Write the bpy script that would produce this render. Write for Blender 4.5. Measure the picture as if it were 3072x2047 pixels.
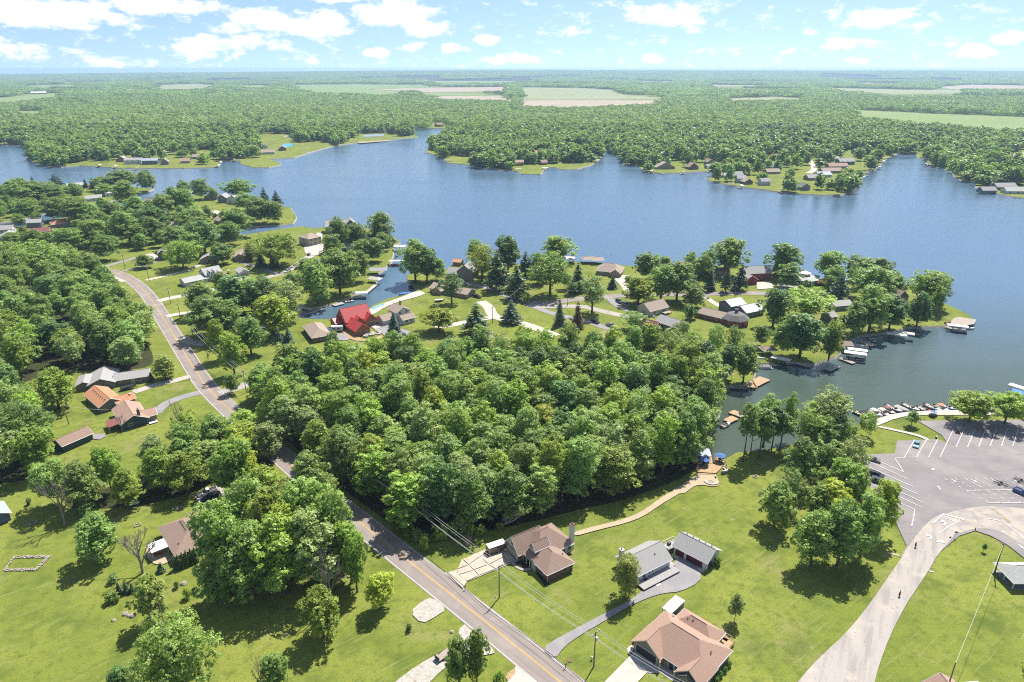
import bpy, bmesh, math, random
import numpy as np
from mathutils import Vector, Matrix, noise
from mathutils.geometry import delaunay_2d_cdt

R = math.radians
S = bpy.context.scene
C = S.collection
for o in list(bpy.data.objects):
 bpy.data.objects.remove(o)

# ---------------------------------------------------------------- camera
cam_data = bpy.data.cameras.new('camera')
cam_data.lens = 24.0
cam_data.sensor_width = 36.0
cam_data.clip_start = 1.0
cam_data.clip_end = 60000.0
camera = bpy.data.objects.new('camera', cam_data)
camera.location = (0.0, 0.0, 120.0)
camera.rotation_euler = (R(90.0 - 21.76), 0.0, 0.0)
C.objects.link(camera)
S.camera = camera

# ---------------------------------------------------------------- world: sky with fair-weather cumulus
SUN_AZ, SUN_EL = 30.0, 58.0          # degrees clockwise from +Y, above the horizon
world = bpy.data.worlds.new('World')
S.world = world
world.use_nodes = True
wn, wl = world.node_tree.nodes, world.node_tree.links
wn.clear()

def wnode(kind, **kw):
 n = wn.new(kind)
 for k, v in kw.items():
  setattr(n, k, v)
 return n

def wmath(op, a, b=None, c=None, clamp=False):
 n = wnode('ShaderNodeMath', operation=op, use_clamp=clamp)
 for i, v in enumerate((a, b, c)):
  if v is None:
   continue
  if isinstance(v, (int, float)):
   n.inputs[i].default_value = v
  else:
   wl.new(v, n.inputs[i])
 return n.outputs[0]

w_out = wnode('ShaderNodeOutputWorld')
w_bg = wnode('ShaderNodeBackground')
w_bg.inputs['Strength'].default_value = 0.092
wl.new(w_bg.outputs[0], w_out.inputs[0])
w_tc = wnode('ShaderNodeTexCoord')
w_sep = wnode('ShaderNodeSeparateXYZ')
wl.new(w_tc.outputs['Generated'], w_sep.inputs[0])
dx, dy, dz = w_sep.outputs
# clear-air sky: the lookup starts a little above the horizon so that no brown dust band shows
w_comb = wnode('ShaderNodeCombineXYZ')
wl.new(dx, w_comb.inputs[0])
wl.new(dy, w_comb.inputs[1])
wl.new(wmath('ADD', wmath('MULTIPLY', wmath('ABSOLUTE', dz), 1.5), 0.15), w_comb.inputs[2])
w_norm = wnode('ShaderNodeVectorMath', operation='NORMALIZE')
wl.new(w_comb.outputs[0], w_norm.inputs[0])
w_sky = wnode('ShaderNodeTexSky', sky_type='NISHITA', sun_disc=False, sun_elevation=R(SUN_EL), sun_rotation=R(SUN_AZ),
       altitude=200.0, air_density=1.15, dust_density=0.4, ozone_density=1.6)
wl.new(w_norm.outputs[0], w_sky.inputs['Vector'])
# cloud field in azimuth / elevation degrees
az = wmath('MULTIPLY', wmath('ARCTAN2', dx, dy), 57.2958)
el = wmath('MULTIPLY', wmath('ARCSINE', dz), 57.2958)
w_ae = wnode('ShaderNodeCombineXYZ')
wl.new(az, w_ae.inputs[0])
wl.new(wmath('MULTIPLY', el, 2.0), w_ae.inputs[1])
n_edge = wnode('ShaderNodeTexNoise')
n_edge.inputs['Scale'].default_value = 0.62
n_edge.inputs['Detail'].default_value = 5.0
n_edge.inputs['Roughness'].default_value = 0.62
wl.new(w_ae.outputs[0], n_edge.inputs['Vector'])
n_big = wnode('ShaderNodeTexNoise')
n_big.inputs['Scale'].default_value = 0.085
n_big.inputs['Detail'].default_value = 2.0
wl.new(w_ae.outputs[0], n_big.inputs['Vector'])
edge = wmath('SUBTRACT', n_edge.outputs[0], 0.5)
# cumulus heaps: azimuth, elevation, half width, half height (degrees), density
CLOUDS = [(-31, 3.3, 5.5, 1.1, 1.0), (-25, 4.0, 6, .8, .9), (-36.5, 2.0, 3.6, 1.1, .8), (-33.5, 1.0, 3.5, .7, .5), (-22.5, 1.4, 3.2, 1.0, .8),
      (-18.5, 1.9, 2.6, .8, .7), (-18.3, 3.3, 2.6, 1.0, 1.0), (-14.5, 3.0, 3.4, 1.2, 1.0), (-9, 3.9, 4.2, 1.2, 1.0), (-6.5, 2.9, 2.6, .9, .8),
      (-15.5, .7, 1.1, .6, .6), (-10.2, 1.1, 1.3, .5, .8), (-7.6, 1.6, .9, .45, .8), (-4.8, 1.5, .9, .45, .8), (-2, 2.0, 1.4, .5, .8),
      (.4, .7, 3.4, .55, .7), (4.2, 2.7, 1.4, .6, .8), (11.6, 3.7, 4.0, 1.1, .85), (10.8, .7, 1.1, .6, .6), (21.8, 2.5, .7, .35, .5),
      (26.2, 3.1, 3.8, .8, .75), (24.5, 1.6, 2.3, .55, .7), (25, .5, 1, .35, .8), (31.8, 1.0, 1.6, .6, .9), (33.6, 1.8, 1.5, .6, .9), (30, 1.5, 1.2, .5, .6),
      (-29, .4, 4, .5, .5), (-36, 3.6, 3, .9, .8), (-13, 4.9, 5, .5, .8), (22, 4.9, 2, .3, .6), (-20.7, 2.6, 1.6, .6, .5)]
w_c2 = wnode('ShaderNodeCombineXYZ')
wl.new(az, w_c2.inputs[0])
wl.new(el, w_c2.inputs[1])
w_ael = w_c2.outputs[0]
body = None
for (ca, ce, ha, he, den) in CLOUDS:
 n1 = wnode('ShaderNodeVectorMath', operation='MULTIPLY_ADD')
 wl.new(w_ael, n1.inputs[0])
 n1.inputs[1].default_value = (1.0 / ha, 1.0 / he, 0)
 n1.inputs[2].default_value = (-ca / ha, -ce / he, 0)
 n2 = wnode('ShaderNodeVectorMath', operation='DOT_PRODUCT')
 wl.new(n1.outputs[0], n2.inputs[0])
 wl.new(n1.outputs[0], n2.inputs[1])
 b = wmath('MULTIPLY_ADD', n2.outputs['Value'], -den, den)
 body = b if body is None else wmath('MAXIMUM', body, b)
# the same weather elsewhere in the sky
elsewhere = wmath('MULTIPLY', wmath('SUBTRACT', n_big.outputs[0], 0.56), 9.0)
away = wmath('MULTIPLY', wmath('SUBTRACT', wmath('ABSOLUTE', az), 40.0), 0.2, clamp=True)
high = wmath('MULTIPLY', wmath('SUBTRACT', el, 6.0), 0.25, clamp=True)
elsewhere = wmath('MULTIPLY', elsewhere, wmath('MAXIMUM', away, high))
body = wmath('MAXIMUM', wmath('MAXIMUM', body, elsewhere), -1.0)
field = wmath('MULTIPLY_ADD', edge, 3.0, body)
w_ss = wnode('ShaderNodeMapRange', interpolation_type='SMOOTHSTEP')
w_ss.inputs['From Min'].default_value = 0.07
w_ss.inputs['From Max'].default_value = 0.85
wl.new(field, w_ss.inputs['Value'])
cover = wmath('MULTIPLY', w_ss.outputs[0], wmath('MULTIPLY', wmath('ADD', el, 0.3), 3.0, clamp=True))
cover = wmath('MULTIPLY', cover, 0.93)
w_mix = wnode('ShaderNodeMix', data_type='RGBA')
wl.new(cover, w_mix.inputs['Factor'])
wl.new(w_sky.outputs[0], w_mix.inputs[6])
w_mix.inputs[7].default_value = (7.6, 7.7, 7.8, 1.0)
wl.new(w_mix.outputs[2], w_bg.inputs['Color'])
world.cycles.sampling_method = 'MANUAL'
world.cycles.sample_map_resolution = 256

# ---------------------------------------------------------------- sun and exposure
sun_data = bpy.data.lights.new('sun', 'SUN')
sun_data.energy = 5.0
sun_data.angle = R(0.5)
sun_data.color = (1.0, 0.955, 0.88)
sun = bpy.data.objects.new('sun', sun_data)
_d = Vector((math.sin(R(SUN_AZ)) * math.cos(R(SUN_EL)), math.cos(R(SUN_AZ)) * math.cos(R(SUN_EL)), math.sin(R(SUN_EL))))
sun.rotation_euler = (-_d).to_track_quat('-Z', 'Y').to_euler()
sun.location = (200, 300, 500)
C.objects.link(sun)
S.view_settings.view_transform = 'Standard'
S.view_settings.look = 'None'
S.view_settings.exposure = 0.85
S.view_settings.gamma = 1.0
S.render.engine = 'CYCLES'
S.cycles.use_denoising = False
S.cycles.max_bounces = 6
S.cycles.diffuse_bounces = 2
S.cycles.glossy_bounces = 2
S.cycles.transmission_bounces = 3
S.cycles.volume_bounces = 0
S.cycles.caustics_reflective = False
S.cycles.caustics_refractive = False
S.cycles.use_adaptive_sampling = True
S.cycles.adaptive_threshold = 0.015
S.cycles.filter_width = 1.1

WATER = -1.0

# ---------------------------------------------------------------- helpers

class MB:
 """collects faces; build() links them as one mesh object"""

 def __init__(self):
  self.v, self.f = [], []

 def face(self, pts):
  i = len(self.v)
  self.v += [tuple(p) for p in pts]
  self.f.append(tuple(range(i, i + len(pts))))
  return self

 def solid(self, pts, faces):
  i = len(self.v)
  self.v += [tuple(p) for p in pts]
  self.f += [tuple(i + k for k in q) for q in faces]
  return self

 def box(self, x, y, z, sx, sy, sz, rz=0.0, tilt=0.0):
  """centre x,y; bottom z; sizes"""
  hx, hy = sx / 2, sy / 2
  c, s = math.cos(rz), math.sin(rz)
  pts = []
  for zz in (0, sz):
   for (a, b) in ((-hx, -hy), (hx, -hy), (hx, hy), (-hx, hy)):
    pts.append((x + a * c - b * s, y + a * s + b * c, z + zz + tilt * a))
  return self.solid(pts, [(0, 3, 2, 1), (4, 5, 6, 7), (0, 1, 5, 4), (1, 2, 6, 5), (2, 3, 7, 6), (3, 0, 4, 7)])

 def prism(self, poly, z0, z1):
  n = len(poly)
  pts = [(p[0], p[1], z0) for p in poly] + [(p[0], p[1], z1) for p in poly]
  fs = [tuple(range(n - 1, -1, -1)), tuple(range(n, 2 * n))]
  fs += [(i, (i + 1) % n, n + (i + 1) % n, n + i) for i in range(n)]
  return self.solid(pts, fs)

 def extrude(self, poly, a, b):
  """closed outline given as 3-D points at a, moved by vector b"""
  n = len(poly)
  pts = [tuple(p) for p in poly] + [(p[0] + b[0], p[1] + b[1], p[2] + b[2]) for p in poly]
  fs = [tuple(range(n - 1, -1, -1)), tuple(range(n, 2 * n))]
  fs += [(i, (i + 1) % n, n + (i + 1) % n, n + i) for i in range(n)]
  return self.solid(pts, fs)

 def tube(self, pts, rad, n=6, cap=True):
  pts = [Vector(p) for p in pts]
  if isinstance(rad, (int, float)):
   rad = [rad] * len(pts)
  base = len(self.v)
  for i, p in enumerate(pts):
   d = (pts[min(i + 1, len(pts) - 1)] - pts[max(i - 1, 0)])
   d = d.normalized() if d.length > 1e-9 else Vector((0, 0, 1))
   u = d.cross(Vector((0, 0, 1)))
   u = u.normalized() if u.length > 1e-3 else Vector((1, 0, 0))
   w = d.cross(u)
   for k in range(n):
    a = 2 * math.pi * k / n
    self.v.append(tuple(p + (u * math.cos(a) + w * math.sin(a)) * rad[i]))
  for i in range(len(pts) - 1):
   for k in range(n):
    a, b = base + i * n + k, base + i * n + (k + 1) % n
    self.f.append((a, b, b + n, a + n))
  if cap:
   self.f.append(tuple(base + k for k in range(n)))
   self.f.append(tuple(base + (len(pts) - 1) * n + k for k in range(n - 1, -1, -1)))
  return self

 def lathe(self, prof, x=0, y=0, z=0, n=10):
  """prof: list of (radius, height)"""
  base = len(self.v)
  for (r, h) in prof:
   for k in range(n):
    a = 2 * math.pi * k / n
    self.v.append((x + r * math.cos(a), y + r * math.sin(a), z + h))
  for i in range(len(prof) - 1):
   for k in range(n):
    a, b = base + i * n + k, base + i * n + (k + 1) % n
    self.f.append((a, b, b + n, a + n))
  self.f.append(tuple(base + k for k in range(n - 1, -1, -1)))
  self.f.append(tuple(base + (len(prof) - 1) * n + k for k in range(n)))
  return self

 def mesh(self, name, m=None, smooth=False):
  me = bpy.data.meshes.new(name)
  me.from_pydata(self.v, [], self.f)
  me.update()
  if smooth:
   me.polygons.foreach_set('use_smooth', [True] * len(me.polygons))
  if m is not None:
   me.materials.append(m)
  return me

 def build(self, name, m, parent=None, smooth=False):
  bm = bmesh.new()
  me = self.mesh(name, m, smooth)
  bm.from_mesh(me)
  bmesh.ops.recalc_face_normals(bm, faces=bm.faces)
  bm.to_mesh(me)
  bm.free()
  return put(name, me, parent)

def put(name, data, parent=None):
 o = bpy.data.objects.new(name, data)
 C.objects.link(o)
 if parent is not None:
  o.parent = parent
 return o

def tag(o, label, cat, group=None):
 o['label'] = label
 o['category'] = cat
 if group:
  o['group'] = group
 return o

def kind(o, k, label=None):
 o['kind'] = k
 if label:
  o['label'] = label
 return o

def thing(name, label, cat, loc=(0, 0, 0), rz=0.0, group=None):
 o = put(name, None)
 o.empty_display_size = 0.3
 o.location = loc if len(loc) == 3 else (loc[0], loc[1], 0.0)
 o.rotation_euler = (0, 0, rz)
 return tag(o, label, cat, group)

def copy_tree(o, parent=None):
 c = o.copy()
 C.objects.link(c)
 c.parent = parent
 for ch in list(o.children):
  copy_tree(ch, c)
 return c

# ---------------------------------------------------------------- materials
MATS = {}
K = 0.74       # overall reflectance of built and paved surfaces

def mat(name, col, rough=0.8, var=0.15, scale=3.0, col2=None, bump=0.0, bscale=None, metal=0.0, spec=0.3, stretch=None, detail=4.0):
 """principled surface whose colour wanders between col and col2 (or col*(1+-var)) with noise in object space"""
 if name in MATS:
  return MATS[name]
 m = bpy.data.materials.new(name)
 m.use_nodes = True
 nt = m.node_tree
 bs = nt.nodes['Principled BSDF']
 bs.inputs['Roughness'].default_value = rough
 bs.inputs['Metallic'].default_value = metal
 bs.inputs['Specular IOR Level'].default_value = spec
 col = tuple(c * K for c in col)
 col2 = tuple(c * K for c in col2) if col2 else None
 c1 = tuple(max(0, c * (1 - var)) for c in col)
 c2 = tuple(min(1, c * (1 + var)) for c in col) if col2 is None else col2
 tc = nt.nodes.new('ShaderNodeTexCoord')
 vec = tc.outputs['Object']
 if stretch:
  mp = nt.nodes.new('ShaderNodeMapping')
  mp.inputs['Scale'].default_value = stretch
  nt.links.new(vec, mp.inputs[0])
  vec = mp.outputs[0]
 nz = nt.nodes.new('ShaderNodeTexNoise')
 nz.inputs['Scale'].default_value = scale
 nz.inputs['Detail'].default_value = detail
 nz.inputs['Roughness'].default_value = 0.6
 nt.links.new(vec, nz.inputs['Vector'])
 rp = nt.nodes.new('ShaderNodeMapRange')
 rp.inputs['From Min'].default_value = 0.32
 rp.inputs['From Max'].default_value = 0.68
 nt.links.new(nz.outputs[0], rp.inputs['Value'])
 mx = nt.nodes.new('ShaderNodeMix')
 mx.data_type = 'RGBA'
 mx.inputs[6].default_value = (*c1, 1)
 mx.inputs[7].default_value = (*c2, 1)
 nt.links.new(rp.outputs[0], mx.inputs['Factor'])
 nt.links.new(mx.outputs[2], bs.inputs['Base Color'])
 if bump:
  nb = nt.nodes.new('ShaderNodeTexNoise')
  nb.inputs['Scale'].default_value = bscale or scale * 6
  nb.inputs['Detail'].default_value = 3
  nt.links.new(vec, nb.inputs['Vector'])
  bp = nt.nodes.new('ShaderNodeBump')
  bp.inputs['Strength'].default_value = bump
  bp.inputs['Distance'].default_value = 0.05
  nt.links.new(nb.outputs[0], bp.inputs['Height'])
  nt.links.new(bp.outputs[0], bs.inputs['Normal'])
 MATS[name] = m
 return m

def layered(name, base, layers, rough=0.9, bump=None, spec=0.2):
 """ground-like surface: base colour, then layers (colour, noise scale, low, high, detail, mapping scale) mixed over it"""
 m = bpy.data.materials.new(name)
 m.use_nodes = True
 nt = m.node_tree
 bs = nt.nodes['Principled BSDF']
 bs.inputs['Roughness'].default_value = rough
 bs.inputs['Specular IOR Level'].default_value = spec
 tc = nt.nodes.new('ShaderNodeTexCoord')
 rgb = nt.nodes.new('ShaderNodeRGB')
 rgb.outputs[0].default_value = (*(c * K for c in base), 1)
 cur = rgb.outputs[0]
 for i, (col, sc, lo, hi, det, st) in enumerate(layers):
  vec = tc.outputs['Object']
  mp = nt.nodes.new('ShaderNodeMapping')
  mp.inputs['Location'].default_value = (17.3 * i, -9.1 * i, 0)
  if st:
   mp.vector_type = 'TEXTURE'
   mp.inputs['Scale'].default_value = tuple(1 / v for v in st[:3])
   if len(st) > 3:
    mp.inputs['Rotation'].default_value = (0, 0, st[3])
  nt.links.new(vec, mp.inputs[0])
  nz = nt.nodes.new('ShaderNodeTexNoise')
  nz.inputs['Scale'].default_value = sc
  nz.inputs['Detail'].default_value = det
  nz.inputs['Roughness'].default_value = 0.6
  nt.links.new(mp.outputs[0], nz.inputs['Vector'])
  rp = nt.nodes.new('ShaderNodeMapRange')
  rp.inputs['From Min'].default_value = lo
  rp.inputs['From Max'].default_value = hi
  nt.links.new(nz.outputs[0], rp.inputs['Value'])
  mx = nt.nodes.new('ShaderNodeMix')
  mx.data_type = 'RGBA'
  nt.links.new(rp.outputs[0], mx.inputs['Factor'])
  nt.links.new(cur, mx.inputs[6])
  mx.inputs[7].default_value = (*(c * K for c in col), 1)
  cur = mx.outputs[2]
 nt.links.new(cur, bs.inputs['Base Color'])
 if bump:
  nb = nt.nodes.new('ShaderNodeTexNoise')
  nb.inputs['Scale'].default_value = bump[0]
  nb.inputs['Detail'].default_value = 4
  nt.links.new(tc.outputs['Object'], nb.inputs['Vector'])
  bp = nt.nodes.new('ShaderNodeBump')
  bp.inputs['Strength'].default_value = bump[1]
  bp.inputs['Distance'].default_value = bump[2]
  nt.links.new(nb.outputs[0], bp.inputs['Height'])
  nt.links.new(bp.outputs[0], bs.inputs['Normal'])
 MATS[name] = m
 return m

layered('grass', (0.205, 0.245, 0.040), [((0.265, 0.295, 0.055), 0.030, 0.42, 0.62, 3, None), ((0.115, 0.158, 0.028), 0.09, 0.50, 0.68, 6, None),
  ((0.300, 0.280, 0.110), 0.055, 0.57, 0.72, 6, None), ((0.130, 0.172, 0.030), 0.42, 0.50, 0.70, 7, None),
  ((0.280, 0.295, 0.090), 0.9, 0.55, 0.72, 4, (0.10, 1.3, 1, 0.62)), ((0.36, 0.32, 0.15), 0.25, 0.66, 0.76, 5, None), ((0.100, 0.138, 0.024), 2.6, 0.50, 0.72, 6, None)], 0.95, (6.0, 0.8, 0.14), 0.1)
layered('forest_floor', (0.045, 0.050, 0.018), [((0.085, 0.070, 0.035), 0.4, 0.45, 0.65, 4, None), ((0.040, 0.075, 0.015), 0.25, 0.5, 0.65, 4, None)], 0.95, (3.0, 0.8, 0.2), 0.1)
layered('asphalt', (0.31, 0.262, 0.232), [((0.258, 0.22, 0.197), 0.5, 0.45, 0.65, 5, (.15, 1.6, 1, -.82)), ((0.37, 0.32, 0.285), 0.15, 0.5, 0.7, 4, None)], 0.85, (30, 0.3, 0.02))
layered('lot_asphalt', (0.275, 0.248, 0.245), [((0.235, 0.215, 0.212), 0.12, 0.45, 0.62, 5, None), ((0.335, 0.30, 0.275), 0.06, 0.5, 0.68, 4, None), ((0.205, 0.19, 0.188), 1.2, 0.58, 0.70, 5, (0.15, 1.5, 1, 0.1))], 0.85, (20, 0.3, 0.02))
layered('sandy_asphalt', (0.46, 0.40, 0.345), [((0.34, 0.305, 0.285), 0.22, 0.42, 0.6, 5, None), ((0.54, 0.46, 0.37), 0.35, 0.52, 0.7, 4, None)], 0.9, (20, 0.3, 0.02))
layered('pale_asphalt', (0.44, 0.395, 0.355), [((0.34, 0.31, 0.285), 0.5, 0.46, 0.62, 5, (.12, 1.1, 1, 1.02)), ((0.54, 0.47, 0.39), 0.12, 0.55, 0.72, 4, None), ((0.24, 0.22, 0.21), 1.4, 0.62, 0.7, 5, None)], 0.9, (20, 0.3, 0.02))
layered('drive_asphalt', (0.29, 0.272, 0.275), [((0.345, 0.32, 0.315), 0.3, 0.45, 0.65, 4, None), ((0.30, 0.25, 0.20), 0.5, 0.62, 0.8, 4, None)], 0.85, (20, 0.3, 0.02))
layered('concrete', (0.50, 0.43, 0.33), [((0.58, 0.52, 0.43), 0.8, 0.45, 0.65, 5, None), ((0.42, 0.31, 0.21), 0.9, 0.56, 0.74, 5, (1, .4, 1, .5))], 0.85, (14, 0.2, 0.02))
layered('pale_concrete', (0.56, 0.51, 0.44), [((0.48, 0.44, 0.38), 0.6, 0.45, 0.7, 5, None)], 0.85, (14, 0.2, 0.02))
layered('path_concrete', (0.50, 0.40, 0.27), [((0.44, 0.35, 0.24), 0.5, 0.45, 0.7, 5, None)], 0.85, (14, 0.2, 0.02))
layered('gravel', (0.46, 0.42, 0.36), [((0.56, 0.53, 0.47), 2.2, 0.45, 0.6, 5, None), ((0.33, 0.28, 0.22), 0.8, 0.55, 0.72, 5, None)], 0.95, (7, 0.9, 0.12))
layered('bare_soil', (0.42, 0.27, 0.14), [((0.50, 0.36, 0.21), 1.5, 0.45, 0.65, 4, None)], 0.95, (7, 0.6, 0.06))
layered('riprap', (0.42, 0.38, 0.31), [((0.60, 0.56, 0.49), 1.6, 0.5, 0.6, 4, None), ((0.20, 0.18, 0.14), 1.2, 0.55, 0.68, 4, None)], 0.9, (2.5, 1.0, 0.5))
layered('field_green', (0.22, 0.30, 0.085), [((0.25, 0.31, 0.11), 0.006, 0.45, 0.6, 3, None), ((0.19, 0.27, 0.075), 0.03, 0.5, 0.65, 3, (3, .3, 1, .3))], 0.95)
layered('field_pale', (0.29, 0.32, 0.15), [((0.33, 0.34, 0.18), 0.006, 0.45, 0.6, 3, None), ((0.26, 0.29, 0.13), 0.03, 0.5, 0.65, 3, (3, .3, 1, .1))], 0.95)
layered('field_tan', (0.41, 0.33, 0.24), [((0.46, 0.38, 0.28), 0.008, 0.45, 0.6, 3, None), ((0.37, 0.31, 0.21), 0.03, 0.5, 0.65, 3, (3, .3, 1, .1))], 0.95)

mat('white_paint', (0.78, 0.77, 0.74), 0.6, 0.06, 2.0)
mat('line_white', (0.74, 0.73, 0.70), 0.7, 0.14, 1.2)
mat('line_yellow', (0.66, 0.38, 0.055), 0.7, 0.15, 1.2)
mat('faded_yellow', (0.46, 0.34, 0.15), 0.8, 0.2, 2.0)
mat('roof_brown', (0.34, 0.235, 0.185), 0.9, 0.22, 5.0, bump=0.8, bscale=14)
mat('roof_pink', (0.44, 0.285, 0.215), 0.9, 0.16, 5.0, bump=0.8, bscale=14)
mat('roof_tan', (0.40, 0.315, 0.25), 0.9, 0.16, 5.0, bump=0.8, bscale=14)
mat('roof_gray', (0.40, 0.385, 0.37), 0.9, 0.16, 6.0, bump=0.8, bscale=14)
mat('roof_dark', (0.19, 0.18, 0.175), 0.9, 0.2, 5.0, bump=0.8, bscale=14)
mat('roof_orange', (0.56, 0.27, 0.145), 0.9, 0.14, 5.0, bump=0.8, bscale=14)
mat('roof_red_metal', (0.52, 0.055, 0.045), 0.45, 0.10, 2.0, spec=0.5)
mat('roof_maroon', (0.25, 0.09, 0.075), 0.8, 0.14, 4.0)
mat('roof_green_gray', (0.46, 0.465, 0.43), 0.8, 0.14, 2.0)
mat('roof_white', (0.74, 0.74, 0.73), 0.5, 0.05, 1.5)
mat('roof_blue_gray', (0.40, 0.44, 0.50), 0.6, 0.08, 2.0)
mat('wall_white', (0.70, 0.71, 0.70), 0.7, 0.06, 1.0)
mat('wall_cream', (0.62, 0.58, 0.48), 0.8, 0.06, 1.0)
mat('wall_brick', (0.235, 0.125, 0.095), 0.9, 0.35, 7.0, stretch=(1, 1, 2.5))
mat('wall_tan_brick', (0.40, 0.31, 0.235), 0.9, 0.25, 7.0, stretch=(1, 1, 2.5))
mat('wall_gray', (0.28, 0.27, 0.25), 0.85, 0.12, 2.0)
mat('wall_taupe', (0.265, 0.235, 0.20), 0.85, 0.12, 2.0)
mat('wall_teal', (0.075, 0.105, 0.115), 0.85, 0.15, 2.0)
mat('wall_blue_gray', (0.155, 0.185, 0.235), 0.8, 0.1, 2.0)
mat('wall_red', (0.33, 0.055, 0.05), 0.8, 0.14, 2.0)
mat('wall_wood', (0.40, 0.175, 0.075), 0.8, 0.2, 2.0, stretch=(1, 1, 6))
mat('stone', (0.40, 0.35, 0.29), 0.9, 0.3, 3.0, bump=0.5, bscale=6)
mat('trim_white', (0.76, 0.75, 0.72), 0.6, 0.04, 2.0)
mat('trim_tan', (0.52, 0.44, 0.34), 0.7, 0.06, 2.0)
mat('garage_cream', (0.50, 0.46, 0.37), 0.7, 0.06, 2.0)
mat('door_maroon', (0.10, 0.02, 0.03), 0.6, 0.12, 2.0)
mat('door_dark', (0.045, 0.045, 0.05), 0.6, 0.1, 2.0)
mat('glass', (0.02, 0.026, 0.032), 0.12, 0.1, 1.0, spec=0.6)
mat('deck_wood', (0.50, 0.325, 0.175), 0.8, 0.18, 1.5, stretch=(6, .5, 1))
mat('deck_gray', (0.42, 0.40, 0.38), 0.8, 0.12, 2.0, stretch=(6, .5, 1))
mat('dock_wood', (0.40, 0.34, 0.28), 0.85, 0.2, 1.0)
mat('dock_orange', (0.50, 0.33, 0.19), 0.8, 0.16, 1.0)
mat('pole_wood', (0.235, 0.195, 0.16), 0.9, 0.2, 2.0, stretch=(4, 4, .4))
mat('steel', (0.55, 0.56, 0.57), 0.4, 0.06, 2.0, metal=0.7)
mat('dark_metal', (0.05, 0.05, 0.055), 0.5, 0.1, 2.0)
mat('wire', (0.80, 0.80, 0.78), 0.5, 0.05, 2.0)
mat('bark', (0.135, 0.105, 0.08), 0.95, 0.3, 3.0, stretch=(3, 3, .5), bump=0.6, bscale=8)
mat('bark_pale', (0.30, 0.265, 0.225), 0.95, 0.25, 3.0, stretch=(3, 3, .5))
mat('dead_wood', (0.33, 0.29, 0.25), 0.95, 0.2, 3.0)
mat('tyre', (0.02, 0.02, 0.02), 0.9, 0.1, 4.0)
mat('rim', (0.45, 0.45, 0.46), 0.35, 0.05, 4.0, metal=0.8)
for nm, col in (('black', (0.012, 0.012, 0.014)), ('navy', (0.02, 0.04, 0.10)), ('white', (0.72, 0.72, 0.72)), ('silver', (0.42, 0.43, 0.44)), ('teal', (0.10, 0.36, 0.42)),
    ('blue', (0.02, 0.13, 0.42)), ('red', (0.42, 0.03, 0.03)), ('taupe', (0.16, 0.13, 0.12)), ('gray', (0.16, 0.165, 0.17)), ('dark', (0.03, 0.035, 0.04))):
 mat('car_' + nm, col, 0.25, 0.03, 1.0, spec=0.6)
mat('fabric_blue', (0.10, 0.20, 0.47), 0.85, 0.1, 3.0)
mat('fabric_cream', (0.66, 0.60, 0.50), 0.85, 0.08, 3.0)
mat('fabric_black', (0.03, 0.03, 0.035), 0.9, 0.15, 3.0)
mat('tarp_blue', (0.05, 0.20, 0.50), 0.7, 0.12, 3.0)
mat('canvas', (0.66, 0.62, 0.54), 0.8, 0.06, 1.0)
mat('hull_white', (0.72, 0.72, 0.70), 0.3, 0.04, 1.0, spec=0.5)
mat('vinyl', (0.60, 0.53, 0.43), 0.6, 0.08, 3.0)
mat('hull_maroon', (0.25, 0.06, 0.06), 0.3, 0.05, 1.0, spec=0.5)
mat('hull_red', (0.55, 0.06, 0.05), 0.3, 0.05, 1.0, spec=0.5)
mat('paver', (0.42, 0.36, 0.31), 0.9, 0.2, 3.0)
mat('charcoal', (0.04, 0.035, 0.03), 0.95, 0.3, 4.0)
mat('cone_red', (0.60, 0.07, 0.04), 0.6, 0.05, 4.0)
mat('shirt_orange', (0.70, 0.17, 0.05), 0.8, 0.1, 8.0)
mat('cloth_dark', (0.04, 0.035, 0.035), 0.9, 0.1, 8.0)
mat('skin', (0.45, 0.27, 0.18), 0.6, 0.08, 8.0)
mat('hair', (0.05, 0.03, 0.02), 0.8, 0.2, 8.0)
mat('flower_red', (0.35, 0.02, 0.05), 0.8, 0.25, 9.0)
mat('pool_water', (0.10, 0.42, 0.66), 0.15, 0.1, 1.0, spec=0.5)
mat('court', (0.22, 0.30, 0.36), 0.85, 0.06, 0.3)
M = MATS

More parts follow.
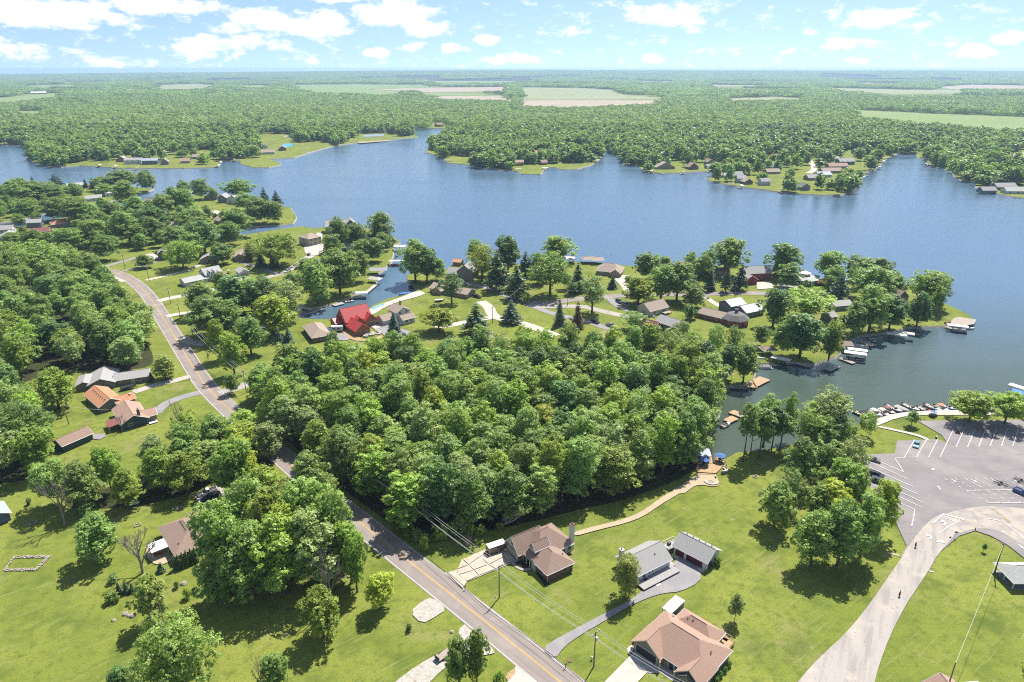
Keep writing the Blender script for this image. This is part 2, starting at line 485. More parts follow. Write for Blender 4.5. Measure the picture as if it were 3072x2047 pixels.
# ================================================================ the setting: lake, ground, roads
LAKE = [(223.1,230.6),(176.6,229.3),(162.5,229.3),(148.4,227.7),(135.2,225.1),(118.3,216.7),(100.1,207.1),(88.87,202.6),(83.45,201.7),(75.29,200.2),(71.14,196.8),(67.22,193.1),(63.83,193.5),(63.58,198.1),(67.39,206.2),(72.59,216.7),(77.87,226.9),(80.57,236.4),(82.52,244.3),(85.68,249.7),(94.65,251.6),(100.7,257.7),(104.3,266.0),(106.9,274.5),(115.7,273.8),(123.8,275.2),(131.2,273.1),(134.5,275.2),(144.8,281.2),(152.5,289.7),(160.2,300.4),(169.0,307.7),(177.0,309.5),(184.7,312.2),(197.8,319.6),(205.2,319.6),(216.0,321.0),(226.2,322.9),(237.9,330.2),(240.3,336.8),(240.1,343.6),(239.5,352.9),(236.9,359.2),(240.6,374.8),(237.7,387.0),(229.4,397.8),(208.5,400.6),(186.6,406.3),(182.1,418.1),(167.9,428.1),(151.8,435.4),(123.7,435.4),(101.8,435.4),(80.09,432.9),(71.30,437.0),(54.88,443.6),(40.52,445.3),(27.66,443.6),(5.30,438.6),(-16.67,435.4),(-30.03,438.6),(-39.09,438.6),(-43.50,424.2),(-51.86,416.6),(-62.60,418.1),(-66.71,411.4),(-63.72,399.2),(-60.56,391.0),(-55.34,379.9),(-63.34,371.1),(-70.59,365.7),(-77.15,352.9),(-78.17,345.3),(-83.35,337.8),(-91.68,331.7),(-102.2,331.7),(-110.5,333.7),(-111.7,342.0),(-102.3,352.4),(-97.48,355.8),(-92.55,365.7),(-84.20,380.5),(-83.19,384.4),(-81.58,399.2),(-85.96,408.4),(-82.58,423.4),(-80.16,438.6),(-81.77,461.1),(-85.39,489.7),(-82.64,498.9),(-85.59,508.5),(-90.79,517.2),(-100.4,540.4),(-116.6,545.3),(-134.6,550.2),(-153.5,552.7),(-161.1,547.7),(-172.7,555.3),(-189.5,542.8),(-207.9,524.0),(-225.8,533.3),(-220.9,550.2),(-191.4,559.1),(-182.6,565.6),(-185.4,584.5),(-188.7,595.9),(-205.0,635.7),(-222.3,649.0),(-261.6,696.0),(-294.9,707.7),(-319.2,703.8),(-341.5,707.7),(-354.6,692.1),(-362.0,673.5),(-369.3,610.6),(-396.0,581.7),(-406.4,542.8),(-441.1,528.6),(-453.8,545.3),(-424.7,573.5),(-418.2,607.6),(-394.0,649.0),(-385.4,699.9),(-381.8,719.9),(-384.1,741.0),(-402.1,749.7),(-448.5,772.5),(-499.2,772.5),(-562.1,758.7),(-664.4,749.7),(-1040,1201),(-870.1,1201),(-813.6,1185),(-697.6,1012),(-657.8,963),(-600.9,913),(-577.2,932),(-533.9,919),(-506.9,906),(-470.1,906),(-425.9,906),(-386.9,919),(-404.3,978),(-383.4,985),(-368.2,949),(-339.9,913),(-317.6,913),(-308.9,939),(-327.1,978),(-348.5,1000),(-315.8,1020),(-312.9,1083),(-300.5,1174),(-275.0,1229),(-243.4,1258),(-176.5,1346),(-195.8,1410),(-233.6,1440),(-271.5,1464),(-321.2,1622),(-361.8,1782),(-324.8,1919),(-287.6,1817),(-243.1,1622),(-198.4,1566),(-174.4,1548),(-117.4,1530),(-112.9,1488),(-125.7,1403),(-130.3,1270),(-137.0,1179),(-136.5,1101),(-121.2,1061),(-103.0,1028),(-89.00,963),(-58.20,939),(-45.75,913),(-19.35,899.9),(5.88,878.5),(11.06,855.1),(35.01,849.5),(39.09,878.5),(45.32,913),(56.21,913),(64.07,893.6),(84.71,899.9),(107.0,939),(123.2,993),(134.2,1044),(139.8,1120),(152.7,1129),(155.2,1120),(151.9,1061),(157.2,1012),(150.2,949),(166.9,926),(167.0,872.5),(183.9,860.9),(213.3,866.6),(239.6,878.5),(258.0,887.5),(298.8,932),(294.3,906),(255.6,866.6),(226.3,809.3),(237.4,777.3),(254.4,752.0),(274.7,730.3),(294.3,711.7),(318.9,703.8),(334.9,703.8),(353.9,719.9),(388.2,777.3),(441.1,866.6),(460.9,887.5),(536.4,1004),(589.3,1074),(612.0,1065),(588.2,1016),(593.2,1004),(552.2,929),(558.2,903),(554.0,881.5),(527.5,827.6),(519.6,801.7),(525.7,784.4),(509.0,761.0),(500.4,738.8),(501.1,713.8),(505.3,694.1),(511.8,686.5),(586.6,645.6)]

def inside(p, poly):
 x, y = p[0], p[1]
 c = False
 j = len(poly) - 1
 for i in range(len(poly)):
  xi, yi = poly[i][0], poly[i][1]
  xj, yj = poly[j][0], poly[j][1]
  if (yi > y) != (yj > y) and x < (xj - xi) * (y - yi) / (yj - yi) + xi:
   c = not c
  j = i
 return c

def inside_np(X, Y, poly):
 c = np.zeros(X.shape, bool)
 j = len(poly) - 1
 for i in range(len(poly)):
  xi, yi = poly[i][0], poly[i][1]
  xj, yj = poly[j][0], poly[j][1]
  if yi != yj:
   c ^= ((yi > Y) != (yj > Y)) & (X < (xj - xi) * (Y - yi) / (yj - yi) + xi)
  j = i
 return c

def soften(poly, step=7.0, seed=3, amp=0.5):
 """resample an outline and roughen it a little"""
 rnd = random.Random(seed)
 out = []
 n = len(poly)
 for i in range(n):
  a, b = Vector(poly[i][:2]), Vector(poly[(i + 1) % n][:2])
  k = max(1, int((b - a).length / step)) if (b - a).length < 400 else 1
  for q in range(k):
   p = a.lerp(b, q / k)
   s = amp if q else amp * 0.3
   out.append((p.x + rnd.uniform(-s, s), p.y + rnd.uniform(-s, s)))
 return out

def chaikin(pts, closed=False, it=2):
 pts = [Vector(p[:2]) for p in pts]
 for _ in range(it):
  out = []
  n = len(pts)
  rng = range(n if closed else n - 1)
  if not closed:
   out.append(pts[0])
  for i in rng:
   a, b = pts[i], pts[(i + 1) % n]
   out += [a.lerp(b, 0.25), a.lerp(b, 0.75)]
  if not closed:
   out.append(pts[-1])
  pts = out
 return [(p.x, p.y) for p in pts]

lake_line = soften(LAKE)

def area2(p):
 return sum(p[i][0] * p[(i + 1) % len(p)][1] - p[(i + 1) % len(p)][0] * p[i][1] for i in range(len(p)))

if area2(lake_line) < 0:
 lake_line.reverse()
# bank: offset outwards from the waterline to the top of the bank
nL = len(lake_line)
bank_top, bank_foot = [], []
for i in range(nL):
 a, b = Vector(lake_line[i - 1]), Vector(lake_line[(i + 1) % nL])
 d = (b - a)
 d = d.normalized() if d.length > 1e-6 else Vector((1, 0))
 nrm = Vector((d.y, -d.x))
 p = Vector(lake_line[i])
 bank_top.append(tuple(p + nrm * 0.7))
 bank_foot.append(tuple(p - nrm * 0.9))

GX, GY0, GY1 = 13000.0, -400.0, 13500.0
outer = [(-GX, GY0), (GX, GY0), (GX, GY1), (-GX, GY1)]
pts = [Vector(p) for p in outer] + [Vector(p) for p in bank_top]
edges = [(0, 1), (1, 2), (2, 3), (3, 0)] + [(4 + i, 4 + (i + 1) % nL) for i in range(nL)]
cv, ce, cf, *_ = delaunay_2d_cdt(pts, edges, [], 0, 1e-4)
mb = MB()
mb.v = [(v.x, v.y, 0.0) for v in cv]
for f in cf:
 c = sum((cv[k] for k in f), Vector((0, 0))) / len(f)
 if not inside(c, bank_top):
  mb.f.append(tuple(f))
ground = kind(mb.build('ground', M['grass']), 'structure', 'mown lawns and grassland around the lake')
# bank of stones and soil all round the lake
mb = MB()
rings = [(bank_top, 0.0), (lake_line, WATER + 0.1), (bank_foot, WATER - 1.2)]
for r_, z_ in rings:
 mb.v += [(p[0], p[1], z_) for p in r_]
for k in range(2):
 for i in range(nL):
  j = (i + 1) % nL
  mb.f.append((k * nL + i, k * nL + j, (k + 1) * nL + j, (k + 1) * nL + i))
kind(mb.build('lake_bank', M['riprap']), 'structure', 'stony bank round the lake shore')

# water
m = bpy.data.materials.new('lake_water')
m.use_nodes = True
nt = m.node_tree
bs = nt.nodes['Principled BSDF']
wr = nt.nodes.new('ShaderNodeTexNoise')          # wind-ruffled and calm patches
wr.inputs['Scale'].default_value = 0.011
wr.inputs['Detail'].default_value = 4
wm = nt.nodes.new('ShaderNodeMapping')
wm.inputs['Scale'].default_value = (0.35, 1.8, 1)
wt = nt.nodes.new('ShaderNodeTexCoord')
nt.links.new(wt.outputs['Object'], wm.inputs[0])
nt.links.new(wm.outputs[0], wr.inputs['Vector'])
wv_ = nt.nodes.new('ShaderNodeMapRange')
wv_.inputs['From Min'].default_value = 0.38
wv_.inputs['From Max'].default_value = 0.64
wv_.inputs['To Min'].default_value = 0.06
wv_.inputs['To Max'].default_value = 0.24
nt.links.new(wr.outputs[0], wv_.inputs['Value'])
nt.links.new(wv_.outputs[0], bs.inputs['Roughness'])
bs.inputs['IOR'].default_value = 1.33
bs.inputs['Specular IOR Level'].default_value = 0.5
tc = nt.nodes.new('ShaderNodeTexCoord')
# the canals and the channel are shallow and green with algae, the open lake is deep and blue
sx = nt.nodes.new('ShaderNodeSeparateXYZ')
nt.links.new(tc.outputs['Object'], sx.inputs[0])
deep = nt.nodes.new('ShaderNodeMapRange')
deep.interpolation_type = 'SMOOTHSTEP'
deep.inputs['From Min'].default_value = 215.0
deep.inputs['From Max'].default_value = 420.0
nt.links.new(sx.outputs[1], deep.inputs['Value'])
wc = nt.nodes.new('ShaderNodeMix')
wc.data_type = 'RGBA'
wc.inputs[6].default_value = (0.050, 0.070, 0.048, 1)
wc.inputs[7].default_value = (0.070, 0.122, 0.182, 1)
nt.links.new(deep.outputs[0], wc.inputs['Factor'])
nt.links.new(wc.outputs[2], bs.inputs['Base Color'])
prev = None
for sc_, st_, di_, rot_, stretch_ in ((0.9, 0.30, 0.25, 0.5, (1, 2.2, 1)), (0.22, 0.22, 0.7, 0.9, (1, 2.6, 1)), (0.012, 0.10, 4.0, 0.2, (0.5, 1.6, 1))):
 mp = nt.nodes.new('ShaderNodeMapping')
 mp.inputs['Rotation'].default_value = (0, 0, rot_)
 mp.inputs['Scale'].default_value = stretch_
 nt.links.new(tc.outputs['Object'], mp.inputs[0])
 nz = nt.nodes.new('ShaderNodeTexNoise')
 nz.inputs['Scale'].default_value = sc_
 nz.inputs['Detail'].default_value = 3
 nt.links.new(mp.outputs[0], nz.inputs['Vector'])
 bp = nt.nodes.new('ShaderNodeBump')
 bp.inputs['Strength'].default_value = st_
 bp.inputs['Distance'].default_value = di_
 nt.links.new(nz.outputs[0], bp.inputs['Height'])
 if prev is not None:
  nt.links.new(prev, bp.inputs['Normal'])
 prev = bp.outputs[0]
nt.links.new(prev, bs.inputs['Normal'])
MATS['lake_water'] = m
xs = [p[0] for p in bank_foot]
ys = [p[1] for p in bank_foot]
mb = MB()
mb.face([(min(xs) - 1, min(ys) - 1, WATER), (max(xs) + 1, min(ys) - 1, WATER), (max(xs) + 1, max(ys) + 1, WATER), (min(xs) - 1, max(ys) + 1, WATER)])
kind(mb.build('lake', m), 'structure', 'blue lake with light ripples')

LAYER = [0.012]

def sheet(name, poly, m, z=None, parent=None, smooth_it=0, label=None, knd='structure'):
 """a thin paved or planted sheet on the ground, with its own level"""
 if smooth_it:
  poly = chaikin(poly, True, smooth_it)
 if z is None:
  LAYER[0] += 0.004
  z = LAYER[0]
 ps = [Vector(p[:2]) for p in poly]
 v, e, f, *_ = delaunay_2d_cdt(ps, [(i, (i + 1) % len(ps)) for i in range(len(ps))], [], 1, 1e-5)
 mb = MB()
 mb.v = [(p.x, p.y, z) for p in v]
 mb.f = [tuple(q) for q in f]
 o = mb.build(name, M[m] if isinstance(m, str) else m, parent)
 if parent is None:
  kind(o, knd, label)
 return o

def ribbon_pts(line, width, off=0.0):
 n = len(line)
 out = []
 for i in range(n):
  a, b = Vector(line[max(0, i - 1)]), Vector(line[min(n - 1, i + 1)])
  d = (b - a).normalized()
  nr = Vector((-d.y, d.x))
  p = Vector(line[i])
  w = width[i] if isinstance(width, (list, tuple)) else width
  out.append((p + nr * (off + w / 2), p + nr * (off - w / 2)))
 return out

def ribbon(name, line, width, m, z=None, it=2, off=0.0, parent=None, label=None):
 ln = chaikin(line, False, it) if it else [tuple(p[:2]) for p in line]
 if z is None:
  LAYER[0] += 0.004
  z = LAYER[0]
 mb = MB()
 rp = ribbon_pts([Vector(p) for p in ln], width, off)
 for i in range(len(rp) - 1):
  (a, b), (c, d) = rp[i], rp[i + 1]
  mb.face([(a.x, a.y, z), (b.x, b.y, z), (d.x, d.y, z), (c.x, c.y, z)])
 o = mb.build(name, M[m], parent)
 if parent is None:
  kind(o, 'structure', label)
 return o

# ---- forest floor under the woods
WOODS = {
 'central': [(-90.36,222.5),(-64.80,191.9),(-44.76,170.3),(-29.93,157.2),(-16.42,155.3),(-0.80,159.1),(19.56,167.3),(35.76,172.9),(57.31,186.2),(63.07,196.7),(71.11,211.2),(77.55,227.6),(79.94,240.3),(78.48,265.1),(61.45,272.9),(23.46,272.9),(-14.36,269.2),(-51.17,264.7),(-77.07,264.7),(-94.19,254.3),(-97.73,238.4)],
 'left': [(-410.4,434.7),(-335.8,422.2),(-305.5,414.2),(-275.0,404.7),(-253.4,397.3),(-219.6,362.1),(-185.7,317.5),(-159.2,280.7),(-156.1,267.4),(-185.5,266.5),(-197.5,262.0),(-199.7,254.3),(-214.7,250.1),(-275.6,267.4)],
 'south': [(-134.2,168.8),(-127.5,177.3),(-120.3,181.3),(-108.6,197.8),(-94.24,210.3),(-76.66,193.5),(-80.34,187.5),(-91.99,181.8),(-99.52,174.3),(-108.9,169.4),(-121.9,167.3)],
 'corner': [(-84.88,165.6),(-82.78,178.9),(-73.57,183.7),(-66.40,187.5),(-55.64,177.7),(-43.37,163.5),(-38.45,151.0),(-38.30,141.5),(-44.81,138.3),(-58.88,137.5),(-72.67,139.1),(-80.91,148.3)],
 'west': [(-239.6,246.1),(-200.0,244.2),(-180.5,227.6),(-158.7,202.3),(-149.2,186.2),(-154.2,181.3),(-185.6,176.6)],
 'park': [(97.53,196.7),(112.9,205.2),(116.1,202.3),(111.9,188.7),(105.9,172.0),(98.07,163.5),(88.01,157.6),(88.12,169.9)],
}
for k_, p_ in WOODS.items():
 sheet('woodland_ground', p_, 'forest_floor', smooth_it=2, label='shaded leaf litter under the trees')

# ---- main road with its lines
road_line = [(-344.2,466.4),(-314.1,455.5),(-289.9,441.7),(-270.5,427.8),(-251.4,418.4),(-230.6,399.4),(-213.5,379.3),(-198.0,358.0),(-180.2,332.0),(-166.2,311.4),(-152.1,290.9),(-137.6,269.7),(-123.5,249.5),(-104.5,227.6),(-82.01,202.9),(-58.88,177.5),(-37.09,155.0),(-20.33,138.1),(-4.63,122.2),(9.85,107.2),(21.10,95.71)]
road = ribbon('main_road', road_line, 7.9, 'asphalt', label='grey two-lane road running diagonally past the houses')
RZ = LAYER[0] + 0.006
ribbon('edge_line', road_line, 0.13, 'line_white', RZ, off=3.55, parent=road)
ribbon('edge_line', road_line, 0.13, 'line_white', RZ, off=-3.55, parent=road)
ribbon('centre_line', road_line, 0.13, 'line_yellow', RZ, off=0.13, parent=road)
ribbon('centre_line', road_line, 0.13, 'line_yellow', RZ, off=-0.13, parent=road)

# ---- smaller roads and drives (centre line, width, material, label)
DRIVES = [
 ('road', [(-116.1,244.2),(-111.4,250.1),(-102.5,257.7),(-94.77,262.0),(-88.94,267.4)], 5.5, 'pale_asphalt', 'pale side road running into the wood from the junction'),
 ('road', [(-126.1,316.9),(-121.5,329.5),(-115.3,338.4),(-114.0,352.5)], 4.0, 'pale_concrete', 'short lane behind the spruces by the canal'),
 ('lane', [(-223.4,400.8),(-217.1,408.0),(-209.5,419.0),(-206.5,426.8),(-205.3,437.3),(-198.5,446.4)], 3.4, 'pale_concrete', 'lane curving to the tan house behind the farmhouse'),
 ('lane', [(-265.3,432.7),(-260.7,444.6),(-256.8,454.0),(-253.8,461.7)], 4.0, 'drive_asphalt', 'asphalt drive to the blue-gray house'),
 ('lane', [(-248.2,421.0),(-242.6,429.9),(-239.6,439.1),(-237.5,444.6)], 3.0, 'drive_asphalt', 'lower asphalt drive under the plum tree'),
 ('lane', [(-196.5,360.4),(-192.3,366.1),(-184.8,371.3),(-178.1,379.0),(-168.6,384.6),(-160.4,394.8),(-150.9,405.5)], 5.5, 'pale_concrete', 'lane from the road past the white farmhouse'),
 ('lane', [(-160.4,394.8),(-151.4,407.0),(-144.0,415.1),(-141.4,437.3),(-139.5,461.7),(-137.7,473.9)], 5.0, 'pale_asphalt', 'road to the cul-de-sac on the peninsula'),
 ('lane', [(-180.3,335.4),(-175.8,338.8),(-169.7,342.2),(-162.9,348.1)], 4.5, 'pale_concrete', 'gravel drive into the roadside trees'),
 ('lane', [(-159.3,305.5),(-149.8,298.1),(-143.6,296.2)], 5.5, 'gravel', 'gravel pull-in beside the pole'),
 ('lane', [(-182.1,442.7),(-168.2,432.0),(-155.1,421.0),(-147.9,415.7)], 3.2, 'drive_asphalt', 'asphalt drive to the tan brick house'),
 ('lane', [(-269.8,434.8),(-249.8,408.6),(-235.1,397.8)], 3.0, 'pale_concrete', 'short drive at the bend'),
 ('lane', [(-151.0,245.5),(-147.7,249.6),(-144.0,253.3),(-139.8,256.0),(-137.3,258.7),(-134.8,260.4)], 4.0, 'gravel', 'gravel drive past the covered boat'),
 ('lane', [(-124.5,245.0),(-127.2,243.0),(-130.7,240.0),(-133.3,236.2),(-133.8,231.1),(-133.4,227.4)], 4.2, 'drive_asphalt', 'curved asphalt drive to the brown house'),
 ('road', [(-31.17,395.8),(-20.42,389.9),(-11.58,381.3),(-1.41,367.7),(6.60,357.5),(12.74,350.1),(20.08,340.7),(28.74,333.9),(37.32,329.5),(45.06,320.0),(50.15,314.9)], 4.6, 'drive_asphalt', 'asphalt lane curving through the central lawns'),
 ('road', [(21.14,307.1),(13.11,316.9),(4.61,325.2),(-4.26,330.6),(-10.36,336.1),(-12.31,350.1),(-17.42,360.0)], 6.0, 'pale_concrete', 'pale road between the lawns'),
 ('road', [(-10.30,333.9),(-21.93,327.4),(-30.36,322.1),(-38.76,319.0)], 5.0, 'pale_concrete', 'drive to the white house by the canal'),
 ('road', [(8.58,357.5),(19.68,356.2),(32.09,362.5),(46.25,366.4),(58.13,369.8),(78.44,373.1),(94.70,371.7),(111.6,373.1),(128.8,375.2),(145.1,374.4),(156.1,370.4)], 7.0, 'asphalt', 'grey road along the middle of the peninsula'),
 ('road', [(8.47,352.5),(20.94,350.1),(37.61,352.5),(48.24,343.0),(59.31,335.0)], 5.5, 'pale_asphalt', 'side road between the lawns'),
 ('road', [(59.31,335.0),(66.07,330.6),(69.53,325.2)], 5.0, 'pale_asphalt', 'drive to the gray barn'),
 ('lane', [(55.03,365.1),(56.06,355.0),(59.72,347.7),(64.77,340.7)], 4.0, 'drive_asphalt', 'curved drive with two cars'),
 ('lane', [(109.3,369.0),(110.5,360.0),(112.9,351.3),(115.4,346.5)], 3.6, 'pale_concrete', 'curving concrete drive to the gray house'),
 ('lane', [(71.12,411.3),(66.10,395.8),(66.91,384.1),(67.28,375.8)], 4.5, 'pale_concrete', 'concrete drive of the tan lake house'),
 ('road', [(-141.2,450.2),(-138.4,457.8),(-137.7,473.9),(-140.2,495.5)], 6.0, 'pale_concrete', 'end of the peninsula road'),
 ('road', [(-286.9,603.7),(-281.3,623.3),(-260.5,610.1),(-262.9,591.3)], 9.0, 'pale_concrete', 'cul-de-sac on the far spit'),
 ('road', [(-458.1,658.7),(-461.2,637.0),(-458.4,610.1)], 5.0, 'pale_concrete', 'shore road at the frame edge'),
 ('road', [(-343.6,493.3),(-338.6,502.1)], 5.0, 'pale_concrete', 'short road by the red-roofed house'),
 ('road', [(-364.3,497.7),(-378.7,516.0)], 5.0, 'drive_asphalt', 'drive beside the white house'),
 ('road', [(-374.8,546.0),(-349.3,516.0)], 5.0, 'drive_asphalt', 'drive beside the red cabin'),
 ('road', [(-9.06,2493),(-3.67,2882),(2.33,3411)], 12.0, 'pale_concrete', 'straight pale farm road'),
 ('road', [(2.33,3411),(6.29,4310),(10.52,5156)], 9.0, 'field_tan', 'far end of the straight farm road'),
 ('road', [(-500.0,1382),(-542.1,1515),(-591.2,1676)], 9.0, 'pale_concrete', 'pale road behind the green point'),
 ('road', [(-690.8,1553),(-626.4,1413)], 8.0, 'pale_concrete', 'glimpse of a road in the woods'),
 ('road', [(422.8,1002),(407.6,947),(383.9,884.8),(365.6,859.5)], 7.0, 'pale_concrete', 'pale street between the far houses'),
 ('road', [(645.6,901),(618.0,849.8),(593.5,804.2)], 8.0, 'pale_concrete', 'street behind the far shore houses'),
]
for (n_, ln, w_, m_, lb) in DRIVES:
 ribbon(n_, ln, w_, m_, label=lb)

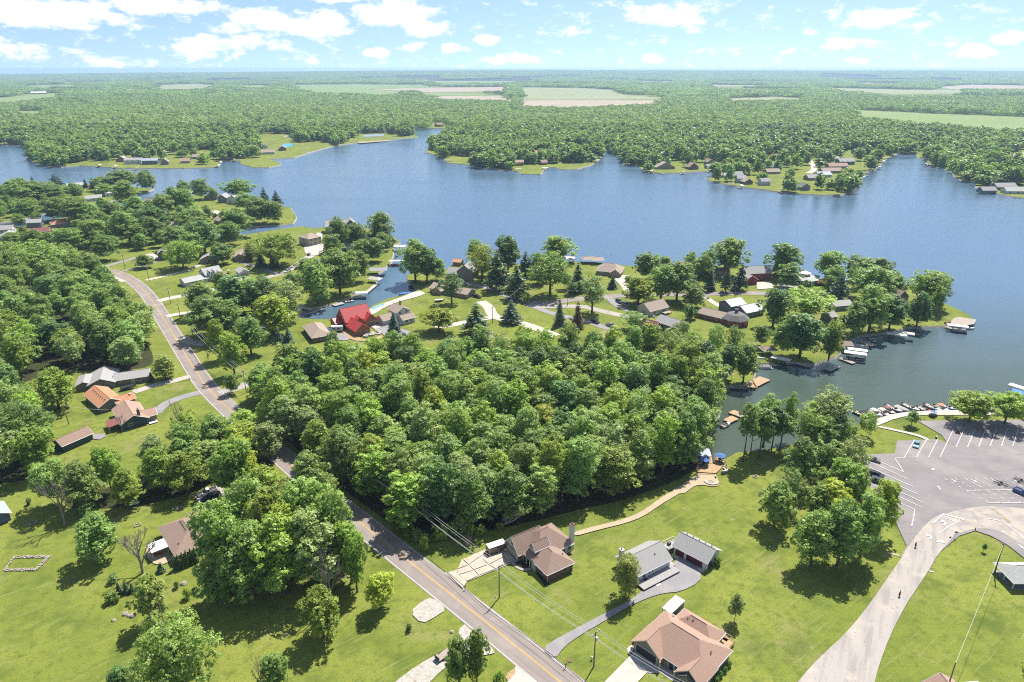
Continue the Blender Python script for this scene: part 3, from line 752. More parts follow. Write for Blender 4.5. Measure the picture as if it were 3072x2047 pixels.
PADS = [
 ('driveway', [(-17.26,140.2),(-14.09,141.4),(-13.17,145.4),(-7.27,149.3),(-2.34,150.8),(-1.38,149.3),(1.25,144.5),(-0.41,143.8),(-11.27,137.1),(-12.25,134.5)], 'pale_concrete', 0, 'broad stained concrete driveway of the brick house'),
 ('front_walk', [(-0.41,143.8),(0.70,144.3),(1.43,142.6),(2.88,141.8),(5.64,142.3),(5.71,141.5),(3.41,140.9),(1.60,141.5)], 'paver', 1, 'curved paved walk to the brick house door'),
 ('flower_bed', [(0.70,144.3),(3.32,145.9),(6.00,142.1),(2.89,142.2),(1.43,143.2)], 'charcoal', 1, 'dark mulched bed by the door'),
 ('flower_bed', [(5.71,141.5),(9.06,137.4),(9.25,135.8),(8.33,135.1),(6.80,138.9)], 'charcoal', 1, 'dark mulched bed along the brick gable'),
 ('driveway', [(6.53,115.7),(10.62,118.9),(16.00,122.4),(21.62,126.1),(29.15,130.8),(32.87,134.4),(43.18,145.2),(45.44,147.8),(48.60,140.4),(47.14,136.9),(41.74,133.5),(37.31,133.0),(33.11,131.4),(27.58,128.2),(21.31,123.6),(15.76,119.8),(11.51,116.1),(9.36,112.6)], 'drive_asphalt', 1, 'asphalt driveway to the white house and garage'),
 ('driveway', [(19.57,106.9),(25.87,113.6),(27.73,115.4),(31.13,111.9),(31.67,111.5),(32.86,111.3),(31.32,109.0),(28.81,109.2),(26.58,106.9),(25.48,105.6),(18.36,105.5)], 'pale_concrete', 0, 'pale concrete driveway of the large brown house'),
 ('patio', [(25.59,115.8),(26.69,116.8),(27.23,116.2),(26.84,114.8),(25.81,114.2),(25.51,114.8)], 'pale_concrete', 2, 'rounded concrete pad at the garage corner'),
 ('gravel_patch', [(-24.33,126.6),(-21.75,130.3),(-19.59,131.6),(-15.37,127.7),(-18.13,125.1),(-20.85,122.9)], 'gravel', 1, 'pale gravel patch beside the road'),
 ('gravel_drive', [(-11.68,123.6),(-8.91,120.3),(-3.16,114.6),(-5.42,113.9),(-11.30,113.0),(-14.54,110.5),(-18.64,104.8),(-26.23,104.8),(-22.86,108.8),(-17.61,113.5),(-12.90,115.7)], 'gravel', 1, 'gravel drive by the pair of young trees'),
 ('drive_apron', [(0.85,110.9),(5.81,106.0),(3.76,103.6),(-1.50,105.6)], 'pale_concrete', 0, 'concrete apron at the bottom edge'),
 ('soil_patch', [(-1.52,108.4),(0.51,110.5),(0.84,109.2),(-0.84,106.8)], 'bare_soil', 1, 'bare soil beside the apron'),
 ('soil_patch', [(-13.92,156.3),(-10.88,156.6),(-11.07,152.9),(-12.15,149.9),(-13.32,153.2)], 'bare_soil', 1, 'dry wedge of bare soil on the lawn'),
 ('parking_lot', [(128.3,198.6),(133.5,207.0),(141.6,207.5),(147.9,208.1),(150.0,205.9),(151.2,210.8),(148.6,221.3),(175.8,221.9),(199.5,222.5),(147.3,151.7),(140.1,147.8),(135.0,145.9),(134.1,151.4),(132.2,155.1),(129.3,157.4),(123.5,155.1),(113.5,147.8),(107.1,141.0),(102.7,146.5),(106.6,150.7),(109.2,161.5),(109.0,164.5),(109.7,182.4),(114.8,197.6)], 'lot_asphalt', 0, 'wide grey parking lot with white bays'),
 ('entrance_road', [(102.6,145.9),(108.0,151.7),(118.3,161.5),(125.9,166.0),(128.7,163.7),(123.0,155.8),(113.5,147.8),(106.4,140.4),(101.1,135.2),(94.44,128.7),(85.57,118.9),(78.87,110.5),(74.35,104.0),(68.92,98.10),(47.79,98.10),(58.87,105.6),(64.16,110.5),(69.42,114.8),(74.76,118.9),(82.91,126.1),(92.66,135.8)], 'pale_asphalt', 1, 'worn pale entrance road of the park'),
 ('sandy_pavement', [(108.8,152.4),(118.3,161.5),(131.0,167.5),(141.3,169.1),(150.6,167.5),(157.8,166.0),(147.3,151.7),(138.1,150.4),(136.3,157.9),(130.0,158.6),(123.4,155.8),(121.0,161.5),(115.9,157.2),(107.9,149.1)], 'sandy_asphalt', 1, 'sandy worn sweep of the parking lot'),
 ('promenade', [(133.7,222.4),(141.1,226.3),(148.6,228.3),(162.5,229.7),(176.7,229.7),(194.1,229.7),(191.7,226.2),(174.3,226.0),(161.2,225.8),(152.6,225.8),(146.9,225.2),(140.1,222.4),(132.6,218.0),(131.8,218.0)], 'pale_concrete', 0, 'pale walk along the marina'),
 ('park_path', [(132.0,217.8),(137.6,214.8),(142.1,212.2),(143.8,210.7),(145.4,207.6),(144.0,207.4),(142.5,209.7),(140.4,211.4),(136.1,214.0),(131.2,216.7)], 'pale_concrete', 1, 'pale footpath to the parking lot'),
 ('deck_path', [(58.74,186.0),(65.01,185.2),(64.58,183.2),(64.58,181.1),(63.67,179.4),(61.74,179.0),(60.23,179.6),(58.89,179.9),(56.86,179.6),(55.44,178.4),(53.24,176.2),(52.05,175.3),(49.03,175.3),(51.31,177.4),(54.05,179.6),(56.54,182.9)], 'path_concrete', 1, 'tan concrete apron below the lake deck'),
 ('garden_path', [(59.84,186.0),(54.54,178.5),(49.11,173.9),(43.90,169.5),(37.71,163.7),(32.22,160.7),(24.67,157.9),(16.85,154.7),(16.78,156.6),(23.51,159.4),(32.05,162.6),(37.65,166.0),(43.44,171.9),(48.69,176.4),(54.28,181.6),(57.53,184.7)], 'path_concrete', 1, 'tan path curving from the brick house to the lake deck'),
 ('patio', [(-98.80,150.2),(-97.04,152.9),(-91.85,149.6),(-88.99,145.1),(-91.05,143.1),(-93.34,143.7),(-96.10,145.9)], 'path_concrete', 0, 'tan patio behind the hip-roofed house'),
 ('driveway', [(-96.43,174.7),(-91.25,179.4),(-85.56,176.0),(-85.57,174.9),(-87.77,172.3),(-88.19,172.3),(-90.88,169.1),(-92.94,170.5)], 'pale_asphalt', 0, 'parking pad under the trees'),
 ('shed_drive', [(-147.9,211.5),(-143.8,211.9),(-142.5,209.9),(-143.2,207.6),(-145.8,208.2)], 'drive_asphalt', 0, 'small asphalt pad beside the shed'),
 ('courtyard', [(-88.80,311.1),(-80.88,309.5),(-77.87,306.4),(-77.81,300.9),(-85.15,300.9)], 'drive_asphalt', 0, 'asphalt pad in front of the camper'),
 ('courtyard', [(-73.08,322.8),(-66.97,328.9),(-62.29,322.8),(-49.80,312.8),(-50.69,308.7),(-54.09,300.9),(-61.38,307.1),(-67.48,315.2)], 'drive_asphalt', 0, 'asphalt forecourt of the red-roofed barn'),
 ('courtyard', [(-73.19,323.3),(-67.04,329.3),(-62.37,323.3),(-67.63,316.1)], 'pale_concrete', 0, 'concrete apron at the barn door'),
 ('bare_yard', [(-92.76,327.2),(-84.08,323.7),(-76.08,308.7),(-69.90,300.9),(-63.38,308.7),(-61.41,304.0),(-67.35,299.4),(-76.68,300.9),(-82.59,311.9)], 'bare_soil', 1, 'bare building yard round the red-roofed barn'),
 ('pool_terrace', [(-78.51,331.6),(-76.69,347.6),(-70.58,356.6),(-62.85,366.1),(-55.19,379.4),(-49.13,374.8),(-52.41,368.2),(-61.89,359.7),(-68.71,349.6),(-71.44,339.9),(-74.48,336.2)], 'pale_concrete', 1, 'pale beach terrace along the canal'),
 ('lawn_court', [(147.2,395.8),(156.5,397.3),(154.4,384.1),(143.3,381.3)], 'pale_concrete', 0, 'concrete forecourt of the red house'),
 ('lawn_court', [(158.4,392.8),(169.9,395.8),(168.9,384.1),(155.1,374.4)], 'pale_concrete', 0, 'forecourt of the round white house'),
 ('lawn_court', [(63.23,406.5),(71.12,411.3),(69.59,395.8),(65.21,384.1),(63.04,398.8)], 'pale_concrete', 0, 'forecourt of the tan lake house'),
 ('boat_slab', [(231.7,333.9),(238.3,329.5),(233.2,323.1),(222.7,319.0),(220.1,323.1),(228.1,331.7)], 'dock_wood', 0, 'sandy landing at the point'),
 ('forecourt', [(-153.2,500.0),(-147.1,509.3),(-136.9,486.6),(-131.5,461.7),(-140.4,457.8),(-148.0,473.9)], 'pale_concrete', 1, 'round forecourt of the stucco house'),
 ('forecourt', [(-153.3,528.9),(-148.8,528.9),(-139.5,491.0),(-142.7,488.8)], 'roof_white', 0, 'white concrete drive beside the stucco house'),
 ('forecourt', [(-254.8,461.7),(-250.7,465.7),(-234.5,446.4),(-247.0,452.1)], 'pale_concrete', 0, 'concrete apron of the blue-gray house'),
 ('forecourt', [(-177.3,402.4),(-163.6,408.6),(-157.6,399.3),(-171.4,391.8)], 'pale_concrete', 0, 'forecourt of the white farmhouse'),
 ('beach', [(-273.1,1244),(-226.0,1275),(-216.6,1265),(-263.0,1220)], 'field_tan', 0, 'narrow sandy beach'),
 ('tennis_court', [(-288.4,1382),(-251.7,1401),(-244.6,1352),(-282.1,1338)], 'court', 0, 'fenced tennis court'),
 ('pond', [(-393.1,1208),(-374.9,1220),(-362.4,1174),(-374.4,1152)], 'pool_water', 1, 'small pond on the green point'),
 ('play_patch', [(-440.2,1367),(-425.6,1373),(-412.0,1329),(-427.1,1329)], 'field_tan', 1, 'sandy play area'),
 ('swimming_pool', [(-75.73,347.6),(-70.15,356.0),(-69.45,354.6),(-74.48,346.0)], 'pool_water', 0, 'long narrow pool on the terrace'),
]
for (n_, p_, m_, it, lb) in PADS:
 sheet(n_, p_, m_, smooth_it=it, label=lb)

# ---- far fields
FIELDS = [
 ([(-1756,5767),(-1309,6014),(-688.2,5767),(-567.6,5040),(-887.8,4548),(-509.9,3751),(-623.4,3514),(-1019,3855),(-1367,4548)], 'field_green'),
 ([(-883.9,4475),(-535.0,4951),(-61.08,5132),(-13.60,4951),(-7.71,4205),(-423.5,3909),(-562.4,4142)], 'field_tan'),
 ([(-612.4,3855),(-400.0,3855),(-9.81,3559),(-12.61,3427),(-376.5,3470)], 'field_green'),
 ([(-375.2,3385),(-18.68,3385),(-24.23,2920),(-353.2,3118)], 'field_tan'),
 ([(20.77,5040),(512.4,4781),(624.2,4335),(546.3,3559),(697.1,3265),(630.8,3016),(32.99,2983)], 'field_pale'),
 ([(29.61,2920),(250.3,2951),(590.9,2920),(516.8,2640),(182.7,2408),(27.94,2519)], 'field_tan'),
 ([(1058,2250),(1146,2161),(1203,2047),(1296,1987),(1359,1904),(1396,1802),(1132,1452),(1067,1484),(992,1535),(988,1700),(954,1814),(931,1904)], 'field_green'),
 ([(2038,4951),(2416,4475),(2733,4335),(2322,3751),(1920,3652),(1936,4335)], 'field_pale'),
 ([(2907,5040),(3720,5888),(3891,5539),(4057,5328),(3359,4404),(3150,4475),(2721,4404)], 'field_tan'),
 ([(1106,3265),(1283,3227),(1221,3016),(1001,2951),(875.4,2859),(920,3153)], 'field_pale'),
 ([(-2349,3118),(-2255,3190),(-2474,3751),(-2374,3855),(-2158,3514),(-1946,2859),(-1927,2718),(-1994,2640)], 'field_green'),
 ([(-1505,2178),(-1420,2196),(-1331,2047),(-1391,2017)], 'field_green'),
 ([(-3765,5539),(-3582,5650),(-3404,5767),(-3159,5328),(-3187,4951),(-3532,5228)], 'field_green'),
 ([(-2783,5650),(-2688,6284),(-2232,5539),(-2031,4951),(-1882,4205),(-2132,4404)], 'field_pale'),
 ([(-2062,5431),(-1850,5650),(-1664,5040),(-1840,4864)], 'field_pale'),
 ([(-1839,2920),(-1636,2801),(-1598,2692),(-1771,2801)], 'field_tan'),
 ([(-955,7867),(93.97,8586),(301.5,7867),(-164.4,6428),(-726.0,6736)], 'field_green'),
 ([(1567,5888),(1910,5539),(1785,5132),(1421,5228)], 'field_pale'),
 ([(734.5,1074),(797.0,1096),(794.8,1031),(777.2,1007),(734.7,1015)], 'field_tan'),
 ([(1306,7653),(1680,7450),(1525,6901),(1210,6901)], 'field_tan'),
 ([(3119,6736),(3477,6428),(3200,6014),(2932,6146)], 'field_tan'),
 ([(5023,8856),(5183,8332),(4728,7653),(4537,7867)], 'field_pale'),
 ([(-4380,7075),(-3995,7258),(-3741,6736),(-4044,6578)], 'field_pale'),
 ([(-1533,9449),(-887.2,9449),(-872.1,8856),(-1397,8856)], 'field_pale'),
 ([(4374,10505),(4755,9449),(4377,8856),(4161,9777)], 'field_tan'),
 ([(-3557,8332),(-3133,8856),(-2902,8093),(-3199,7653)], 'field_pale'),
]
for (p_, m_) in FIELDS:
 sheet('field', p_, m_, 0.35, label='distant farm field')

# ---- low wooded hills on the horizon
def hill_z(x, y):
 t = min(1.0, max(0.0, (y - 7500.0) / 4600.0))
 t = t * t * (3 - 2 * t)
 u = x / 12000.0
 h = 78 - 62 * min(1.0, max(0.0, (-u - 0.05) / 0.62)) - 14 * max(0.0, u) / 0.75
 h += 9 * noise.noise((x / 1500.0, y / 2500.0, 0.3)) + 4 * noise.noise((x / 500.0, y / 900.0, 4.3))
 return t * h

mb = MB()
HX = [-13000 + 26000 * i / 100 for i in range(101)]
HY = [7500 + 6000 * j / 14 for j in range(15)]
for yy in HY:
 for xx in HX:
  mb.v.append((xx, yy, hill_z(xx, yy) + 0.2))
for j in range(14):
 for i in range(100):
  a = j * 101 + i
  mb.f.append((a, a + 1, a + 102, a + 101))
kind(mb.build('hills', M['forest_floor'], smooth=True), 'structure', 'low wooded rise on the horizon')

# ================================================================ trees

def leaf_mat(name, base, trans=0.35, var=0.35):
 m = bpy.data.materials.new(name)
 m.use_nodes = True
 nt = m.node_tree
 nt.nodes.clear()
 N = nt.nodes.new
 out = N('ShaderNodeOutputMaterial')
 oi = N('ShaderNodeObjectInfo')
 at = N('ShaderNodeAttribute')
 at.attribute_name = 'tint'
 hsv = N('ShaderNodeHueSaturation')
 mul = N('ShaderNodeMix')
 mul.data_type = 'RGBA'
 mul.blend_type = 'MULTIPLY'
 mul.inputs['Factor'].default_value = 1.0
 mul.inputs[6].default_value = (*base, 1)
 nt.links.new(oi.outputs['Color'], mul.inputs[7])
 nt.links.new(mul.outputs[2], hsv.inputs['Color'])
 # hue and value wander per tree and per leaf clump
 ma = N('ShaderNodeMapRange')
 ma.inputs['To Min'].default_value = 0.481
 ma.inputs['To Max'].default_value = 0.504
 nt.links.new(oi.outputs['Random'], ma.inputs['Value'])
 nt.links.new(ma.outputs[0], hsv.inputs['Hue'])
 mv = N('ShaderNodeMapRange')
 mv.inputs['To Min'].default_value = 1.0 - var
 mv.inputs['To Max'].default_value = 1.0 + var
 nt.links.new(at.outputs['Fac'], mv.inputs['Value'])
 wv = N('ShaderNodeMath')
 wv.operation = 'MULTIPLY_ADD'
 nt.links.new(oi.outputs['Random'], wv.inputs[0])
 wv.inputs[1].default_value = 7.31
 wv.inputs[2].default_value = 0.0
 fr = N('ShaderNodeMath')
 fr.operation = 'FRACT'
 nt.links.new(wv.outputs[0], fr.inputs[0])
 mr = N('ShaderNodeMapRange')
 mr.inputs['To Min'].default_value = 0.80
 mr.inputs['To Max'].default_value = 1.22
 nt.links.new(fr.outputs[0], mr.inputs['Value'])
 vv = N('ShaderNodeMath')
 vv.operation = 'MULTIPLY'
 nt.links.new(mv.outputs[0], vv.inputs[0])
 nt.links.new(mr.outputs[0], vv.inputs[1])
 nt.links.new(vv.outputs[0], hsv.inputs['Value'])
 df = N('ShaderNodeBsdfPrincipled')
 df.inputs['Roughness'].default_value = 0.42
 df.inputs['Specular IOR Level'].default_value = 0.3
 tr = N('ShaderNodeBsdfTranslucent')
 nt.links.new(hsv.outputs[0], df.inputs['Base Color'])
 gm = N('ShaderNodeMix')
 gm.data_type = 'RGBA'
 gm.blend_type = 'MULTIPLY'
 gm.inputs['Factor'].default_value = 1.0
 nt.links.new(hsv.outputs[0], gm.inputs[6])
 gm.inputs[7].default_value = (1.15, 1.25, 0.6, 1)
 nt.links.new(gm.outputs[2], tr.inputs['Color'])
 mx = N('ShaderNodeMixShader')
 mx.inputs[0].default_value = trans
 nt.links.new(df.outputs[0], mx.inputs[1])
 nt.links.new(tr.outputs[0], mx.inputs[2])
 nt.links.new(mx.outputs[0], out.inputs['Surface'])
 MATS[name] = m
 return m

leaf_mat('leaves', (0.250, 0.362, 0.092), 0.42, 0.38)
leaf_mat('needles', (0.115, 0.175, 0.075), 0.25, 0.3)

def leaf_mesh(name, cen, nor, size, tint, m, rng, curl=0.0):
 """quads centred at cen, facing nor, with sizes and a per-face tint"""
 n = len(cen)
 ref = rng.normal(size=(n, 3))
 u = np.cross(nor, ref)
 u /= np.linalg.norm(u, axis=1, keepdims=True) + 1e-9
 w = np.cross(nor, u)
 s = size[:, None]
 asp = rng.uniform(0.55, 1.0, (n, 1))
 P = np.stack([cen - u * s * asp * .5, cen - w * s * .5 * 0.9 + nor * s * curl, cen + u * s * asp * .5, cen + w * s * .5 * 1.1 + nor * s * curl], axis=1).reshape(-1, 3)
 me = bpy.data.meshes.new(name)
 me.vertices.add(4 * n)
 me.vertices.foreach_set('co', P.astype(np.float32).ravel())
 me.loops.add(4 * n)
 me.loops.foreach_set('vertex_index', np.arange(4 * n, dtype=np.int32))
 me.polygons.add(n)
 me.polygons.foreach_set('loop_start', np.arange(0, 4 * n, 4, dtype=np.int32))
 me.polygons.foreach_set('loop_total', np.full(n, 4, dtype=np.int32))
 me.update(calc_edges=True)
 a = me.attributes.new('tint', 'FLOAT', 'FACE')
 a.data.foreach_set('value', np.clip(tint, 0, 1).astype(np.float32))
 me.materials.append(m)
 return me

def unit(rng, n):
 v = rng.normal(size=(n, 3))
 return v / np.linalg.norm(v, axis=1, keepdims=True)

def crown(name, seed, h, r, low, lobes, per, leaf, shape='round', lobe=0.36, inner=0.15, upb=0.65):
 """broadleaf crown: leaf clumps gathered on lobes over an uneven envelope"""
 rng = np.random.default_rng(seed)
 zc = h * (low + 1) / 2
 hz = h * (1 - low) / 2
 cen, nor, size, tint = [], [], [], []
 # uneven envelope
 ph = rng.uniform(0, 6.28, 4)
 d = unit(rng, lobes * 3)
 d = d[d[:, 2] > -0.75]
 # keep lobes apart
 keep = []
 for q in d:
  if all(np.dot(q, p) < 0.93 for p in keep):
   keep.append(q)
  if len(keep) >= lobes:
   break
 for q in keep:
  a = math.atan2(q[1], q[0])
  wob = 1 + 0.16 * math.sin(2 * a + ph[0]) + 0.12 * math.sin(3 * a + ph[1]) + rng.normal() * 0.10
  rr = rng.uniform(0.50, 0.95)
  k = 1.0
  if shape == 'cone':
   k = 1.05 - 0.55 * (q[2] + 1) / 2
  elif shape == 'vase':
   k = 0.72 + 0.30 * (q[2] + 1) / 2
  c = np.array([q[0] * r * rr * wob * k, q[1] * r * rr * wob * k, zc + q[2] * hz * rng.uniform(0.70, 0.92)])
  lr = lobe * r * rng.uniform(0.6, 1.35)
  n = int(per * (lr / (lobe * r)) ** 2)
  ns = max(5, n // 16)                     # sprays on the lobe
  es = unit(rng, ns)
  flip = (es @ np.array([q[0] * .7, q[1] * .7, 0.8])) < rng.uniform(-0.8, 0.05, ns)
  es[flip] *= -1
  srad = lr * (1 - 0.30 * rng.random(ns) ** 2)
  sc_ = c + es * srad[:, None] * np.array([1.08, 1.08, 0.85])
  st_ = np.clip(0.5 + rng.normal() * 0.14 + rng.normal(size=ns) * 0.15, 0, 1)
  wh = rng.integers(0, ns, n)
  e = es[wh]
  p = sc_[wh] + rng.normal(size=(n, 3)) * lr * np.array([.17, .17, .10])
  nn = e * 0.75 + np.array([0, 0, upb]) + rng.normal(size=(n, 3)) * 0.34
  nn /= np.linalg.norm(nn, axis=1, keepdims=True)
  cen.append(p)
  nor.append(nn)
  size.append(leaf * rng.uniform(0.6, 1.35, n))
  tint.append(np.clip(st_[wh] + rng.normal(size=n) * 0.12, 0, 1))
 n = int(lobes * per * inner)
 e = unit(rng, n)
 p = np.array([0, 0, zc]) + e * np.array([r * .66, r * .66, hz * .8]) * (rng.random((n, 1)) ** 0.5)
 nn = unit(rng, n)
 cen.append(p)
 nor.append(nn)
 size.append(leaf * 1.6 * np.ones(n))
 tint.append(0.4 + 0.2 * rng.random(n))
 P = np.concatenate(cen)
 q95 = np.quantile(np.hypot(P[:, 0], P[:, 1]), .985)
 P[:, :2] *= r / q95
 P[:, 2] *= h / P[:, 2].max()
 return leaf_mesh(name, P, np.concatenate(nor), np.concatenate(size), np.concatenate(tint), M['leaves'], rng, 0.08)

def trunk(name, seed, h, r, low, m='bark', limbs=6, thick=0.022):
 rnd = random.Random(seed)
 mb = MB()
 top = h * 0.78
 lean = (rnd.uniform(-.04, .04) * h, rnd.uniform(-.04, .04) * h)
 line = [(lean[0] * t * t, lean[1] * t * t, top * t) for t in (0, .04, .3, .6, .85, 1)]
 t0 = h * thick
 mb.tube(line, [t0 * 1.5, t0, t0 * .8, t0 * .55, t0 * .3, t0 * .12], 8)
 for k in range(limbs):
  a = k * 2.4 + rnd.uniform(-.4, .4)
  z0 = h * (low * .75 + (0.72 - low * .75) * (k / limbs))
  L = r * rnd.uniform(.55, .85)
  b = (lean[0] * (z0 / top) ** 2, lean[1] * (z0 / top) ** 2, z0)
  e = (b[0] + L * math.cos(a), b[1] + L * math.sin(a), z0 + L * rnd.uniform(.5, .9))
  mid = ((b[0] + e[0]) / 2, (b[1] + e[1]) / 2, (b[2] + e[2]) / 2 - L * .06)
  mb.tube([b, mid, e], [t0 * .45, t0 * .3, t0 * .08], 5)
 return mb.mesh(name, M[m])

def needle_crown(name, seed, h, r, low, tiers, per, leaf, droop=0.25, open_=0.0, m='needles'):
 """conifer crown: whorls of boughs clothed in sprays"""
 rng = np.random.default_rng(seed)
 cen, nor, size, tint = [], [], [], []
 for t in range(tiers):
  f = (t + rng.uniform(-.25, .25)) / tiers
  z = h * (low + (1 - low) * f)
  R_ = r * (1 - max(0, f)) ** 0.85 * rng.uniform(.85, 1.1) + 0.12
  nb = max(4, int(9 * (R_ / r) + 3))
  if open_:
   nb = max(3, int(nb * (1 - open_)))
  for b in range(nb):
   a = 6.283 * (b + rng.random()) / nb
   L = R_ * rng.uniform(.75, 1.12)
   n = max(5, int(per * L / r))
   s = rng.random(n) ** 0.7
   p = np.stack([np.cos(a) * s * L, np.sin(a) * s * L, z + L * (0.10 - droop * s * s)], axis=1)
   p += rng.normal(size=(n, 3)) * np.array([.10, .10, .05]) * (L * .6 + .2)
   nn = np.tile(np.array([0, 0, 1.0]), (n, 1)) + rng.normal(size=(n, 3)) * 0.45 + np.array([np.cos(a), np.sin(a), 0]) * 0.35
   nn /= np.linalg.norm(nn, axis=1, keepdims=True)
   cen.append(p)
   nor.append(nn)
   size.append(leaf * rng.uniform(.6, 1.3, n))
   tint.append(np.clip(.5 + rng.normal() * .14 + rng.normal(size=n) * .14 + (s - .5) * .25, 0, 1))
 return leaf_mesh(name, np.concatenate(cen), np.concatenate(nor), np.concatenate(size), np.concatenate(tint), M[m], rng, -0.06)

def dead_branches(name, seed, h, r):
 rnd = random.Random(seed)
 mb = MB()

 def grow(p, d, L, rad, depth):
  q = p + d * L
  mid = p + d * L * .5 + Vector((rnd.uniform(-1, 1), rnd.uniform(-1, 1), rnd.uniform(-.3, .6))) * L * .06
  mb.tube([p, mid, q], [rad, rad * .8, rad * .55], 4 if depth else 6, cap=False)
  if depth >= 4:
   return
  for k in range(3 if depth < 3 else 6):
   nd = (d + Vector((rnd.uniform(-1, 1), rnd.uniform(-1, 1), rnd.uniform(-.1, .7))) * .75).normalized()
   grow(q if k else mid, nd, L * rnd.uniform(.55, .78), rad * .6, depth + 1)
 for k in range(4):
  a = k * 1.6 + rnd.uniform(-.3, .3)
  grow(Vector((0, 0, h * (.16 + .1 * k))), Vector((math.cos(a) * .6, math.sin(a) * .6, 1)).normalized(), h * .26, .17, 0)
 s = r / max(max(abs(v[0]), abs(v[1])) for v in mb.v)
 zt = max(v[2] for v in mb.v)
 mb.v = [(v[0] * s, v[1] * s, v[2] * h / zt) for v in mb.v]
 return mb.mesh(name, M['dead_wood'])

PROTO = {}     # kind -> list of (crown mesh, trunk mesh, h, r)
for i_ in range(4):
 PROTO.setdefault('m', []).append((crown('crown', 10 + i_, 14, 5, .09, 80, 260, .34, lobe=.265), trunk('trunk', 10 + i_, 14, 5, .14), 14, 5))
 PROTO.setdefault('f', []).append((crown('crown', 30 + i_, 17, 5, .03, 105, 220, .34, ('round', 'cone', 'round', 'cone')[i_], lobe=.235), trunk('trunk', 30 + i_, 17, 5, .3), 17, 5))
for i_ in range(3):
 PROTO.setdefault('o', []).append((crown('crown', 50 + i_, 14, 6.5, .20, 60, 330, .42, 'vase', lobe=.28), trunk('trunk', 50 + i_, 14, 6.5, .25, limbs=9), 14, 6.5))
 PROTO.setdefault('w', []).append((crown('crown', 60 + i_, 15, 5.5, .14, 76, 190, .34, 'vase', lobe=.26, inner=.08), trunk('trunk', 60 + i_, 15, 5.5, .2, 'bark', limbs=11), 15, 5.5))
for i_ in range(2):
 PROTO.setdefault('g', []).append((crown('crown', 40 + i_, 16, 10, .12, 150, 300, .42, 'round', lobe=.20, inner=.10), trunk('trunk', 40 + i_, 16, 10, .15, limbs=12), 16, 10))
 PROTO.setdefault('t', []).append((crown('crown', 70 + i_, 20, 4.2, .42, 36, 180, .5, 'round', lobe=.36, inner=.06), trunk('trunk', 70 + i_, 20, 4.2, .45, thick=.014), 20, 4.2))
 PROTO.setdefault('y', []).append((crown('crown', 80 + i_, 6, 2.2, .24, 26, 160, .26, 'round', lobe=.38), trunk('trunk', 80 + i_, 6, 2.2, .24, 'bark_pale', thick=.016), 6, 2.2))
 PROTO.setdefault('p', []).append((needle_crown('crown', 90 + i_, 15, 4.2, .16, 15, 75, .62, .12, .15), trunk('trunk', 90 + i_, 15, 4, .9, limbs=0), 15, 4.2))
 PROTO.setdefault('s', []).append((needle_crown('crown', 95 + i_, 12, 3.0, .06, 22, 60, .42, .35), trunk('trunk', 95 + i_, 12, 3, .9, limbs=0), 12, 3.0))
 PROTO.setdefault('d', []).append((dead_branches('bare_branches', 100 + i_, 10, 3.5), trunk('trunk', 100 + i_, 10, 3.5, .9, 'dead_wood', limbs=0, thick=.02), 10, 3.5))
 PROTO.setdefault('a', []).append((needle_crown('crown', 105 + i_, 4, .8, .02, 22, 22, .24, .05), trunk('trunk', 105 + i_, 4, .8, .9, limbs=0), 4, .8))
 PROTO.setdefault('c', []).append((crown('crown', 108 + i_, 10, 3.6, .03, 60, 150, .34, 'cone', lobe=.24), trunk('trunk', 108 + i_, 10, 3.6, .9, limbs=0), 10, 3.6))
 PROTO.setdefault('b', []).append((crown('foliage', 112 + i_, 2, 1.5, .02, 22, 90, .22, 'round', lobe=.40), None, 2, 1.5))
KIND_NAME = {'m': 'broadleaf_tree', 'f': 'broadleaf_tree', 'o': 'broadleaf_tree', 'g': 'broadleaf_tree', 'w': 'broadleaf_tree', 't': 'tall_tree', 'y': 'young_tree', 'p': 'pine_tree',
       's': 'spruce_tree', 'd': 'dead_tree', 'a': 'columnar_evergreen', 'c': 'cedar_tree', 'b': 'shrub'}
KIND_CAT = {'p': 'pine', 's': 'spruce', 'd': 'dead tree', 'a': 'evergreen', 'c': 'cedar', 'b': 'shrub'}
TINTS = {'g': (1, 1, 1), 'b': (1.14, 1.12, .75), 'y': (1.45, 1.22, .65), 'd': (.62, .72, .85), 'p': (1.28, 1.14, 1.6), 'o': (1.15, .95, 1.0), 'r': (.75, .30, .75), 's': (1.25, 1.35, 2.4), 'u': (1.5, .75, .7)}
rt = random.Random(77)

def plant(kd, X, Y, h, r, tint, label, group=None, z=0.0):
 cm, tm, h0, r0 = rt.choice(PROTO[kd])
 o = thing(KIND_NAME[kd], label, KIND_CAT.get(kd, 'tree'), (X, Y, z), rt.uniform(0, 6.28), group)
 o.scale = (r / r0, r / r0, h / h0)
 c = put(cm.name.split('.')[0], cm, o)
 t = TINTS[tint]
 c.color = (t[0], t[1], t[2], 1)
 if tm is not None:
  put('trunk', tm, o)
 return o

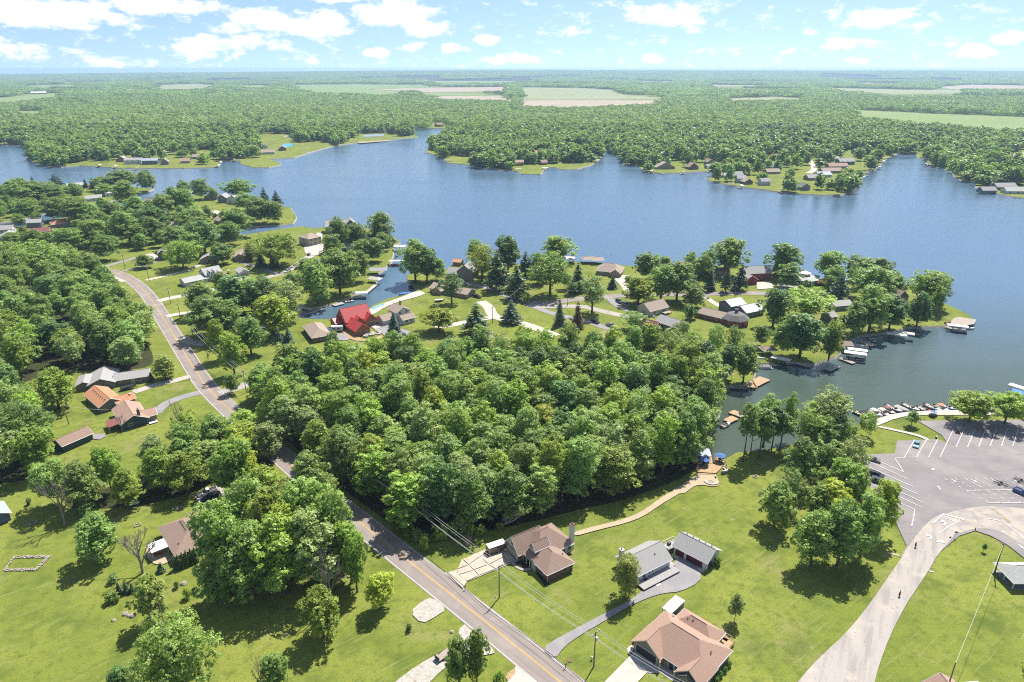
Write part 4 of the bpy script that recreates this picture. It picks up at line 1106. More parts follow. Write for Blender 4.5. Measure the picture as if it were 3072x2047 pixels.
# ---- trees that stand apart: kind, place and size (x, y, height, crown radius), leaf colour, label
G_LEFT = ('leafy yard tree among the left lakeside houses', 'yard trees on the left peninsula')
G_MID = ('leafy tree among the houses of the central peninsula', 'trees on the central peninsula')
G_CANAL = ('leafy tree in the roadside grove by the canal', 'grove between road and canal')
G_CORNER = ('leafy tree in the grove below the hip-roofed house', 'grove beside the road bend')
G_PARK = ('leafy tree in the clump beside the parking lot', 'park clump')
G_POINT = ('leafy tree shading the tip of the peninsula', 'trees on the peninsula tip')
G_SHORE = ('tall tree on the channel bank', 'tall bank trees')
LIST = [
 ('o', -273.28,447.16,16.1,7.3, 'b', 'lone spreading tree on the lawn inside the road bend'),
 ('o', -238.15,428.49,8.5,4.9, 'r', 'dark purple-leaved tree beside the asphalt drive'),
 ('b', -241.01,391.83,5.8,3.8, 'r', 'dark purple shrub at the outside of the road bend'),
 ('g', -212.55,427.80,18.7,13.5, 'b', 'large bright green spreading tree beside the curving lane'),
 ('m', -190.54,437.29,13.6,6.6, 'g', 'rounded tree in front of the tan brick house'),
 ('g', -153.16,433.73,22.5,17.4, 'b', 'huge rounded maple beside the cul-de-sac'),
 ('s', -163.32,430.22,12.0,4.2, 'g', 'small spruce before the huge maple'),
 ('s', -154.30,428.49,12.9,3.3, 'd', 'dark spruce tucked under the huge maple'),
 ('m', -175.17,446.41,9.4,4.4, 'g', G_LEFT), ('m', -105.78,352.93,24.3,7.4, 'g', G_CANAL), ('m', -126.79,405.48,11.9,4.9, 'b', G_CANAL),
 ('m', -161.93,336.51,16.6,7.5, 'g', G_CANAL), ('m', -144.63,338.77,19.7,8.3, 'd', G_CANAL), ('f', -146.18,307.41,19.1,8.3, 'g', G_CANAL),
 ('f', -137.01,303.61,18.2,7.5, 'g', G_CANAL), ('f', -127.91,336.51,19.6,8.2, 'd', G_CANAL), ('w', -114.64,327.72,20.0,7.3, 'p', G_CANAL), ('f', -137.07,341.06,17.5,7.6, 'g', G_CANAL),
 ('m', -115.39,308.37,19.1,8.7, 'y', 'round yellow-green maple beside the canal houses'),
 ('f', -128.75,277.49,19.7,5.4, 'y', 'tall pale yellow-green tree beside the roadside pole'),
 ('f', -116.61,261.41,19.2,5.7, 'b', 'tall bright tree on the roadside lawn'), ('m', -117.64,284.07,18.7,8.1, 'g', 'broad tree with a clear trunk on the roadside lawn'),
 ('m', -110.99,244.22,9.1,3.4, 'y', 'small tree at the road junction by the pole'),
 ('c', -143.81,257.81,11.1,5.1, 'o', 'wide olive cedar between the gray house and the road'),
 ('a', -148.99,256.11,4.1,1.1, 'g', 'narrow evergreen at the end of the gray house'),
 ('s', -109.62,298.97,6.9,2.0, 's', 'smaller silvery spruce beside the brown canal house'), ('s', -105.46,299.88,7.7,2.6, 's', 'larger silvery spruce beside the brown canal house'),
 ('m', -171.90,231.19,17.1,8.1, 'b', 'bright broad tree behind the orange-roofed house'),
 ('g', -161.66,197.33,21.0,11.1, 'g', 'big pale tree in front of the small brown shed'),
 ('m', -284.80,425.06,16.1,6.5, 'g', G_LEFT), ('w', -303.59,399.31,22.4,12.2, 'g', G_LEFT), ('w', -285.12,399.31,22.9,12.2, 'g', G_LEFT), ('c', -264.13,408.63,11.5,5.4, 'o', 'olive rounded tree at the road bend'),
 ('m', -256.23,373.49,16.2,8.2, 'b', G_LEFT), ('m', -247.12,373.49,12.9,7.4, 'g', G_LEFT), ('m', -252.32,357.88,14.9,8.7, 'd', G_LEFT),
 ('d', -126.85,160.75,15.8,5.1, 'g', 'pale half-dead tree entwined with creeper beside the grove'), ('m', -107.83,145.25,14.7,6.0, 'g', 'dark leafy tree in the middle of the left lawn'),
 ('d', -94.54,140.38,14.3,6.0, 'g', 'bare grey tree before the white patio cover'), ('c', -83.10,123.89,13.9,4.4, 'o', 'broad olive cedar on the left lawn'),
 ('a', -89.97,140.86,2.9,1.0, 'g', 'small cone-shaped evergreen on the patio lawn'),
 ('g', -67.91,103.65,19.4,9.6, 'g', 'big pale tree cut by the bottom edge of the picture'), ('c', -80.56,104.03,7.4,2.8, 'd', 'dark cedar beside the big pale tree at the bottom'),
 ('m', -48.72,104.03,10.8,3.2, 'g', 'small green tree at the bottom of the left lawn'), ('d', -51.93,104.81,9.6,2.0, 'g', 'grey bare tree leaning into the small green tree'),
 ('m', -42.66,118.86,14.5,5.0, 'b', 'bright leafy tree standing before the grey dead tree'), ('d', -43.28,128.71,16.6,4.5, 'g', 'grey dead tree at the edge of the grove'),
 ('a', -96.49,132.98,3.7,0.7, 'g', 'leftmost narrow evergreen of the lawn trio'), ('a', -94.79,133.09,3.6,0.7, 'g', 'middle narrow evergreen of the lawn trio'), ('a', -93.53,133.53,2.9,0.7, 'g', 'rightmost narrow evergreen of the lawn trio'),
 ('b', -96.92,130.18,3.0,1.8, 'g', 'round green shrub beside the evergreen trio'), ('b', -92.25,129.13,1.2,0.6, 'd', 'tiny round shrub below the evergreen trio'),
 ('b', -83.38,134.92,2.0,0.8, 'd', 'small dark shrub near the lawn boulder'), ('b', -78.97,131.36,3.2,1.1, 'b', 'small bright shrub near the lawn boulder'),
 ('b', -100.33,137.18,2.5,1.4, 'p', 'pale shrub beside the dark leafy lawn tree'), ('b', -123.10,165.97,3.3,2.3, 'g', 'loose shrub at the foot of the half-dead tree'),
 ('b', -142.98,169.86,2.2,0.9, 'd', 'tiny dark shrub near the fire ring'),
 ('m', -31.34,127.93,10.6,4.0, 'y', 'yellow-green small tree beside the main road'),
 ('m', -11.08,105.20,13.8,3.2, 'g', 'left tree of the pair by the gravel drive'), ('m', -7.30,105.59,16.1,2.9, 'g', 'right tree of the pair by the gravel drive'),
 ('b', -2.82,105.59,4.2,1.3, 'b', 'round shrub at the bottom edge beside the road'), ('b', -23.61,120.98,2.1,0.8, 'd', 'small dark shrub near the gravel patch'),
 ('b', -23.37,148.74,5.9,1.8, 'b', 'bright shrub standing alone by the roadside wood'),
 ('f', 27.65,131.62,12.9,3.7, 'o', 'dense olive tree in front of the white house'),
 ('y', 51.94,123.79,8.3,1.9, 'p', 'young lollipop tree on the lawn behind the large brown house'),
 ('m', 73.92,159.45,15.1,5.3, 'g', 'leafy tree standing slightly apart at the left of the park clump'), ('w', 80.29,167.51,13.8,4.1, 'p', G_PARK), ('m', 77.37,143.09,17.5,6.1, 'g', G_PARK),
 ('m', 84.39,143.09,20.3,6.1, 'g', G_PARK), ('m', 91.33,145.56,20.5,5.3, 'g', G_PARK), ('m', 100.87,155.08,18.0,5.0, 'y', 'yellow-green tree overhanging the parking lot'), ('m', 90.07,160.02,14.7,5.3, 'y', G_PARK),
 ('m', 86.63,161.48,12.2,4.9, 'g', G_PARK), ('f', 87.98,178.95,17.9,6.0, 'g', G_PARK), ('m', 95.18,167.51,16.7,6.4, 'b', G_PARK), ('f', 95.82,178.95,15.7,5.8, 'g', G_PARK),
 ('w', 103.66,178.95,17.9,6.0, 'p', G_PARK), ('m', 100.92,169.86,13.7,4.6, 'b', G_PARK),
 ('t', 75.99,193.80,21.5,3.8, 'g', G_SHORE), ('t', 82.14,196.57,18.3,4.2, 'g', G_SHORE), ('t', 86.99,199.09,17.6,3.9, 'd', G_SHORE), ('t', 79.72,198.08,15.2,3.1, 'd', G_SHORE), ('t', 90.48,200.63,13.9,4.0, 'g', G_SHORE),
 ('f', 85.59,202.79,20.0,5.3, 'g', G_SHORE), ('f', 95.41,208.67,18.2,3.0, 'b', G_SHORE),
 ('w', 109.29,208.67,19.3,8.9, 'p', 'wide pale willow beside the marina walk'), ('m', 102.93,206.68,15.6,4.2, 'b', G_PARK), ('w', 99.01,201.84,15.9,6.1, 'g', G_PARK), ('m', 104.51,200.90,13.2,5.3, 'g', G_PARK),
 ('m', 123.90,209.67,10.2,4.0, 'd', 'dark round tree at the corner of the marina lawn'), ('m', 112.34,200.90,11.1,4.8, 'g', G_PARK), ('w', 113.32,208.67,10.2,4.8, 'p', G_PARK),
 ('o', 166.39,220.18,12.7,8.6, 'b', 'wide tree at the left of the marina pair'), ('o', 178.84,219.09,12.9,7.3, 'b', 'wide tree at the right of the marina pair'), ('y', 144.27,217.80,6.3,2.9, 'g', 'small young tree on the marina lawn'),
 ('y', 125.93,148.55,2.7,0.7, 'd', 'tiny sapling on the lawn inside the park road'), ('m', 107.02,105.59,8.7,1.8, 'g', 'tree cut by the right edge at the bottom'),
 ('b', 53.37,143.27,2.8,1.1, 'b', 'bright round shrub behind the white garage'), ('b', 51.25,142.30,2.0,0.9, 'r', 'dark red shrub behind the white garage'),
 ('b', 43.01,106.96,1.4,0.7, 'd', 'round clipped shrub nearest the bottom beside the large brown house'), ('b', 44.25,108.17,1.6,0.7, 'd', 'second round clipped shrub beside the large brown house'),
 ('b', 45.54,109.51,1.5,0.7, 'd', 'third round clipped shrub beside the large brown house'), ('b', 46.81,110.81,1.5,0.7, 'd', 'round clipped shrub at the far corner of the large brown house'),
 ('m', -119.19,443.95,17.2,6.2, 'd', G_LEFT), ('m', -121.67,473.21,22.7,6.6, 'b', G_LEFT), ('w', -120.57,477.38,14.6,5.6, 'p', G_LEFT), ('m', -110.61,481.61,17.3,7.2, 'g', G_LEFT),
 ('o', -98.44,503.85,20.7,8.1, 'b', 'bright flat-topped tree at the end of the left peninsula'), ('p', -91.94,488.09,16.5,8.6, 'g', 'flat spreading pine at the end of the left peninsula'), ('m', -100.33,443.95,14.3,6.0, 'b', G_LEFT),
 ('m', -92.10,443.95,15.2,6.5, 'd', G_LEFT), ('m', -90.92,473.21,12.5,4.8, 'b', G_LEFT), ('m', -98.28,373.05,25.0,9.8, 'g', 'big rounded tree over the canal dock'), ('m', -91.56,398.81,18.0,4.8, 'g', G_LEFT), ('m', -96.61,395.79,18.8,5.2, 'd', G_LEFT),
 ('m', -58.41,397.30,24.1,8.2, 'g', 'left tree of the three on the channel point'), ('m', -51.41,397.30,19.3,6.9, 'd', 'middle tree of the three on the channel point'), ('m', -45.15,400.33,13.1,5.0, 'g', 'right tree of the three on the channel point'),
 ('w', -33.16,356.22,15.7,6.1, 'd', 'dark loose tree before the long tan house'), ('s', -57.48,311.95,10.9,3.7, 's', 'silvery spruce in front of the white house by the canal'),
 ('o', -35.99,312.94,11.3,7.6, 'y', 'pale spreading tree on the lawn by the white house'), ('p', -17.40,309.99,15.9,7.2, 'g', 'wide dark pine beside the pale road'), ('p', -0.53,326.30,12.4,5.8, 'p', 'pale open pine on the central lawn'),
 ('m', -24.30,442.12,14.2,5.7, 'd', G_MID), ('w', -18.20,398.81,21.1,7.4, 'y', G_MID), ('p', -8.21,381.30,25.0,8.1, 'g', 'tall pine behind the central lane'), ('m', -2.46,411.30,23.4,8.7, 'd', G_MID),
 ('p', 2.66,365.11,20.9,7.8, 'g', 'broad pine overhanging the lane bend'), ('p', 8.38,411.30,16.2,5.4, 'd', 'dark pine rising behind the broad pine'), ('w', 21.62,370.37,22.8,10.2, 'b', 'tall willow-like tree beside the central lane'),
 ('m', 30.14,442.12,16.6,9.8, 'b', 'bright round tree standing against the lake'), ('m', 16.51,411.30,13.9,5.4, 'g', G_MID), ('s', 37.85,377.14,18.5,5.0, 'd', 'dark spruce beside the tan lake house'),
 ('m', 34.06,371.71,8.2,3.3, 'b', G_MID), ('b', 7.41,357.97,4.9,2.9, 'g', 'round shrub at the lane fork'), ('w', 42.12,339.54,19.4,7.0, 'p', 'pale open tree beside the curving lane'),
 ('s', 23.85,322.09,14.9,3.3, 'p', 'left sparse spruce of the two on the central lawn'), ('s', 32.58,317.96,14.8,3.4, 'u', 'right thin brownish spruce of the two on the central lawn'),
 ('m', 80.88,400.33,16.3,6.8, 'b', 'bright rounded tree on the lakeside lawn'), ('m', 97.90,422.81,8.6,3.9, 'b', G_MID), ('m', 90.77,419.46,10.8,3.2, 'g', G_MID), ('m', 69.22,355.48,14.3,7.7, 'y', 'yellow-green tree beside the peninsula road'),
 ('s', 58.76,383.56,8.1,3.2, 'd', 'dark narrow spruce at the tan house drive'), ('b', 69.78,396.99,4.0,2.4, 'g', 'round shrub by the tan house drive'), ('f', 82.68,361.25,19.5,6.6, 'g', G_MID), ('m', 91.53,361.25,20.3,8.2, 'g', G_MID),
 ('w', 110.47,409.70,14.7,4.2, 'p', G_MID), ('w', 121.27,409.70,16.1,5.4, 'p', G_MID), ('m', 134.79,411.30,21.6,9.2, 'b', 'big tree against the lake left of the red house'), ('m', 111.40,386.98,18.4,5.7, 'd', G_MID),
 ('s', 115.05,379.90,14.3,3.8, 'd', 'dark spruce beside the peninsula road'), ('s', 106.49,382.71,12.2,3.6, 's', 'blue spruce among the roadside trees'), ('p', 123.50,377.14,16.8,3.8, 'g', 'pine beside the drive of the red house'),
 ('p', 132.30,379.90,16.9,4.7, 'd', 'dark pine at the corner of the red house'), ('s', 129.36,379.90,5.7,2.3, 's', 'little blue spruce in front of the red house pines'), ('m', 166.90,406.53,20.1,8.6, 'g', 'big tree against the lake right of the red house'),
 ('p', 166.52,412.91,12.5,5.0, 'p', 'pale pine right of the red house'), ('o', 161.86,384.69,14.3,6.5, 'y', 'yellow-green round tree before the round white house'), ('b', 169.57,376.31,7.6,3.8, 'd', 'big clipped round shrub by the round white house'),
 ('m', 192.39,400.33,17.1,7.9, 'g', G_MID), ('s', 193.71,400.33,10.4,3.6, 's', 'silvery spruce against the lake'), ('p', 181.65,361.25,16.7,6.5, 'p', 'wide pale pine behind the peninsula road'),
 ('w', 98.13,348.90,12.2,5.6, 'b', G_MID), ('b', 91.38,330.61,8.2,3.9, 'd', 'large dark round shrub on the back lawn'), ('m', 130.42,320.01,18.2,6.3, 'd', G_MID), ('w', 149.32,328.44,15.9,12.1, 'b', 'wide bright tree in the middle of the peninsula'),
 ('m', 128.35,280.48,21.2,10.5, 'd', 'wide dark tree behind the boat canopies'), ('f', 139.73,276.91,19.2,5.5, 'b', 'upright tree at the water behind the steel dock'), ('m', 121.51,282.96,17.0,5.5, 'g', G_MID),
 ('o', 115.66,294.51,10.6,4.5, 'y', 'small spreading tree on the back lawn'), ('f', 90.25,280.48,16.5,4.8, 'b', G_MID), ('w', 97.27,278.04,16.7,4.8, 'p', G_MID), ('m', 95.00,254.48,17.4,6.3, 'g', 'dense tree over the orange slide dock'), ('m', 88.56,256.87,16.5,4.9, 'd', G_MID),
 ('m', 59.93,315.94,8.7,5.3, 'g', G_MID), ('w', 78.95,295.95,12.2,5.2, 'p', G_MID),
 ('m', 209.10,403.41,14.1,5.5, 'g', G_POINT), ('m', 216.49,400.33,13.1,6.6, 'g', G_POINT), ('m', 222.90,397.30,13.9,6.5, 'd', G_POINT), ('m', 199.85,362.53,18.3,9.4, 'g', G_POINT), ('m', 216.14,369.04,13.2,5.5, 'd', G_POINT),
 ('m', 164.03,306.14,16.5,5.3, 'g', G_POINT), ('m', 174.51,311.95,21.8,8.2, 'g', 'broad tree with a thick leaning trunk by the stone bank'), ('m', 186.46,315.94,16.9,6.6, 'd', G_POINT), ('o', 224.22,351.31,18.3,9.1, 'b', 'outermost bright tree against the lake at the tip'),
 ('c', 202.30,320.01,18.5,6.6, 'd', 'dark cedar at the tip of the peninsula'), ('m', 221.63,337.27,14.6,3.2, 'b', G_POINT), ('s', 158.12,306.14,12.2,2.1, 'd', 'thin dark spruce behind the docks'), ('b', 184.08,389.30,4.2,4.5, 'u', 'rust-coloured hedge bush near the peninsula lawn'),
 ('m', -325.80,685.74,16.7,6.5, 'd', G_LEFT), ('m', -334.86,677.80,11.7,5.7, 'd', G_LEFT), ('m', -306.19,677.80,18.6,8.5, 'b', G_LEFT), ('m', -294.30,677.80,11.1,4.3, 'y', G_LEFT), ('m', -275.08,693.85,15.5,13.9, 'b', G_LEFT),
 ('p', -236.27,654.97,16.1,5.5, 'd', 'left dark pine of the two at the spit'), ('p', -220.14,640.53,15.7,6.1, 'd', 'right dark pine of the two at the spit'), ('w', -241.88,619.96,15.9,8.0, 'g', G_LEFT), ('m', -382.08,723.73,21.1,9.0, 'g', 'lone round tree on the little lawn by the lake'),
 ('m', -418.67,746.60,18.7,15.6, 'b', G_LEFT), ('m', -356.46,633.54,23.3,10.8, 'd', G_LEFT), ('p', -492.16,746.60,15.8,9.5, 'g', 'tall pine by the lake at the far left'), ('s', -516.66,746.60,12.8,4.7, 'd', 'pointed spruce by the lake at the far left'),
 ('w', -474.24,662.42,21.5,13.9, 'g', G_LEFT), ('m', -451.66,654.97,19.4,15.2, 'b', G_LEFT), ('m', -438.11,654.97,16.7,11.8, 'b', G_LEFT), ('m', -432.90,728.20,14.0,8.3, 'b', G_LEFT), ('s', -449.69,741.92,12.0,4.7, 'd', 'first dark spruce behind the white-roofed houses'), ('s', -460.31,746.60,10.5,3.2, 'd', 'second dark spruce behind the white-roofed houses'),
 ('m', -450.42,613.37,13.9,7.7, 'g', G_LEFT), ('m', -410.21,576.42,17.4,8.7, 'd', G_LEFT), ('m', -386.75,576.42,18.5,9.9, 'b', G_LEFT), ('m', -360.78,565.01,20.0,12.0, 'b', G_LEFT), ('m', -348.14,559.46,16.9,7.1, 'd', G_LEFT),
 ('m', -339.22,576.42,15.0,6.7, 'p', G_LEFT), ('m', -328.54,594.37,16.6,7.5, 'g', G_LEFT), ('m', -302.55,594.37,19.0,9.5, 'b', G_LEFT), ('m', -292.05,606.91,20.6,9.7, 'b', G_LEFT), ('m', -273.32,518.41,22.3,10.0, 'd', G_LEFT),
 ('m', -294.17,538.22,16.4,7.4, 'g', G_LEFT), ('m', -304.80,491.09,17.2,10.6, 'b', G_LEFT), ('f', -286.33,495.46,22.6,8.6, 'g', G_LEFT), ('m', -271.56,491.09,14.1,7.3, 'd', G_LEFT), ('w', -259.17,548.65,14.4,10.0, 'p', G_LEFT),
 ('m', -211.11,518.41,20.2,11.1, 'g', G_LEFT), ('m', -205.08,491.09,16.2,7.0, 'g', G_LEFT), ('w', -209.58,565.01,21.1,10.3, 'g', G_LEFT), ('w', -197.17,565.01,17.1,6.6, 'p', G_LEFT), ('m', -214.47,466.29,21.5,11.1, 'd', G_LEFT),
 ('m', -238.79,478.40,15.9,10.3, 'g', G_LEFT), ('b', -254.46,584.07,5.1,3.2, 'd', 'round shrub beside the spit turning circle'), ('m', -348.95,491.09,10.0,6.5, 'g', G_LEFT), ('m', -375.91,518.41,7.2,3.4, 'd', G_LEFT), ('m', -313.42,474.30,14.8,8.8, 'b', G_LEFT),
 ('m', -413.17,697.98,11.3,7.2, 'p', G_LEFT), ('m', -430.90,681.74,12.5,6.3, 'b', G_LEFT), ('m', -265.41,497.67,18.0,6.8, 'g', G_LEFT), ('m', -215.62,452.85,16.6,7.7, 'g', G_LEFT), ('m', -494.66,666.20,10.9,4.1, 'g', G_LEFT),
]
for row in (-69.23,132.71,28.0,6.6,'g'), (-63.09,131.89,22.0,6.8,'g'), (-55.74,133.26,22.8,6.9,'b'), (-48.50,135.48,22.5,7.0,'p'), (-70.96,129.23,9.1,4.0,'g'), (-70.00,150.37,23.0,5.9,'g'), (-61.92,146.51,22.2,6.6,'b'), (-53.52,146.51,25.0,6.5,'g'), (-45.06,140.98,25.9,5.2,'g'), (-40.29,136.89,18.3,4.3,'b'), (-54.99,160.02,23.3,6.6,'g'), (-69.40,161.48,19.4,6.0,'b'), (-73.61,154.40,18.0,4.7,'g'), (-55.38,138.62,22.5,5.9,'y'), (-38.19,133.53,18.0,3.3,'b'), (-85.50,173.90,17.1,5.4,'g'), (-82.01,172.27,21.2,6.5,'b'), (-80.34,175.56,18.8,4.5,'y'):
 LIST.append(('m', *row, G_CORNER))

GROUPED = {g[1] for g in (G_LEFT, G_MID, G_CANAL, G_CORNER, G_PARK, G_POINT, G_SHORE)}
trees = []       # (size in view, args)
for (kd, X, Y, h, r, tint, lab) in LIST:
 g = None
 if isinstance(lab, tuple):
  lab, g = lab
 if KIND_NAME[kd] == 'broadleaf_tree' and kd != 'g' and Y > 300:
  r, h = r * 1.3, h * 1.1
 elif g == G_CORNER[1]:
  r *= 1.13
 trees.append([kd, X, Y, max(h, 0.8), r, tint, lab, g])
listed = [(t[1], t[2], t[4]) for t in trees]

def scatter(poly, dist, seed):
 rnd = random.Random(seed)
 xs_, ys_ = [p[0] for p in poly], [p[1] for p in poly]
 got = []
 for _ in range(9000):
  p = (rnd.uniform(min(xs_), max(xs_)), rnd.uniform(min(ys_), max(ys_)))
  if inside(p, poly) and all((p[0] - q[0]) ** 2 + (p[1] - q[1]) ** 2 > dist * dist for q in got):
   got.append(p)
 return got

WOOD_SPEC = [('central', 7.7, (14, 22), (5.2, 7.6), 'leafy tree in the big wood between road and channel', 'trees of the central wood'),
       ('left', 10.2, (14, 20), (5.8, 8.0), 'leafy tree in the wood left of the road bend', 'trees of the left wood'),
       ('south', 8.8, (12, 17), (4.8, 6.6), 'leafy tree in the belt behind the propane tank', 'trees of the tree belt'),
       ('west', 9.5, (13, 19), (5.4, 7.6), 'leafy tree at the left edge beside the small brown shed', 'trees at the left edge')]
for (wk, dist, hh, rr, lab, g) in WOOD_SPEC:
 rw = random.Random(hash(wk) % 7 + 5) if False else random.Random(len(wk) * 13 + 5)
 for (x, y) in scatter(WOODS[wk], dist, len(wk)):
  if any((x - q[0]) ** 2 + (y - q[1]) ** 2 < (q[2] * 0.8) ** 2 for q in listed):
   continue
  tint = rw.choice('gggggggggbbbbbbyddppp')
  kd = 'f' if wk == 'central' else rw.choice('fmmo')
  if tint == 'p' and rw.random() < .6:
   kd = 'w'
  trees.append([kd, x, y, rw.uniform(*hh), rw.uniform(*rr), tint, (lab, wk), g])
TINT_WORD = {'g': 'mid-green', 'b': 'fresh green', 'y': 'yellow-green', 'd': 'dark green', 'p': 'pale grayish', 'o': 'olive'}
for wk, *_ in WOOD_SPEC:
 grp = [t for t in trees if isinstance(t[6], tuple) and t[6][1] == wk]
 ys_ = sorted(t[2] for t in grp)
 for t in grp:
  q = ys_.index(t[2]) / len(ys_)
  mates = sorted([u[1] for u in grp if u[2] // 1 >= 0 and abs(ys_.index(u[2]) / len(ys_) - q) < .17])
  s_ = mates.index(t[1]) / max(1, len(mates) - 1)
  row = 'at the front' if q < .22 else ('near the front' if q < .45 else ('in the middle' if q < .7 else 'at the back'))
  col = 'left end' if s_ < .2 else ('left of centre' if s_ < .42 else ('centre' if s_ < .6 else ('right of centre' if s_ < .82 else 'right end')))
  what = {'central': 'the central wood', 'left': 'the road-bend wood', 'south': 'the propane-tank tree belt', 'west': 'the left-edge wood'}[wk]
  t[6] = '%s %s tree %s of %s, %s' % (TINT_WORD[t[5]], 'tall' if t[3] > 17.5 else ('slender' if t[4] < 5.0 else 'broad'), row, what, col)
same = {}
for t in trees:
 if t[7] in {w_[5] for w_ in WOOD_SPEC}:
  same.setdefault(t[6], []).append(t)
for v_ in same.values():
 v_.sort(key=lambda t: t[2])
 for i, t in enumerate(v_):
  if len(v_) > 1:
   t[6] += ', nearest one' if i == 0 else (', farthest one' if i == len(v_) - 1 else ', %s nearest' % ('first', 'second', 'third', 'fourth', 'fifth', 'sixth', 'seventh')[min(i, 6)])
ORD = ('first', 'second', 'third', 'fourth', 'fifth', 'sixth', 'seventh', 'eighth', 'ninth', 'tenth', 'eleventh', 'twelfth', 'thirteenth', 'fourteenth', 'fifteenth', 'sixteenth', 'seventeenth', 'eighteenth', 'nineteenth', 'twentieth')

def number_group(items):
 """items of one look-alike group, ordered across the picture: say the leaf colour and the place in the row"""
 items.sort(key=lambda t: t[1] / t[2])
 half = len(items) // 2
 for i, t in enumerate(items):
  t[6] = '%s %s, %s from the %s' % (TINT_WORD.get(t[5], 'green'), t[6], ORD[i] if i < half or len(items) < 4 else ORD[len(items) - 1 - i], 'left' if i < half or len(items) < 4 else 'right')

# the largest in view stand as trees of their own, the rest join the woodland mass
broad = [t for t in trees if KIND_NAME[t[0]] == 'broadleaf_tree']
broad.sort(key=lambda t: -(t[3] * t[4]) / (t[1] ** 2 + t[2] ** 2 + 14400))
own = {id(t) for t in broad[:320]}
by_group = {}
for t in trees:
 if t[7] and t[7] in GROUPED and (KIND_NAME[t[0]] != 'broadleaf_tree' or id(t) in own):
  by_group.setdefault(t[7], []).append(t)
for v_ in by_group.values():
 number_group(v_)
MASS = []        # x, y, z, height, radius
for t in trees:
 if KIND_NAME[t[0]] == 'broadleaf_tree' and id(t) not in own:
  MASS.append((t[1], t[2], 0.0, t[3], t[4]))
  continue
 plant(*t)
# a few bare trees inside the wood, and undergrowth along its edge
for (X, Y, h, r), lab in (((-91.67,253.37,16.0,4.7), 'grey bare tree at the corner of the central wood'), ((-84.54,257.58,12.4,3.9), 'second grey bare tree at the corner of the central wood'), ((-113.63,205.86,16.7,3.4), 'pale bare tree rising from the tree belt'),
          ((-138.73,213.89,7.2,2.6), 'bare tree at the corner of the brown brick house'), ((35.48,222.39,11.8,3.2), 'grey bare tree inside the central wood')):
 plant('d', X, Y, h, r, 'g', lab)
EDGE = [(-18.61,154.74,5.0,2.0), (-16.04,155.43,5.3,2.1), (-13.45,156.12,5.6,2.2), (-11.23,155.77,3.7,1.5), (-20.19,153.04,4.7,1.5), (-28.39,155.77,4.2,1.8), (-31.01,158.59,4.3,1.8), (-25.75,152.36,5.2,1.5), (-3.34,157.88,2.7,1.3), (-8.59,155.77,3.2,1.8)]
ed = [['b', X, Y, max(h, 2.0), r, 'bbgyb'[i % 5], 'bush at the road end of the central wood', 'bushes along the wood edge'] for i, (X, Y, h, r) in enumerate(EDGE)]
number_group(ed)
for t in ed:
 plant(*t)
ARB = [-86.75,141.58,4.5,0.6, -85.94,142.06,4.6,0.6, -84.90,142.48,4.9,0.7, -84.14,143.09,5.1,0.7, -83.37,143.89,5.1,0.7, -82.56,144.50,4.9,0.7]
ARB = [ARB[i:i + 4] for i in range(0, len(ARB), 4)]
ar = [['a', X, Y, h, r, 'b', 'narrow evergreen along the hip-roofed house wall', 'evergreens along the house wall'] for (X, Y, h, r) in ARB]
number_group(ar)
for t in ar:
 plant(*t)

# ================================================================ far woodland as one mass
CLEAR = [p for (p, _) in FIELDS] + [
 [(-389.2,1002),(-348.9,897.9),(-294.0,891.3),(-310.3,1002),(-294.6,1152),(-311.3,1220),(-340.5,1257),(-370.0,1220),(-433.0,1398),(-496.8,1413),(-469.9,1296),(-382.7,1110),(-366.6,1018)],
 [(-285.0,1220),(-170.9,1324),(-181.8,1367),(-214.9,1352),(-255.2,1429),(-300.3,1413),(-297.0,1296),(-286.9,1196)],
 [(-194.8,1592),(-115.1,1497),(-119.2,1553),(-183.0,1722),(-195.7,1654)],
 [(-83.70,947),(-49.28,911),(-51.49,954),(-88.29,1002)], [(-10.02,872.0),(7.82,884.8),(10.88,841.5),(38.31,841.5),(48.03,897.9),(59.53,878.3),(114.0,932),(114.4,970),(50.90,954),(11.91,925)],
 [(633.0,1110),(650.9,1110),(602.7,1022),(595.4,1035)], [(508.2,762.9),(525.7,770.9),(496.6,725.5),(491.6,732.7)], [(482.9,711.5),(501.7,672.3),(559.4,755.2),(549.1,787.2)],
]
SPARSE = [[(253.1,770.9),(251.2,704.7),(331.1,691.4),(372.0,755.2),(411.0,821.8),(468.7,901),(529.8,995),(550.0,1079),(538.4,1110),(484.8,1050),(431.7,1035),(398.8,1079),(349.1,970),(288.9,859.5)],
      [(-516.6,891.3),(-374.4,897.9),(-460.8,1110),(-538.9,1110),(-586.5,1018)], [(162.7,859.5),(236.2,859.5),(292.2,911),(277.5,1018),(206.0,970)]]
KEEP = []
HOUSE_SPOTS = []
fr_ = np.random.default_rng(5)

def grid_pts(x0, x1, y0, y1, d):
 nx, ny = int((x1 - x0) / d), int((y1 - y0) / (d * .866))
 X, Y = np.meshgrid(np.arange(nx), np.arange(ny))
 Xw = x0 + (X + .5 * (Y % 2)) * d + fr_.uniform(-.42, .42, X.shape) * d
 Yw = y0 + Y * d * .866 + fr_.uniform(-.42, .42, X.shape) * d
 return Xw.ravel(), Yw.ravel()

def in_view(X, Y, margin=1.12, pad=60):
 return np.abs(X) < Y * 0.80 * margin + pad

def clear_mask(X, Y, h):
 """False where a tree of height h would stand on, or screen, the open farmland"""
 ok = np.ones(len(X), bool)
 for f_ in (1.0, 1 + (120 / (120 - .9 * h) - 1) * .5, 120 / (120 - .9 * h)):
  for p in CLEAR:
   ok &= ~inside_np(X * f_, Y * f_, p)
 return ok

